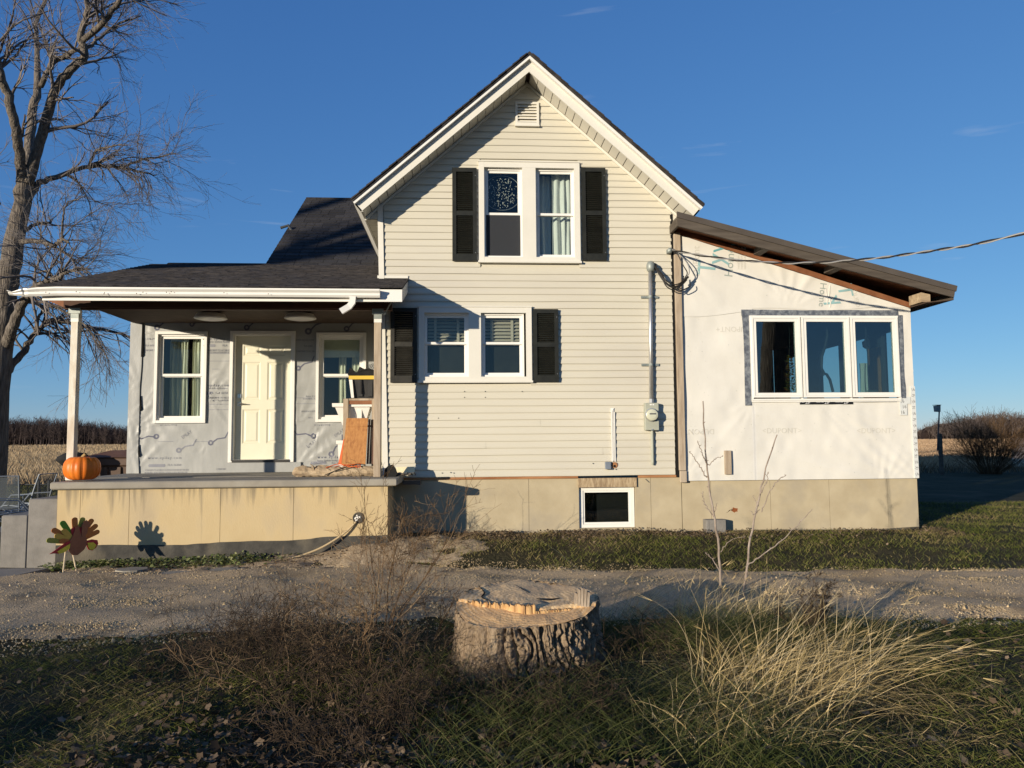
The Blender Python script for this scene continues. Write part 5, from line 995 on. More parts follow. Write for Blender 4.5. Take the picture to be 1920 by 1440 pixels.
part('handle_strap', MB().box(SXp(675), SXp(677), YS - .016, YS - .004, ZS + .07, zt - .05), m_cable, bt); part('side_stripe', MB().hexa([(x0 + .02, YS - .002, ZS + .01), (x0 + .06, YS - .002, ZS + .01), (x0 + .06, YS + .01, ZS + .01), (x0 + .02, YS + .01, ZS + .01), (x0 - .015, YS - .014, zt - .055), (x0 + .035, YS - .014, zt - .055), (x0 + .035, YS - .004, zt - .055), (x0 - .015, YS - .004, zt - .055)]), m_white_plastic, bt)
cv_ = [(652, 704), (653, 692), (655, 689), (663, 697), (667, 698), (671, 690), (673, 687), (682, 692), (690, 690), (700, 694), (708, 690), (716, 694), (720, 705)]
m = MB(); m.prism([(SXp(a), SZp(b)) for a, b in cv_][::-1], YS + .03, YS + .36); rr = np.random.default_rng(6); m.v = [(x + rr.normal() * .004, y + .35 * (z - zt) * (1 if y < YS + .2 else -1) + rr.normal() * .012, z + .006) for x, y, z in m.v]
solo('black_tarp', m, m_cloth, 'crumpled black sheet lying on the yellow rimmed tub', 'tarp')
m = MB()
for q in range(7): xx = SXp(686 + 3.2 * q); m.tube([(xx, YS + .2, SZp(692)), (xx + .03, YS + .2, SZp(682 - 2 * math.sin(q))), (xx + .08, YS + .24, SZp(691))], .0035, 4)
for q in range(4): m.tube([(SXp(684), YS + .2, SZp(691 - q * 2.6)), (SXp(696), YS + .2, SZp(685 - q * 2)), (SXp(710), YS + .22, SZp(690 - q * 2.6))], .003, 4)
solo('wire_basket', m, m_iron, 'small wire basket resting on the black sheet', 'basket')
tub('white_storage_tub', 'white plastic tub leaning out of the wooden stand above the board', SXp(627, YS + .08), SXp(697, YS + .08), YS + .06, YS + .42, ZS - .398, SZp(756), m_white_plastic, None, tilt=-.03, taper=.11)
tub('small_white_tub', 'small white tub low behind the leaning board', SXp(634, YS + .55), SXp(668, YS + .55), YS + .52, YS + .78, 1.036, SZp(826, YS + .5), m_white_plastic, None, taper=.03)
YB0, YB1 = .0, .22
P0, P1 = at(640, 871, YB0), at(650, 784, YB1); Q0, Q1 = at(685, 871, YB0 - .03), at(690, 784, YB1 - .03)
lb = thing('leaning_board', 'orange brown board with a battened top leaning on the wooden stand', 'board', (P0[0] + .2, YB0, P0[2]))
m = MB(); n = np.array([0, .022, 0]); m.hexa([P0, Q0, Q0 + n, P0 + n, P1, Q1, Q1 + n, P1 + n]); part('panel', m, m_plank, lb)
e0, e1 = P1 * .81 + P0 * .19, Q1 * .81 + Q0 * .19; m = MB(); k = np.array([0, -.012, 0]); m.hexa([e0 + k, e1 + k, e1 + k * .1, e0 + k * .1, P1 + k, Q1 + k, Q1 + k * .1, P1 + k * .1]); part('batten', m, m_plank, lb)
k2 = np.array([-.030, .004, 0]); m = MB(); P2 = P0 * .46 + P1 * .54; m.hexa([P0 + k2 * 1.6, P0 - (.002, 0, 0), P0 - (.002, -.02, 0), P0 + k2 * 1.6 + (0, .02, 0), P2 + k2 * .4, P2 - (.002, 0, 0), P2 - (.002, -.02, 0), P2 + k2 * .4 + (0, .02, 0)]); part('edge_strip', m, m_rope, lb)
def leaning(a0, a1, b0, b1, th, name, mat, label, cat):
    a0, a1, b0, b1 = map(np.array, (a0, a1, b0, b1)); n = np.array([0, 1, .1]) * th; m = MB(); m.hexa([a0, b0, b0 + n, a0 + n, a1, b1, b1 + n, a1 + n]); return solo(name, m, mat, label, cat)
for q in range(4):
    a_, b_, c_, d_ = at(687 + 5 * q, 870, .05), at(691 + 5 * q, 870, .05), at(691 + 4.5 * q, 786 + q, .24), at(694.5 + 4.5 * q, 786 + q, .24)
    leaning(a_, c_, b_, d_, .018, 'dark_board', m_roofdark if q % 2 else m_brownlid, 'narrow dark brown board standing between orange board and porch post', 'board')['group'] = 'dark boards beside the orange board'
YL = -.22; lx0, lx1 = SXp(552, YL), SXp(712, YL)
lg = thing('driftwood_log', 'long bare grey log lying on the porch slab by the right post', 'log', (lx0, YL, 1.031))
tt = np.linspace(0, 1, 30); lx = lx0 + (lx1 - lx0) * tt; rd = .070 + .012 * np.sin(tt * 9) * .5 + .010 * vnoise(tt * 9, tt * 0, 1.1); rd[0] *= .5; rd[-1] *= .8; rd[1] *= .85
m = MB(); m.tube(np.stack([lx, YL - .02 * tt + .01 * np.sin(tt * 7), 1.031 + rd * .95], 1), rd, 16); rr = np.random.default_rng(8); m.v = [(x, y + rr.normal() * .005, z + rr.normal() * .006) for x, y, z in m.v]; part('trunk', m, m_log, lg)
part('knot_stub', MB().tube([(lx0 + .3, YL - .05, 1.12), (lx0 + .29, YL - .09, 1.18), (lx0 + .25, YL - .11, 1.21)], [.02, .012, .005], 6), m_log, lg)
oc = thing('orange_cord', 'tangled orange cord lying across the bare log', 'cord', (SXp(640, YL), YL, 1.18)); rr = np.random.default_rng(12); X_ = lambda px: SXp(px, YL - .08)
for q in range(5): part('loop', MB().tube(dense([(X_(612 + 12 * q) + rr.normal() * .04, YL - .07, 1.155 + .01 * q), (X_(636 + 10 * q), YL - .02, 1.19 + rr.uniform(0, .02)), (X_(656 + 5 * q), YL - .07, 1.165), (X_(676 + 3 * q), YL - .04, 1.19 - .02 * q)], 18), .006, 5), m_rope, oc)
part('dark_lead', MB().tube(dense([(X_(610), YL - .09, 1.05), (X_(636), YL - .085, 1.13), (X_(662), YL - .05, 1.19), (X_(680), YL - .06, 1.20), (X_(684), YL - .05, 1.18), (X_(660), YL - .075, 1.15), (X_(630), YL - .09, 1.10)], 26), .006, 5), m_cable, oc)
dk = thing('black_rubber_heap', 'black rubber offcut and dark sticks on the slab right of the porch post', 'rubbish', (-.95, -.5, 1.031))
m = MB(); m.prism([(-1.09, 1.032), (-.93, 1.032), (-.905, 1.07), (-.93, 1.14), (-.97, 1.20), (-1.03, 1.185), (-1.08, 1.13)], -.56, -.48); part('rubber_flap', m, m_cloth, dk)
for q in range(6): x = -1.08 + .05 * q; part('stick', MB().tube([(x, -.52 + .02 * q, 1.045 + .008 * (q % 3)), (x + .16, -.5, 1.065 + .012 * (q % 2)), (x + .27 - .02 * q, -.46, 1.05)], [.014, .016, .009], 6), m_iron if q % 2 else m_barge, dk)
solo('paper_scrap', MB().hexa([(-.95, -.20, 1.032), (-.69, -.20, 1.032), (-.69, -.19, 1.032), (-.95, -.19, 1.032), (-.96, -.12, 1.15), (-.69, -.12, 1.155), (-.69, -.115, 1.155), (-.96, -.115, 1.15)]), M('cream_foam', (.72, .62, .38), (.80, .70, .46), scale=14, rough=.7, bump=.6, bscale=20), 'cream foam offcut leaning on the siding behind the black heap', 'foam')
for q, (x0, x1, z0, lab) in enumerate(((-.85, -.60, .905, 'dark short plank stub sticking out from the slab end'), )): solo('plank_stub', MB().box(x0, x1, -.32, -.06, z0, z0 + .055), m_barge, lab, 'plank')

# ------------------------------------------------------------------ steps, walk, stones, yard things
def stairs():
    t = thing('concrete_steps', 'grey concrete steps at the left end of the porch', 'steps', (-5.8, -.5, -.05)); x = -5.20; hz = [(.815, -5.57), (.610, -5.90), (.40, -6.23), (.19, -6.56)]
    for i, (zt, xe) in enumerate(hz):
        part('step', MB().cham(xe, x - .003, -1.0 + .0, .12, -.12, zt, .012), m_step, t); x = xe
stairs()
wk = MB(); wk.prism([(0, 0), (1, 0), (1, 1), (0, 1)], 0, 1); a, b, c, d = gz(-60, 1056, .03), gz(102, 1050, .03), gz(92, 1066, .03), gz(-60, 1098, .03)
wk = MB(); wk.hexa([(a[0] - 3, d[1], -.1), (d[0], d[1], -.1), (c[0], c[1], -.1), (a[0] - 3, c[1] + .35, -.1), (a[0] - 3, d[1], .035), (d[0], d[1], .035), (c[0], c[1], .035), (a[0] - 3, c[1] + .35, .035)]); setting('walkway', wk, m_slab)
for (px, py, w_, d_, lab) in ((247, 1070, .30, .15, 'round flat stepping stone nearest the turkey sign'), (328, 1077, .36, .20, 'largest flat stepping stone by the drive edge'), (425, 1069, .30, .16, 'flat stepping stone half under ground cover near the hose end')):
    c = gz(px, py, .03); tt = np.linspace(0, 2 * math.pi, 15)[:-1]; rr = np.random.default_rng(int(px)); k = 1 + rr.normal(size=14) * .06; m = MB(); z0 = float(height(c[0], c[1])) + .02
    lo_ = [(c[0] + w_ * .5 * k[i] * math.cos(tt[i]) * 1.2, c[1] + d_ * k[i] * math.sin(tt[i]), z0 - .03) for i in range(14)]; up_ = [(x, y, z0 + .028) for x, y, z in lo_]
    m._add(lo_ + up_, [tuple(range(13, -1, -1)), tuple(range(14, 28))] + [(i, (i + 1) % 14, 14 + (i + 1) % 14, 14 + i) for i in range(14)]); solo('stepping_stone', m, m_slab, lab, 'paving stone', 'stepping stones along the porch bed')
solo('cinder_block', MB().cham(3.56, 3.86, -.16, -.0, .12, .335, .008).box(3.565, 3.60, -.166, -.16, .13, .33), m_step, 'grey concrete block standing against the sunroom foundation', 'block')
# turkey sign
def turkey():
    c = at(140, 1012, -1.70); Y0 = -1.70; T = thing('turkey_sign', 'flat painted turkey with fanned feathers on two garden stakes', 'sign', (c[0], Y0, .0)); k = 1.0 / 135.0 / 11.3
    col = lambda n, c_: M(n, c_, tuple(v * 1.2 for v in c_), scale=30, rough=.6)
    cs = {'g': col('feather_green', (.09, .26, .03)), 'b': col('feather_brown', (.42, .15, .04)), 'o': col('feather_ochre', (.55, .36, .07)), 'r': col('feather_red', (.38, .03, .035)), 'v': col('feather_olive', (.30, .30, .06)), 'w': col('wing_yellow', (.72, .58, .06)), 'd': col('body_brown', (.28, .11, .06)), 's': col('stake_wood', (.5, .40, .26))}
    base = (590, 640)
    W = lambda u, v: (c[0] + (u - 565) * k * 1.40, c[2] - (v - 585) * k)
    def feather(tx, ty, bw, m, dy, name='feather', b=base, tw=None):
        d = np.array([tx - b[0], ty - b[1]], float); L = np.linalg.norm(d); d /= L; n = np.array([-d[1], d[0]]); pts = []; tw = tw or bw
        for f, w_ in ((0, .55), (.25, .8), (.6, .95), (.82, 1.0)): q = np.array(b) + d * L * f; pts.append((q + n * bw * w_))
        for a in np.linspace(75, -75, 7): q = np.array([tx, ty]) - d * bw * 1.0; pts.append(q + d * bw * math.cos(math.radians(a)) + n * bw * math.sin(math.radians(a)))
        for f, w_ in ((.82, 1.0), (.6, .95), (.25, .8), (0, .55)): q = np.array(b) + d * L * f; pts.append(q - n * bw * w_)
        P_ = [W(*q) for q in pts]; mm = MB(); ar = sum(P_[i][0] * P_[(i + 1) % len(P_)][1] - P_[(i + 1) % len(P_)][0] * P_[i][1] for i in range(len(P_))); P_ = P_ if ar > 0 else P_[::-1]; mm.prism(P_, Y0 + dy, Y0 + dy + .005); part(name, mm, cs[m], T)
    for i, (tx, ty, m) in enumerate(((150, 520, 'v'), (225, 340, 'b'), (360, 220, 'g'), (555, 178, 'b'), (690, 195, 'v'), (845, 245, 'b'), (925, 360, 'b'), (965, 485, 'b'))): feather(tx, ty, 46, m, .0 + .0008 * i)
    for i, (tx, ty, m) in enumerate(((260, 450, 'o'), (370, 370, 'o'), (530, 360, 'r'), (590, 345, 'r'), (690, 360, 'r'), (800, 470, 'b'), (330, 560, 'b'))): feather(tx, ty, 44, m, -.0065 - .0006 * i, 'inner_feather')
    def blob(pts, m, dy, name):
        P_ = [W(*q) for q in pts]; mm = MB(); ar = sum(P_[i][0] * P_[(i + 1) % len(P_)][1] - P_[(i + 1) % len(P_)][0] * P_[i][1] for i in range(len(P_))); P_ = P_ if ar > 0 else P_[::-1]; mm.prism(P_, Y0 + dy, Y0 + dy + .005); part(name, mm, cs[m], T)
    blob([(470, 600), (520, 500), (560, 360), (600, 340), (640, 500), (730, 560), (750, 680), (700, 790), (600, 870), (520, 850), (460, 760)], 'd', -.018, 'body')
    blob([(650, 330), (680, 270), (720, 250), (770, 300), (790, 380), (765, 390), (745, 370), (740, 480), (700, 560), (650, 540)], 'd', -.022, 'head')
    blob([(180, 770), (300, 690), (420, 600), (480, 590), (480, 690), (430, 760), (330, 790), (240, 770)], 'r', -.019, 'wing'); blob([(290, 745), (400, 680), (478, 640), (470, 720), (400, 775), (320, 790)], 'w', -.0245, 'wing_tip')
    blob([(735, 630), (820, 620), (910, 650), (925, 720), (890, 790), (830, 830), (770, 800), (740, 730)], 'r', -.019, 'wing'); blob([(750, 670), (840, 680), (890, 740), (850, 810), (790, 805), (755, 740)], 'w', -.0245, 'wing_tip')
    for (a, b_) in (((445, 850), (305, 1320)), ((545, 870), (540, 1240))):
        p, q = W(*a), W(*b_); part('stake', MB().tube([(p[0], Y0 + .012, p[1] + .06), (q[0], Y0 - .09, q[1])], .009, 6), cs['s'], T)
    T.rotation_euler = (0, 0, R(68)); T.location.x = c[0]
turkey()
# patio chairs on the far lawn edge
def patio_chair(label, loc, rz):
    W = Matrix.Translation(Vector(loc)) @ Matrix.Rotation(rz, 4, 'Z'); t = link('patio_chair', None, None, W); tag(t, label, 'chair', 'grey mesh patio chairs by the steps'); tw = lambda p: tuple(W @ Vector(p))
    side = [(.32, 0, .02), (.30, 0, .40), (.12, 0, .45), (-.15, 0, .42), (-.25, 0, .48), (-.33, 0, .75), (-.42, 0, 1.02)]
    for y in (-.27, .27): part('side_frame', MB().tube([tw((p[0], y, p[2])) for p in dense(side, 26)], .013, 7), m_chairmetal, t)
    for i in (10, 16, 25): p = dense(side, 26)[i]; part('cross_bar', MB().tube([tw((p[0], -.27, p[2])), tw((p[0], .27, p[2]))], .010, 6), m_chairmetal, t)
    d = dense(side, 26)[9:26]; m = MB(); v = [tw((p[0], y, p[2] - (.02 if abs(y) < .2 else 0))) for p in d for y in (-.26, -.1, .1, .26)]; m._add(v, [(i * 4 + k, i * 4 + k + 1, i * 4 + 5 + k, i * 4 + 4 + k) for i in range(len(d) - 1) for k in range(3)]); part('mesh_seat', m, m_chairmesh, t)
    for y in (-.24, .24): part('crossed_legs', MB().tube([tw((.33, y, .42)), tw((-.30, y, .02))], .011, 6).tube([tw((-.30, y, .42)), tw((.33, y, .02))], .011, 6), m_chairmetal, t); part('armrest', MB().tube([tw((-.31, y * 1.12, .66)), tw((.10, y * 1.12, .64)), tw((.28, y * 1.12, .42))], .012, 6), m_chairmetal, t)
    part('floor_rail', MB().tube([tw((-.3, -.24, .02)), tw((-.3, .24, .02))], .011, 6).tube([tw((.33, -.24, .02)), tw((.33, .24, .02))], .011, 6), m_chairmetal, t)
def gpos(px, py, Y): p = at(px, py, Y); return (p[0], Y, float(height(p[0], Y)))
patio_chair('grey mesh patio chair seen from the side, its back to the porch', gpos(48, 950, 3.9), math.pi - .1); patio_chair('grey mesh patio chair at the photo edge, its back facing us', gpos(8, 950, 3.3), math.pi / 2 + .35); patio_chair('grey chair frame with crossed legs low behind the steps', gpos(20, 960, 2.2), .5)
fnc = thing('garden_rail', 'low dark iron rail with posts behind the patio chairs', 'rail', (-8, 5.2, 0))
part('rail', MB().tube([(-11, 5.2, .70), (-6.6, 5.2, .70)], .012, 6), m_iron, fnc)
for px in (73, 92): p = at(px, 905, 5.2); part('post', MB().tube([(p[0], 5.2, -.05), (p[0], 5.2, .78)], .028, 8), m_iron, fnc)
# brown lidded bin behind the wing
bn = thing('garden_bin', 'brown plastic garden bin with a peaked lid beside the grey wall', 'bin', (-6.45, 3.9, -.05))
X0, X1, Y0, Y1 = -6.98, -5.75, 3.45, 4.35
part('bin_body', MB().hexa([(X0 + .06, Y0 + .06, -.06), (X1 - .06, Y0 + .06, -.06), (X1 - .06, Y1 - .06, -.06), (X0 + .06, Y1 - .06, -.06), (X0, Y0, 1.15), (X1, Y0, 1.15), (X1, Y1, 1.15), (X0, Y1, 1.15)]), m_brownbin, bn)
part('bin_rim', MB().cham(X0 - .05, X1 + .05, Y0 - .05, Y1 + .05, 1.10, 1.27, .03), m_brownbin, bn)
part('bin_lid', MB().hexa([(X0 - .07, Y0 - .07, 1.272), (X1 + .07, Y0 - .07, 1.272), (X1 + .07, Y1 + .07, 1.272), (X0 - .07, Y1 + .07, 1.272), (X0 + .35, Y0 + .25, 1.40), (X1 - .2, Y0 + .25, 1.40), (X1 - .2, Y1 - .25, 1.40), (X0 + .35, Y1 - .25, 1.40)]), m_brownlid, bn)
for q in range(5): x = X0 + .12 + .235 * q; part('rib', MB().box(x, x + .06, Y0 - .03, Y0 + .03, .0, 1.09), m_brownbin, bn)
gr = thing('covered_grill', 'black covered grill head half hidden behind the left porch post', 'grill', (-7.1, 3.2, -.05)); p = at(128, 862, 3.0)
part('grill_hood', MB().lathe([(0, -.13), (.17, -.12), (.28, -.02), (.29, .0), (.27, .05), (.15, .12), (0, .14)], (p[0] + .05, 3.1, p[2]), 'z', 18), m_cloth, gr, smooth=True); part('grill_stand', MB().tube([(p[0] + .12, 3.1, -.06), (p[0] + .10, 3.1, p[2] - .1)], .07, 8), m_cloth, gr)
# bird house on a pole and a wooden post, out on the lawn
pb = at(1764, 885, 19.0); zb0 = float(height(pb[0], 19)); bh = thing('bird_house', 'small grey birdhouse on a thin pole above the field', 'bird house', (pb[0] - .06, 19, zb0)); t_ = at(1759, 760, 19)
part('pole', MB().tube([(pb[0] - .10, 19, zb0 + 1.0), (t_[0] + .06, 19, t_[2])], .028, 8), m_iron, bh); part('nest_box', MB().hexa([(t_[0] - .14, 18.9, t_[2] - .26), (t_[0] + .03, 18.9, t_[2] - .27), (t_[0] + .03, 19.08, t_[2] - .27), (t_[0] - .14, 19.08, t_[2] - .26), (t_[0] - .15, 18.88, t_[2] - .02), (t_[0] + .03, 18.88, t_[2]), (t_[0] + .03, 19.1, t_[2]), (t_[0] - .15, 19.1, t_[2] - .02)]), m_galv, bh); part('box_roof', MB().box(t_[0] - .17, t_[0] + .05, 18.86, 19.12, t_[2] + .001, t_[2] + .02), m_barge, bh)
solo('fence_post', MB().cham(pb[0] - .065, pb[0] + .065, 18.88, 19.01, zb0 - .2, at(1766, 813, 19)[2], .012), m_barge, 'dark square wooden post at the base of the birdhouse pole', 'post')

# ------------------------------------------------------------------ trees
m_twig = leafy('bare_twigs', [(.085, .07, .062), (.17, .148, .135), (.30, .27, .25)], .85, 0)
m_weed = leafy('dead_stems', [(.05, .032, .018), (.12, .072, .036), (.22, .14, .075), (.34, .25, .155)], .85, .15)
m_bramble = leafy('bramble_canes', [(.026, .019, .013), (.055, .038, .024), (.105, .070, .042), (.22, .155, .095)], .8, .1)
m_straw = leafy('straw_grass', [(.28, .215, .075), (.50, .37, .165), (.68, .52, .26), (.78, .63, .37)], .7, .25)
m_grass = leafy('lawn_blades', [(.040, .052, .010), (.085, .105, .018), (.14, .15, .032), (.22, .18, .07), (.32, .235, .125)], .8, .25)
m_tallgrass = leafy('tall_green_grass', [(.038, .052, .015), (.070, .088, .024), (.155, .145, .055), (.36, .28, .14)], .7, .3)
m_leaf = leafy('fallen_leaves', [(.05, .034, .021), (.105, .072, .044), (.17, .122, .078), (.30, .225, .15)], .85, .15)
m_cover = leafy('bed_leaves', [(.05, .075, .02), (.10, .13, .04), (.20, .22, .09), (.34, .32, .18)], .6, .25)

def limb_tubes(limbs, n=11):
    mb = MB()
    for pts, rad in limbs: mb.tube(pts, rad, n, cap=True)
    return mb
def resample(pts, rad, K):
    D = dense(pts, K); return D, np.interp(np.linspace(0, 1, K), np.linspace(0, 1, len(rad)), rad)

def photo_tree():
    rng = np.random.default_rng(31); Y = 5.0; S = 1442 / 16.35
    raw = {'trunk': [(-26, 930, 32, 0), (-14, 780, 25, 0), (-2, 660, 22.5, 0), (10, 560, 20, 0), (24, 470, 17, 0), (37, 400, 14.5, 0), (46, 340, 14, 0)],
           'a': [(44, 350, 11, 0), (38, 300, 8.5, -.3), (32, 255, 8, -.6), (22, 205, 7.5, -.9), (8, 160, 7, -1.1), (-6, 118, 6, -1.3), (-20, 60, 4, -1.4)],
           'b': [(47, 345, 11, 0), (56, 270, 8.5, .4), (61, 215, 8, .7), (70, 165, 7, .9), (70, 105, 5, 1.2), (67, 45, 4, 1.3), (84, 5, 3.5, 1.5), (92, -40, 2, 1.6)],
           'c': [(50, 345, 12, 0), (66, 290, 9, -.2), (85, 225, 8.5, -.4), (106, 165, 7.5, -.7), (135, 128, 7, -.9), (157, 104, 6.5, -1.0), (151, 65, 5.5, -1.1), (163, 18, 4.5, -1.2), (163, -40, 3, -1.4)],
           'c2': [(155, 76, 5, -1.1), (188, 48, 5, -1.3), (212, 18, 4.5, -1.5), (238, -20, 3, -1.7)],
           'c3': [(156, 92, 3, -1.0), (176, 82, 3, -.8), (190, 66, 2.6, -.6), (225, 44, 2, -.3), (262, 28, 1.2, 0)],
           'd': [(76, 162, 5.5, .9), (96, 122, 5, .6), (120, 104, 4.5, .4), (148, 92, 3.6, .2)],
           'e': [(50, 378, 8, 0), (72, 345, 5.6, .2), (106, 332, 4.6, .3), (150, 316, 4, .5), (192, 310, 3.6, .6), (228, 315, 2.8, .7), (262, 322, 2, .8), (292, 329, 1.2, .9)],
           'e2': [(166, 312, 2.8, .5), (178, 288, 2.4, .3), (192, 277, 1.8, .2), (240, 272, 1.0, 0)], 'e3': [(225, 315, 2.5, .7), (258, 302, 2.2, .6), (290, 296, 1.8, .5), (330, 288, .8, .3)],
           'f': [(38, 454, 5, 0), (70, 451, 4.4, -.4), (100, 461, 3.6, -.7), (116, 450, 2.6, -.9), (132, 454, 1.6, -1)], 'f2': [(36, 440, 4, 0), (66, 421, 3.2, .4), (88, 418, 2.6, .6), (98, 412, 1.6, .7)], 'f3': [(115, 450, 2.2, -.9), (119, 410, 1.8, -1), (124, 385, 1.4, -1), (160, 368, .8, -1)],
           'g': [(0, 712, 9, 0), (24, 684, 7, .3), (48, 655, 6, .6), (62, 628, 5, .8), (84, 608, 4.5, 1), (108, 602, 4, 1.2), (150, 610, 3.6, 1.4), (200, 618, 3, 1.6), (245, 632, 2, 1.8)],
           'h': [(8, 655, 11, 0), (24, 612, 9, -.3), (42, 570, 8, -.5), (62, 544, 7, -.7), (84, 528, 5, -.8), (110, 520, 4, -.9), (132, 508, 3, -1), (168, 504, 1.6, -1)], 'h2': [(84, 545, 3.5, -.7), (98, 526, 3, -.5), (88, 508, 2.2, -.4), (70, 512, 1.2, -.3)],
           'i': [(66, 628, 3, .8), (76, 590, 2.6, .6), (92, 575, 2.4, .5), (120, 585, 2, .4), (160, 610, 1.6, .2), (190, 650, 1.2, 0), (205, 680, .8, 0)], 'j': [(0, 385, 6, 0), (-30, 350, 4, -.3), (-60, 320, 3, -.5)], 'k': [(30, 600, 4, .0), (-30, 540, 3, .5), (-60, 480, 2, .8)]}
    limbs = []
    for k, L in raw.items():
        pts = [at(px, py, Y + dy) for px, py, r, dy in L]; rad = [r / S for px, py, r, dy in L]
        if k == 'trunk': pts[0][2] = -.15
        D, rd = resample(pts, rad, max(12, len(L) * 4)); D[1:] += rng.normal(size=D[1:].shape) * .012; limbs.append((D, rd))
    t = thing('bare_tree', 'tall bare tree with drooping twigs behind the left end of the porch', 'tree', (limbs[0][0][0][0], 5, -.1))
    mb = MB()
    for (D, rd), k in zip(limbs, raw): mb.tube(D, rd, 14 if k in 'trunk a b c h' else 8)
    part('trunk', mb, m_bark, t, smooth=True)
    P, Q = [], []
    for (D, rd), k in zip(limbs, raw):
        if k == 'trunk': continue
        a, b = resample(D[2:], rd[2:], 16); P.append(a); Q.append(b)
    P, Q = np.stack(P), np.stack(Q); A, Ar = sprout(P, Q, 10, (.45, 1.55), .85, rng, .16, .03, .15, .45, 8, .0045)
    B, Br = sprout(A, Ar, 6, (.35, 1.0), .65, rng, .15, -.02, .15, .55, 7, .003); C_, Cr = sprout(B, Br, 5, (.15, .5), .55, rng, .16, -.02, .15, .7, 5, .0022)
    parts = [tubes(A, Ar, 5, rng.uniform(0, .5, len(A))), tubes(B, Br, 3, rng.uniform(.1, .8, len(B))), tubes(C_, Cr, 3, rng.uniform(.2, 1, len(C_)))]
    # the low limbs carry long hanging twigs
    low = P[[list(raw).index(k) - 1 for k in ('g', 'h', 'i', 'e')]]; lr = Q[[list(raw).index(k) - 1 for k in ('g', 'h', 'i', 'e')]]
    H, Hr = sprout(low, lr, 22, (.4, 1.2), .8, rng, .15, -.20, .25, .5, 8, .004); H2, H2r = sprout(H, Hr, 4, (.15, .5), .5, rng, .2, -.12, .2, .7, 5, .003); parts += [tubes(H, Hr, 3, rng.uniform(0, .6, len(H))), tubes(H2, H2r, 3, rng.uniform(.1, .8, len(H2)))]
    link('crown', np_mesh('crown', *join_np(parts)[:2], m_twig, join_np(parts)[2]), t)
photo_tree()

def grown_tree(base, H, r, seed, label, spread=.55, nl=9, lev=(9, 6, 4), trunkmat=None, lowest=.3, lean=(0, 0)):
    rng = np.random.default_rng(seed); t = thing('bare_tree', label, 'tree', base); n = 14; z = np.linspace(0, 1, n)
    T = np.stack([base[0] + lean[0] * z + .15 * np.sin(z * 5 + seed), base[1] + lean[1] * z + .15 * np.cos(z * 4 + seed), base[2] - .2 + H * z], 1); rd = r * (1 - .85 * z) + .25 * r * np.exp(-z * 22)
    limbs = [(T, rd)]; L, Lr = [], []
    for i in range(nl):
        f = lowest + (1 - lowest) * (i + .3) / nl; p = np.array([np.interp(f, z, T[:, k]) for k in range(3)]); a = i * 2.4 + rng.uniform(-.5, .5); d = np.array([math.cos(a) * spread, math.sin(a) * spread, .75]); ln = H * (.48 * (1.15 - f)) + .6; pts = [p]
        for k in range(8): d = d + rng.normal(size=3) * .16 + (0, 0, .03); d /= np.linalg.norm(d); pts.append(pts[-1] + d * ln / 8)
        q = np.interp(f, z, rd) * .62 * np.linspace(1, .25, 9); limbs.append((np.array(pts), q)); D, dr = resample(pts, q, 14); L.append(D); Lr.append(dr)
    mb = limb_tubes(limbs, 10); part('trunk', mb, trunkmat or m_bark, t, smooth=True); P, Q = np.stack(L), np.stack(Lr)
    A, Ar = sprout(P, Q, lev[0], (.12 * H, .26 * H), .8, rng, .2, .03, .15, .55, 7, .008); B, Br = sprout(A, Ar, lev[1], (.05 * H, .12 * H), .7, rng, .2, 0, .15, .6, 6, .005); C_, Cr = sprout(B, Br, lev[2], (.02 * H, .06 * H), .6, rng, .2, 0, .15, .7, 4, .004)
    J = join_np([tubes(A, Ar, 4, rng.uniform(0, .5, len(A))), tubes(B, Br, 3, rng.uniform(0, .8, len(B))), tubes(C_, Cr, 3, rng.uniform(.2, 1, len(C_)))]); link('crown', np_mesh('crown', J[0], J[1], m_twig, J[2]), t); return t
# trees standing behind the photographer: one is mirrored in the sunroom panes, the other throws its shade over the wing roof
grown_tree((7.95, -7.2, 0), 13, .60, 4, 'thick trunked tree near the drive, mirrored in the sunroom panes', lowest=.38)
def shade_tree():
    rng = np.random.default_rng(77); b = np.array([-21.4, -12.8, 0.0]); t = thing('bare_tree', 'tree beyond the left photo edge whose upright limbs shade the wing roof', 'tree', tuple(b)); L = [(np.array([b + (0, 0, -.2), b + (.05, 0, 2), b + (.1, .1, 6.6)]), np.array([.42, .34, .30]))]; P, Q = [], []
    for i, (x, h0, h1, r) in enumerate(((-18.5, 6.4, 12.6, .17), (-17.7, 6.9, 12.2, .13), (-17.1, 7.0, 13.0, .19), (-16.4, 7.6, 12.4, .12), (-20.6, 6.5, 13.5, .16), (-22.6, 6.2, 13, .15))):
        p = np.array([b + (.1, .1, 6.2), (b[0] + .55 * (x - b[0]), b[1] + .1, 7.3), (x - .12, b[1] + .2 * math.sin(i), h0 + 1.5), (x, b[1] + .2, (h0 + h1) / 2 + 1.2), (x + .25, b[1] + .3, h1 + 1.0)]); D, rd = resample(p, np.array([.2, r * 1.1, r, r * .9, r * .5]), 18); L.append((D, rd)); P.append(D); Q.append(rd)
    part('trunk', limb_tubes(L, 10), m_bark, t, smooth=True); P, Q = np.stack(P), np.stack(Q); A, Ar = sprout(P, Q, 7, (.8, 2.2), .7, rng, .18, .05, .3, .4, 7, .008); B, Br = sprout(A, Ar, 5, (.4, 1.0), .7, rng, .2, 0, .2, .6, 5, .005)
    J = join_np([tubes(A, Ar, 4, rng.uniform(0, .5, len(A))), tubes(B, Br, 3, rng.uniform(0, .8, len(B)))]); link('crown', np_mesh('crown', J[0], J[1], m_twig, J[2]), t)
shade_tree()
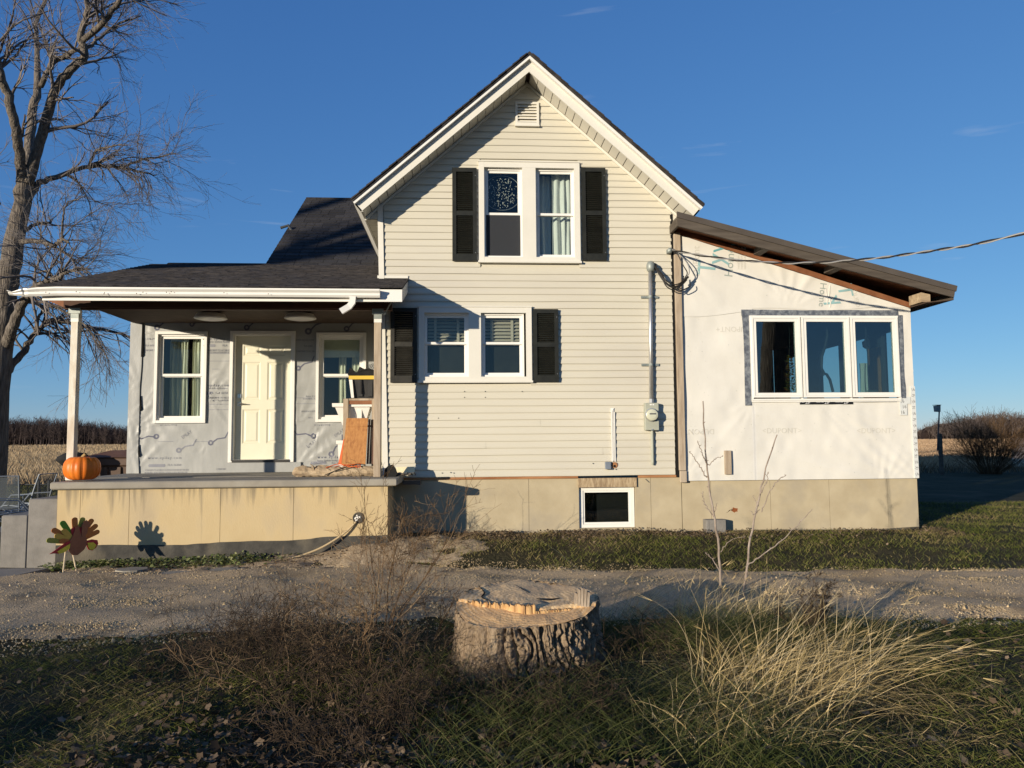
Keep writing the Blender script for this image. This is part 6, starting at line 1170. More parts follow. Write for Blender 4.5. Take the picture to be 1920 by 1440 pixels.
def shrub(name, label, cat, base, n, L, spread, r, seed, mat, lev=((4, .4), (3, .25)), lift=.02, wig=.12, group=None, lean=(0, 0, 0), rad=.1, tint=(0, 1), K=8):
    rng = np.random.default_rng(seed); a = rng.uniform(0, 2 * math.pi, n); s = np.abs(rng.normal(size=n)) * spread
    d = unit(np.stack([np.cos(a) * s + lean[0], np.sin(a) * s + lean[1], np.ones(n) + lean[2]], 1)); ln = rng.uniform(L[0], L[1], n)[:, None] / (K - 1); rr_ = rad * np.sqrt(rng.uniform(0, 1, n)); p = np.stack([base[0] + rr_ * np.cos(a), base[1] + rr_ * np.sin(a), np.full(n, base[2] - .03)], 1); pts = [p]
    for k in range(K - 1): d = unit(d + rng.normal(size=d.shape) * wig + np.array([0, 0, lift])); pts.append(pts[-1] + d * ln)
    P = np.stack(pts, 1); Rr = rng.uniform(.6, 1.2, n)[:, None] * r * np.linspace(1, .35, K)[None]; parts = [tubes(P, Rr, 4, rng.uniform(tint[0], tint[1], n))]; A, Ar = P, Rr
    for m, lf in lev: A, Ar = sprout(A, Ar, m, (L[1] * lf * .5, L[1] * lf), .65, rng, wig * 1.4, lift * .5, .25, .6, 5, .0012 if r < .012 else .004); parts.append(tubes(A, Ar, 3, rng.uniform(tint[0], tint[1], len(A))))
    t = thing(name, label, cat, base, group); J = join_np(parts); link('stems', np_mesh('stems', J[0], J[1], mat, J[2]), t); return t, (P, A)

# the round bush on the right, and weeds along the lawn's far edge
pb = at(1857, 888, 19.5); shrub('bare_bush', 'round dark bare bush at the lawn edge on the right', 'bush', (pb[0], 19.5, float(height(pb[0], 19.5))), 120, (1.3, 2.5), .68, .014, 5, m_weed, ((5, .35), (4, .22)), .012, .07, rad=.4, tint=(0, .62), K=8)
def meadow(name, label, N, xr_, yr, L, W, mat, seed, tint=(0, 1), bendk=.3, kind='stuff', up=.35, cond=None, segs=2, zf=height, lean=(0, 0), dens=None):
    rng = np.random.default_rng(seed); x = rng.uniform(xr_[0], xr_[1], N); y = rng.uniform(yr[0], yr[1], N)
    if cond is not None: k = cond(x, y, rng); x, y = x[k], y[k]
    n = len(x); a = rng.uniform(0, 6.283, n); D = np.stack([np.cos(a) * up + lean[0], np.sin(a) * up + lean[1], np.ones(n)], 1); b = np.stack([np.cos(a) * bendk, np.sin(a) * bendk, -.3 * np.abs(rng.normal(size=n)) * bendk], 1)
    t_ = rng.uniform(tint[0], tint[1], n) if not callable(tint) else tint(x, y, rng)
    V, Fq, T = blades(np.stack([x, y, zf(x, y) - .004], 1), D, rng.uniform(L[0], L[1], n), rng.uniform(W[0], W[1], n), b, t_, segs, rng)
    o = link(name, np_mesh(name, V, Fq, mat, T)); tag(o, label, 'grass', kind=kind); return o
meadow('field_edge_weeds', 'dry weeds along the far lawn edge by the birdhouse pole', 2600, (15, 34), (20.5, 25), (.2, .75), (.01, .03), m_weed, 41, up=.3, tint=(.2, 1))
meadow('corn_stubble', 'tan corn stubble standing in the field behind the porch', 26000, (-46, -6), (24.5, 72), (.25, .75), (.02, .05), leafy('corn_stalks', [(.22, .15, .085), (.36, .26, .15), (.46, .35, .21), (.56, .45, .29)], .8, .15), 42, up=.25, zf=lambda x, y: height(x, y) + .05)
meadow('field_edge_grass', 'dark green growth along the near edge of the corn field', 2500, (-30, -6), (23.4, 24.6), (.15, .5), (.02, .04), m_tallgrass, 43, up=.3, tint=(0, .5))

rngs = np.random.default_rng(44); n = 60000; r_ = 30 * np.exp(rngs.uniform(0, 1, n) * math.log(290 / 30)); th_ = np.radians(rngs.uniform(25.5, 36.5, n)); fx, fy = r_ * np.sin(th_), -11.35 + r_ * np.cos(th_); k = fy > 24.8; fx, fy, r_ = fx[k], fy[k], r_[k]; n = len(fx); a_ = rngs.uniform(0, 6.28, n)
V, Fq, T = blades(np.stack([fx, fy, height(fx, fy) + .03], 1), np.stack([np.cos(a_) * .5, np.sin(a_) * .5, np.ones(n)], 1), rngs.uniform(.10, .26, n) * (1 + r_ / 200), .012 + r_ * .0011, np.zeros((n, 3)), np.clip(rngs.normal(.5, .16, n) + .18 * vnoise(fx * .2, fy, .35), 0, 1), 1, rngs)
r2 = 34 * np.exp(rngs.uniform(0, 1, n) * math.log(262 / 34)); t2 = np.radians(rngs.uniform(-34, -22, n)); gx, gy = r2 * np.sin(t2), -11.35 + r2 * np.cos(t2); a2 = rngs.uniform(0, 6.28, n)
V2, F2, T2 = blades(np.stack([gx, gy, height(gx, gy) + .03], 1), np.stack([np.cos(a2) * .4, np.sin(a2) * .4, np.ones(n)], 1), rngs.uniform(.2, .5, n) * (1 + r2 / 300), .014 + r2 * .0010, np.zeros((n, 3)), np.clip(rngs.normal(.5, .2, n) + .18 * vnoise(gx * .2, gy, .35), 0, 1), 1, rngs)
tag(link('far_corn_stubble', np_mesh('far_corn_stubble', V2, F2, leafy('far_corn', [(.26, .18, .10), (.40, .29, .17), (.52, .40, .25)], .9, .1), T2)), 'tan corn stubble stretching to the far wood on the left', 'stubble', kind='stuff')
tag(link('field_stubble', np_mesh('field_stubble', V, Fq, leafy('soy_stubble', [(.28, .18, .10), (.40, .265, .155), (.52, .37, .235)], .9, .1), T)), 'tan stubble covering the harvested field on the right', 'stubble', kind='stuff')

# far woods on both sides
def woods(name, label, x0, x1, Y, hf, n, seed, mat, dark):
    rng = np.random.default_rng(seed); parts = []; x = rng.uniform(x0, x1, n); y = Y + rng.uniform(0, 26, n); h = np.array([hf(a) for a in x]) * rng.uniform(.8, 1.06, n); z = height(x, y)
    K = 6; t = np.linspace(0, 1, K); P = np.stack([np.stack([np.full(K, 0.0) + x[i] + .3 * np.sin(t * 3 + i), np.full(K, y[i]), z[i] - .5 + h[i] * t], 1) for i in range(n)]); Rr = (h * .016)[:, None] * np.linspace(1, .3, K)[None]; parts.append(tubes(P, Rr, 3, rng.uniform(dark[0], dark[1], n)))
    A, Ar = sprout(P, Rr, 12, (1.6, 3.4), .7, rng, .16, .10, .22, .5, 5, .035); parts.append(tubes(A, Ar, 3, rng.uniform(dark[0], dark[1], len(A)))); B, Br = sprout(A, Ar, 4, (.7, 1.6), .6, rng, .18, .05, .2, .7, 4, .024); parts.append(tubes(B, Br, 3, rng.uniform(dark[0], dark[1], len(B))))
    J = join_np(parts); o = link(name, np_mesh(name, J[0], J[1], mat, J[2])); tag(o, label, 'woods', kind='stuff')
    m = MB(); xs_ = np.linspace(x0, x1, 60); pr_ = [(a, float(height(a, Y + 20)) + hf(a) * (.84 + .05 * math.sin(a * .31) + .04 * math.sin(a * 1.3))) for a in xs_]; m.prism([(x0, -1), (x1, -1)] + pr_[::-1], Y + 20, Y + 26); q = solo(name + '_understorey', m, M(name + '_dark', (.018, .013, .012), (.04, .03, .027), scale=.5, rough=1, spec=0, detail=9), 'dense dark interior of the ' + ('far woods on the left' if x0 < 0 else 'far woods on the right'), 'woods', kind='stuff')
m_woodL = leafy('far_woods_left', [(.03, .022, .02), (.06, .045, .042), (.10, .075, .068)], .95, 0); m_woodR = leafy('far_woods_right', [(.07, .05, .042), (.13, .10, .085), (.22, .175, .15)], .95, 0)
woods('distant_woods', 'long dark bare wood across the corn field on the left', -235, -105, 250, lambda x: 7.2 + 1.8 * min(1, max(0, (-118 - x) / 50)) - max(0, min(3.0, (x + 132) * .16)), 1000, 51, m_woodL, (0, 1))
woods('distant_wood', 'grey brown bare wood beyond the field on the right', 199, 300, 290, lambda x: 3.2 + 6.6 * min(1, max(0, (x - 199) / 26)) ** .55, 620, 52, m_woodR, (0, 1))
woods('skyline_copse', 'thin strip of far trees on the skyline right of the sunroom', 320, 430, 640, lambda x: 1.4, 60, 53, m_woodR, (0, .5))

# ------------------------------------------------------------------ lawn
def lawn_tint(x, y, rng):
    p = vnoise(x, y, 1.3) + .6 * vnoise(x + 4, y, 4); return np.clip(.38 + .22 * p + .12 * (x < 0) + rng.normal(size=len(x)) * .24, 0, 1)
def near_cond(x, y, rng):
    lo, hi = drive_edges(x); d = np.hypot(x, y + 11.35); return (y < lo + .10 + .28 * vnoise(x, y, 2.6)) & (rng.uniform(0, 1, len(x)) < np.clip(5.2 / d, 0, 1) ** 1.3 * np.clip(.62 + .5 * vnoise(x, y, 1.1) + .25 * vnoise(x, y, 3.5), .1, 1)) & (np.hypot(x - .42, y + 6.05) > .5)
meadow('lawn_grass', 'short shaded grass of the verge in the foreground', 150000, (-4.6, 5.6), (-8.6, -4.6), (.02, .075), (.0022, .006), m_grass, 61, tint=lawn_tint, bendk=.55, up=.9, cond=near_cond)
def mound_tint(x, y, rng):
    p = vnoise(x, y, 1.6); near = np.clip(1 - np.abs(y) / 1.1, 0, 1) * (x < 7.2); left = np.clip((2.5 - x) / 3, 0, 1); return np.clip(.44 + .16 * p + .52 * near + .36 * left + rng.normal(size=len(x)) * .2, 0, 1)
def mound_cond(x, y, rng):
    lo, hi = drive_edges(x); return (y > hi - .05 + .12 * vnoise(x, y, 2.2)) & ((y < -.02) | (x > 6.98)) & (rng.uniform(0, 1, len(x)) < np.where(y < 0, np.clip(.62 + .5 * vnoise(x + 2, y, 1.5) + .3 * vnoise(x, y, 5), .12, 1), .6)) & ~((x < .6) & (y < -1.9 + .6 * x))
meadow('mound_grass', 'patchy lawn grass on the bank along the foundation', 130000, (-.7, 13), (-3.6, 4.5), (.025, .075), (.004, .009), m_grass, 62, tint=mound_tint, bendk=.4, up=.5, cond=mound_cond)
meadow('back_lawn_grass', 'sunlit lawn between the steps and the corn field', 26000, (-24, -5.6), (.4, 24), (.03, .10), (.01, .022), leafy('back_lawn', [(.06, .075, .018), (.10, .11, .03), (.15, .14, .05), (.2, .17, .08)], .8, .3), 63, up=.7)

# leaves on the ground
def leaf_mesh(x, y, z, s, tint, rng, flat=.5):
    n = len(x); a = rng.uniform(0, 6.283, n); k = np.arange(10); lob = np.array([1, .66, .92, .60, .78, .42, .72, .58, .95, .70]); th = k * 2 * math.pi / 10
    u = lob[None] * np.cos(th)[None] * rng.uniform(.8, 1.2, (n, 1)); v = lob[None] * np.sin(th)[None] * rng.uniform(.6, 1.0, (n, 1)); w_ = rng.uniform(.1, .9, (n, 1)) * (u ** 2 + .6 * v ** 2) * rng.choice([1, 1, -1], (n, 1)) * .6
    R1 = unit(np.stack([np.cos(a), np.sin(a), rng.normal(size=n) * flat], 1)); nn = unit(np.stack([rng.normal(size=n) * flat, rng.normal(size=n) * flat, np.ones(n)], 1)); R2 = unit(np.cross(nn, R1)); nn = np.cross(R1, R2)
    P = np.stack([x, y, z], 1)[:, None] + s[:, None, None] * (u[..., None] * R1[:, None] + v[..., None] * R2[:, None] + w_[..., None] * nn[:, None]); C_ = np.stack([x, y, z], 1)[:, None] + 0 * P[:, :1]
    V = np.concatenate([C_, P], 1).reshape(-1, 3); b = np.arange(n)[:, None] * 11; f = np.stack([b + 0 * k, b + 1 + k, b + 1 + (k + 1) % 10], -1).reshape(-1, 3); return V, f, np.repeat(tint, 11)
def leaves(name, label, N, xf, size, seed, lift=.03, mat=None, tint=(0, 1), cat='leaves'):
    rng = np.random.default_rng(seed); x, y = xf(rng, N); n = len(x); s = rng.uniform(size[0], size[1], n) ; z = height(x, y) + rng.uniform(.005, lift, n) + s * .15
    V, f, t = leaf_mesh(x, y, z, s, rng.uniform(tint[0], tint[1], n), rng); o = link(name, np_mesh(name, V, f, mat or m_leaf, t)); tag(o, label, cat, kind='stuff')
def lf1(rng, N):
    x = rng.uniform(-4, .9, N); y = rng.uniform(-8.4, -5.0, N); k = rng.uniform(0, 1, N) < np.clip(.10 + .9 * sm(-y + .75 * x, 5.4, 6.9), 0, 1) * np.clip(.45 + .45 * vnoise(x, y, 1.4) + .4 * sm(x, -2.4, -1.0), .06, 1); return x[k], y[k]
leaves('leaf_litter', 'brown curled leaves littering the shaded verge at lower left', 11000, lf1, (.013, .036), 71, .05, tint=(0, .8))
def lf2(rng, N):
    x = rng.uniform(1.0, 5.2, N); y = rng.uniform(-8.3, -5.1, N); k = rng.uniform(0, 1, N) < np.clip(.12 + .25 * vnoise(x, y, 1.2) + .4 * sm(x, 2.6, 3.2), .03, .6); return x[k], y[k]
leaves('leaf_scatter', 'dry leaves scattered over the grass at lower right', 900, lf2, (.02, .045), 72, .035, tint=(.15, .95))
def lf3(rng, N):
    x = rng.uniform(-5.1, -1.0, N); y = rng.uniform(-2.2, -1.1, N); k = rng.uniform(0, 1, N) < np.clip(.5 + .5 * vnoise(x, y, 1.8), .05, 1); return x[k], y[k]
leaves('bed_litter', 'small dead leaves along the foot of the porch wall', 900, lf3, (.012, .035), 73, .04, tint=(.1, .9))
def lf5(rng, N):
    x = rng.uniform(-.6, 7.2, N); y = -.05 - np.abs(rng.normal(0, .55, N)); k = (y > -2.4) & (rng.uniform(0, 1, N) < np.clip(.5 + .5 * vnoise(x, y, 1.9) - .06 * x, .05, 1)); return x[k], y[k]
leaves('bank_litter', 'dead leaf litter and thatch along the foot of the house foundation', 9000, lf5, (.008, .026), 75, .05, tint=(.05, .9))
def lf4(rng, N):
    x = np.concatenate([rng.normal(-4.5, .35, N // 2), rng.normal(-3.75, .35, N // 5), rng.normal(-3.0, .25, N // 6), rng.normal(-2.75, .3, N // 8)]); y = rng.normal(-1.42, .16, len(x)) + .0; k = (y < -1.08) & (x > -5.15); return x[k], y[k]
leaves('ground_cover', 'low green and pale leaved ground cover at the foot of the turkey sign', 2600, lf4, (.016, .034), 74, .10, m_cover, (0, .9), 'ground cover')

# ------------------------------------------------------------------ the stump
def stump():
    cx, cy = .42, -6.03; rng = np.random.default_rng(81); T = thing('tree_stump', 'big freshly cut tree stump with deeply furrowed bark and a stepped top', 'stump', (cx, cy, 0)); nu, nv = 640, 60
    ang = np.linspace(0, 2 * math.pi, nu, endpoint=False); R0 = .455 + .028 * np.sin(2 * ang + .6) + .02 * np.sin(3 * ang + 2) + .012 * np.sin(5 * ang)
    def ridge(a, z):
        s = a + .22 * z * np.cos(a + .4) * 1.6 + .05 * vnoise(a * 3, z * 5, 1.0); u = s * 40 / (2 * math.pi) + .75 * vnoise(a * 3, z * 3.5, 1.3) + .22 * vnoise(a * 12, z * 9, 1.0); r = np.abs((u % 1) - .5) * 2; f = 1 - r ** 3.2
        u2 = s * 118 / (2 * math.pi) + 1.0 * vnoise(a * 7, z * 7, 1.2); return f * .80 + .20 * (1 - (np.abs((u2 % 1) - .5) * 2) ** 2)
    zl = np.linspace(-.06, 1, nv); V = []
    top = lambda a: np.where(np.sin(a + .1) < -.05, .347 + .05 * np.clip(1 + np.sin(a) * 1.1, 0, 1), .432 + .045 * np.sin(a))
    smooth_zone = np.exp(-((((ang - math.pi * 1.22 + math.pi) % (2 * math.pi)) - math.pi) / .62) ** 2)
    for f in zl:
        z = f * top(ang); dep = ridge(ang, z); fl = .035 * (1 - np.clip(f, 0, 1)) ** 1.5 * (1 + .4 * np.sin(3 * ang + 1)); amp = .092 * (1 - .72 * smooth_zone) * (.72 + .28 * (1 - f)); blk = (.009 * np.clip(vnoise(ang * 16, z * 34 + ang * 0, 1.0), -1, 1) + .005 * vnoise(ang * 40, z * 80 + ang * 0, 1.0)) * (1 - .5 * smooth_zone)
        rr_ = R0 + fl - amp * (1 - dep) + blk + .020; rr_ = np.where(f > .985, rr_ - .006, rr_); V.append(np.stack([cx + rr_ * np.cos(ang), cy + rr_ * np.sin(ang), z], 1))
    V = np.concatenate(V); i = (np.arange(nv - 1)[:, None] * nu + np.arange(nu)[None]).ravel(); j = (np.arange(nv - 1)[:, None] * nu + (np.arange(nu)[None] + 1) % nu).ravel(); link('bark', np_mesh('bark', V, np.stack([i, j, j + nu, i + nu], 1), m_stumpbark, smooth=False), T)
    # sawn top: the back stands higher than the front, a torn wall between them
    nr = 46; V = []; rim = R0 + .012
    for k in range(nr + 1):
        f = (k / nr) ** .8; x = cx + rim * f * np.cos(ang); y = cy + rim * f * np.sin(ang); u = x - cx; yc = cy + np.interp(u, [-.46, -.30, -.15, -.02, .12, .28, .46], [.05, -.07, -.12, -.205, -.19, -.15, -.10]) + .012 * vnoise(u * 1.0, u * 0, 18); st_ = sm(y, yc - .012, yc + .012)
        z = .345 + .004 * vnoise(x, y, 5) + .17 * np.clip(y - cy + .42, 0, .5) * (1 - st_) + st_ * (.085 + .10 * np.clip(y - cy, -.2, .5) + .003 * vnoise(x, y, 7)); z = z - .02 * np.exp(-((np.hypot(x - cx - .14, y - cy + .02)) / .05) ** 2) * st_ + .0025 * vnoise(x * 1.0, y * .6, 19)
        V.append(np.stack([x, y, z], 1))
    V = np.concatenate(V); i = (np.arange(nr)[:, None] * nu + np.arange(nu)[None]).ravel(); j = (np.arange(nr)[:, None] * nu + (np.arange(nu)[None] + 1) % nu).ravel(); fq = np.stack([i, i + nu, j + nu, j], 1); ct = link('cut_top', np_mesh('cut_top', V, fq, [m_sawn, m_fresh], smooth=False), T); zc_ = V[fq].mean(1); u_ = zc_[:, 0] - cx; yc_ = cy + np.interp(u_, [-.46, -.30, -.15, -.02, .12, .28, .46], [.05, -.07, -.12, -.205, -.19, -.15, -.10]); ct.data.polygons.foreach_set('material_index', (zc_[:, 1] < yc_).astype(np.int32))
    for pts in ([(-.30, .30), (-.27, .16), (-.29, .05), (-.22, -.05)], [(.40, .22), (.43, .10), (.42, -.04)], [(.08, .0), (.16, -.03), (.24, .0)], [(-.05, .34), (.0, .22), (.04, .14)]):
        D = dense([(cx + a, cy + b, 0) for a, b in pts], 14); D[:, 2] = .345 + .085 + .10 * np.clip(D[:, 1] - cy, -.2, .5) + .003; part('crack', MB().tube(D, np.concatenate([np.linspace(.002, .007, 7), np.linspace(.007, .002, 7)]), 4), m_dark, T)
    mb = MB(); n = 95; u = np.linspace(-.40, .40, n); yc = cy + np.interp(u, [-.46, -.30, -.15, -.02, .12, .28, .46], [.05, -.07, -.12, -.205, -.19, -.15, -.10]); rg = np.random.default_rng(3)
    for a in range(n - 1):
        h = (.085 if u[a] < .05 else .045) * rg.uniform(*((.72, 1.05) if u[a] < -.08 else (.9, 1.02))) * (1.0 if u[a] < .3 else .6); d = rg.uniform(-.012, .006) - .012; x0, x1 = cx + u[a], cx + u[a + 1] - .0008; mb.hexa([(x0, yc[a] + d - .012, .345), (x1, yc[a] + d - .012, .345), (x1, yc[a] + .02, .345), (x0, yc[a] + .02, .345), (x0, yc[a] + d, .352 + h), (x1, yc[a] + d, .352 + h * rg.uniform(.85, 1)), (x1, yc[a] + .015, .352 + h), (x0, yc[a] + .015, .352 + h)])
    o = part('torn_fibres', mb, m_splinter, T); o['kind'] = 'stuff'
    mb = MB()
    for q in range(5): x = cx + .315 + .021 * q; hh = [.085, .11, .118, .112, .09][q]; mb.hexa([(x, cy - .14, .38), (x + .019, cy - .14, .38), (x + .019, cy - .10, .38), (x, cy - .10, .38), (x + .018, cy - .10, .40 + hh), (x + .033, cy - .10, .40 + hh - .008), (x + .033, cy - .07, .40 + hh), (x + .018, cy - .07, .40 + hh)])
    part('standing_splinter', mb, m_oldwood, T)
stump()

# ------------------------------------------------------------------ dry stalks, brambles, saplings in the foreground
def reeds(name, label, base, n, L, lean, spread, seed, r=.16, W=(.003, .006), mat=m_straw, tint=(.1, 1), bend=.35, heads=.25, green=0):
    rng = np.random.default_rng(seed); a = rng.uniform(0, 6.283, n); rr_ = r * np.sqrt(rng.uniform(0, 1, n)); x = base[0] + rr_ * np.cos(a) * 1.2; y = base[1] + rr_ * np.sin(a) * .8; B = np.stack([x, y, height(x, y) - .01], 1)
    D = np.stack([lean[0] + rng.normal(size=n) * spread + np.cos(a) * .12, lean[1] + rng.normal(size=n) * spread, np.abs(1 + rng.normal(size=n) * .15)], 1); ln = rng.uniform(L[0], L[1], n) * (1 - .25 * np.abs(rng.normal(size=n)).clip(0, 2) * .5); be = np.stack([lean[0] * bend + rng.normal(size=n) * .26, lean[1] * bend + rng.normal(size=n) * .24, -bend * rng.uniform(.2, 1.9, n)], 1)
    br_ = rng.uniform(0, 1, n) < .22; be[br_, 2] -= rng.uniform(.3, .9, br_.sum()); be[br_, :2] += rng.normal(size=(br_.sum(), 2)) * .3
    tt_ = rng.uniform(tint[0], tint[1], n); V, Fq, T_ = blades(B, D, ln, rng.uniform(W[0], W[1], n), be, tt_, 7, rng); parts = [(V, Fq, T_)]
    k = rng.uniform(0, 1, n) < heads; tip = B[k] + unit(D[k]) * ln[k][:, None] + be[k] * ln[k][:, None]; prev = B[k] + unit(D[k]) * (.85 * ln[k][:, None]) + be[k] * (.7225 * ln[k][:, None]); hd_ = unit(tip - prev)
    if k.sum(): parts.append(blades(np.repeat(prev + hd_ * .02, 3, 0), np.repeat(hd_, 3, 0) + rng.normal(size=(k.sum() * 3, 3)) * .10, np.repeat(ln[k] * .13, 3), np.full(k.sum() * 3, .0032), np.zeros((k.sum() * 3, 3)), np.repeat(tt_[k], 3), 2, rng))
    o = thing(name, label, 'grass clump', (base[0], base[1], 0)); J = join_np(parts); link('stalks', np_mesh('stalks', J[0], J[1], mat, J[2]), o); return o
reeds('dry_grass_clump', 'large sheaf of golden dry grass sweeping to the right at lower right', (1.85, -6.8), 640, (.35, .98), (.62, .22), .46, 91, r=.44, bend=.34, W=(.0022, .0045))
reeds('dry_grass_clump', 'golden dry grass around the foot of the two saplings', (2.15, -5.0), 260, (.25, .70), (.40, .05), .30, 92, r=.38, bend=.20, W=(.0022, .0045))
reeds('dry_grass_tuft', 'small pale grass tuft leaning right just behind the stump', (1.42, -4.75), 64, (.35, .62), (.60, .1), .16, 93, r=.10, bend=.22, heads=.4, W=(.0022, .004))
reeds('dry_grass_clump', 'low straw coloured grass sprawling along the bottom edge right of centre', (1.45, -7.3), 420, (.20, .60), (.35, .1), .6, 94, r=.45, bend=.6, tint=(0, .85), W=(.002, .0045))
reeds('straggling_grass', 'loose dry stalks fanning out at the right edge of the big sheaf', (2.45, -6.45), 130, (.40, .95), (.75, .15), .36, 97, r=.34, bend=.25, W=(.0022, .0045))
reeds('dry_grass_stalk', 'single long grass stalk standing between stump and basement window', (1.17, -5.0), 2, (.98, 1.05), (.06, 0), .02, 95, r=.01, bend=.10, heads=0, W=(.006, .007))
_g = np.random.default_rng(98); n = 5200; gx = 1.95 + _g.normal(size=n) * .48; gy = -6.6 + _g.normal(size=n) * .42; a_ = _g.uniform(0, 6.283, n)
V, Fq, T = blades(np.stack([gx, gy, height(gx, gy)], 1), np.stack([np.cos(a_) * 1.3 + .4, np.sin(a_) * 1.3, np.abs(_g.normal(size=n)) * .7 + .25], 1), _g.uniform(.08, .34, n), _g.uniform(.002, .0045, n), np.stack([_g.normal(size=n) * .3, _g.normal(size=n) * .3, -_g.uniform(.1, .7, n)], 1), np.clip(_g.beta(1.6, 2.2, n), 0, 1), 4, _g)
tag(link('thatch', np_mesh('thatch', V, Fq, leafy('old_thatch', [(.055, .060, .018), (.16, .125, .06), (.30, .225, .115), (.50, .39, .22)], .8, .2), T)), 'matted old straw at the foot of the big dry grass sheaf', 'grass', kind='stuff')
def tall_cond(x, y, rng): return (rng.uniform(0, 1, len(x)) < np.clip(.35 + .6 * vnoise(x, y, 1.6), 0, 1)) & (np.hypot(x - .42, y + 6.05) > .56) & ~((np.abs(x - .42) < .5) & (y < -6.0) & (y > -7.0) & (rng.uniform(0, 1, len(x)) < .75))
meadow('tall_grass', 'dark green uncut grass round the stump and under the dry sheaf', 20000, (-.2, 3.1), (-8.0, -5.0), (.08, .30), (.002, .005), m_tallgrass, 96, bendk=.65, up=.5, cond=tall_cond, segs=4, tint=lambda x, y, rng: np.clip(rng.beta(2, 3, len(x)), 0, 1))
B0 = lambda x, y: (x, y, float(height(x, y)))
_r = np.random.default_rng(140)
for i in range(8):  # unseen row of shrubs, added to throw shade over the foreground verge
    x = -12.6 + .82 * i; tall = 1.75 if i in (2, 3, 4) else 1.15
    shrub('shade_shrub', 'unseen dead shrub added behind the camera to shade the foreground', 'shrub', B0(x, -13.2 + _r.uniform(-.4, .4)), 60, (tall * .5, tall), .40, .007, 141 + i, m_weed, ((7, .45), (4, .22)), .02, .12, 'added shade shrubs behind the camera', rad=.40, tint=(0, .7))
shrub('tall_dead_weed', 'tallest dead weed, upright with seed heads, left of the stump', 'weed', B0(-.62, -5.55), 11, (.75, 1.12), .16, .0055, 101, m_weed, ((5, .4), (4, .2), (3, .06)), .05, .10, lean=(.18, .05, 0), tint=(.1, .8))
shrub('pale_crooked_weed', 'pale crooked branching weed in front of the tall one', 'weed', B0(-.66, -6.05), 8, (.5, .85), .35, .007, 102, m_weed, ((5, .45), (4, .25), (3, .1)), .02, .2, tint=(.55, 1))
shrub('reddish_weed', 'fine reddish brown weed cloud at the drive edge', 'weed', B0(-1.35, -5.55), 18, (.2, .38), .5, .0025, 103, m_bramble, ((6, .45), (5, .25)), .03, .13, rad=.22, tint=(.2, .8))
shrub('curly_vine', 'pale curling dead vine tangled over the thicket left of the stump', 'vine', B0(-.85, -6.3), 16, (.5, 1.0), .9, .0035, 105, m_weed, ((5, .35), (3, .2)), -.02, .34, rad=.35, tint=(.5, 1))
shrub('thin_dark_weed', 'thin dark weed with sparse side twigs close left of the stump', 'weed', B0(-.22, -5.5), 6, (.4, .7), .3, .004, 104, m_weed, ((6, .4), (4, .2)), .02, .15, lean=(.2, 0, 0), tint=(0, .4))
for i, (x, y, n, L, lab, se) in enumerate(((-1.15, -6.35, 30, (.3, .62), 'dark bramble mound left of the stump', 111), (-.42, -6.75, 24, (.22, .46), 'rust coloured bramble arching over the front of the stump', 112), (-.55, -7.4, 34, (.18, .40), 'orange brown bramble along the bottom edge near the centre', 113), (.45, -7.15, 26, (.15, .34), 'tangled brown bramble below the stump', 114), (-1.6, -5.9, 20, (.25, .5), 'low brown bramble at the left of the thicket', 115), (1.25, -6.15, 12, (.2, .4), 'short dark bramble right of the stump', 116))):
    shrub('bramble', lab, 'bramble', B0(x, y), int(n * 1.9), L, .80, .0030, se, m_bramble, ((5, .5), (4, .25)), -.07, .21, 'brambles round the stump', rad=.30, tint=(0, .8) if i in (1, 2) else (0, .6))
shrub('corner_weed', 'dead weed tangle at the inner corner of porch and house', 'weed', B0(-.62, -.75), 14, (.2, .5), .45, .0035, 121, m_weed, ((5, .45), (4, .25)), .02, .16, rad=.25, lean=(.15, -.1, 0), tint=(.2, 1))
shrub('trailing_vine', 'pale leafless vine trailing over the bank beside the porch corner', 'vine', B0(-.3, -1.3), 5, (.6, 1.2), 1.0, .004, 122, m_weed, ((4, .3),), -.04, .12, rad=.2, lean=(.5, -.2, -.3), tint=(.6, 1))
shrub('dock_plant', 'dark rust seed head plant among the golden grass', 'weed', B0(2.45, -5.75), 9, (.3, .62), .25, .004, 123, m_bramble, ((7, .2), (6, .08), (4, .05)), .03, .12, rad=.1, lean=(.35, 0, 0), tint=(.1, .6))
def sapling(label, stems, seed, base):
    t = thing('sapling', label, 'sapling', base); rng = np.random.default_rng(seed); mb = MB()
    for pts, r0 in stems:
        D = dense(np.array([at(a, b, y) for a, b, y in pts]), 22); D[1:-1] += rng.normal(size=D[1:-1].shape) * .004; mb.tube(D, np.linspace(r0, r0 * .45, 22), 7)
        for i in range(4, 22, 3): d = rng.normal(size=3); d[2] = .6; d /= np.linalg.norm(d); mb.tube([D[i], D[i] + d * .022], [r0 * .5, r0 * .2], 5)
    part('stems', mb, m_twig_solid, t)
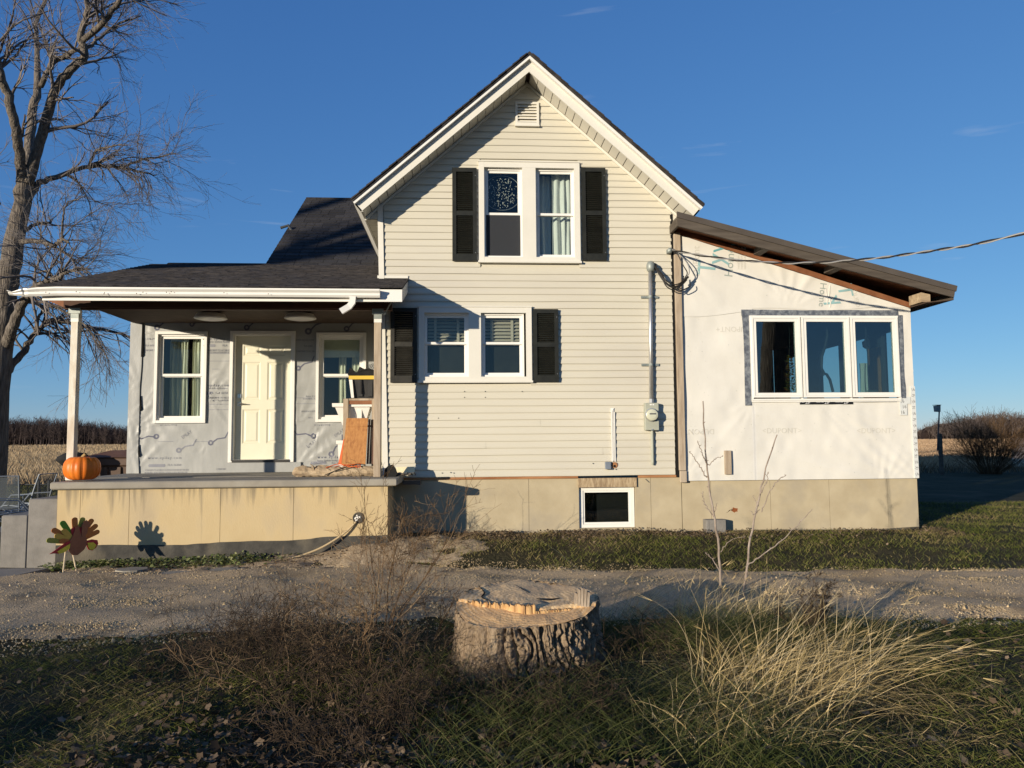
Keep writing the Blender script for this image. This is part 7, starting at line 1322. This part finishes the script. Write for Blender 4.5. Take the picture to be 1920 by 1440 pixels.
m_twig_solid = M('sapling_bark', (.20, .155, .12), (.34, .28, .23), scale=12, rough=.8)
Ys = -4.3
b = at(1352, 1150, Ys); sapling('taller leafless sapling whose tip crosses the white sunroom wall', [([(1352, 1160, Ys), (1350, 1060, Ys), (1341, 985, Ys), (1330, 920, Ys), (1323, 850, Ys), (1318, 752, Ys)], .013), ([(1326, 870, Ys), (1316, 850, Ys - .05), (1308, 826, Ys - .06)], .006), ([(1325, 895, Ys), (1308, 868, Ys), (1292, 846, Ys)], .006), ([(1325, 874, Ys), (1340, 862, Ys), (1356, 855, Ys)], .005), ([(1338, 968, Ys), (1322, 945, Ys), (1317, 922, Ys)], .006), ([(1340, 960, Ys), (1344, 945, Ys)], .004), ([(1352, 1075, Ys), (1335, 1048, Ys), (1322, 1035, Ys)], .006), ([(1350, 1035, Ys), (1372, 1012, Ys), (1398, 1006, Ys)], .004)], 131, (b[0], Ys, 0))
b = at(1395, 1120, Ys); sapling('shorter sapling leaning right in front of the sunroom foundation', [([(1393, 1130, Ys + .1), (1400, 1060, Ys + .1), (1412, 985, Ys + .1), (1424, 930, Ys + .1), (1436, 880, Ys + .1), (1457, 815, Ys + .1)], .012), ([(1424, 930, Ys + .1), (1436, 905, Ys), (1440, 885, Ys)], .006), ([(1428, 960, Ys + .1), (1450, 910, Ys), (1474, 890, Ys)], .006), ([(1423, 950, Ys + .1), (1412, 930, Ys + .1)], .004), ([(1402, 1060, Ys), (1470, 1010, Ys), (1523, 955, Ys)], .006), ([(1424, 955, Ys), (1413, 965, Ys), (1408, 958, Ys)], .004)], 132, (b[0], Ys, 0))
c = at(1372, 958, Ys); V, f, t_ = leaf_mesh(np.array([c[0] - .02, c[0] + .03]), np.array([Ys, Ys]), np.array([c[2], c[2] + .004]), np.array([.05, .045]), np.array([.5, .7]), np.random.default_rng(2), .9); tag(link('hanging_leaf', np_mesh('hanging_leaf', V, f, leafy('rust_leaf', [(.2, .06, .02), (.3, .1, .03)], .8, .2), t_)), 'curled rust brown leaf caught on the taller sapling', 'leaf')
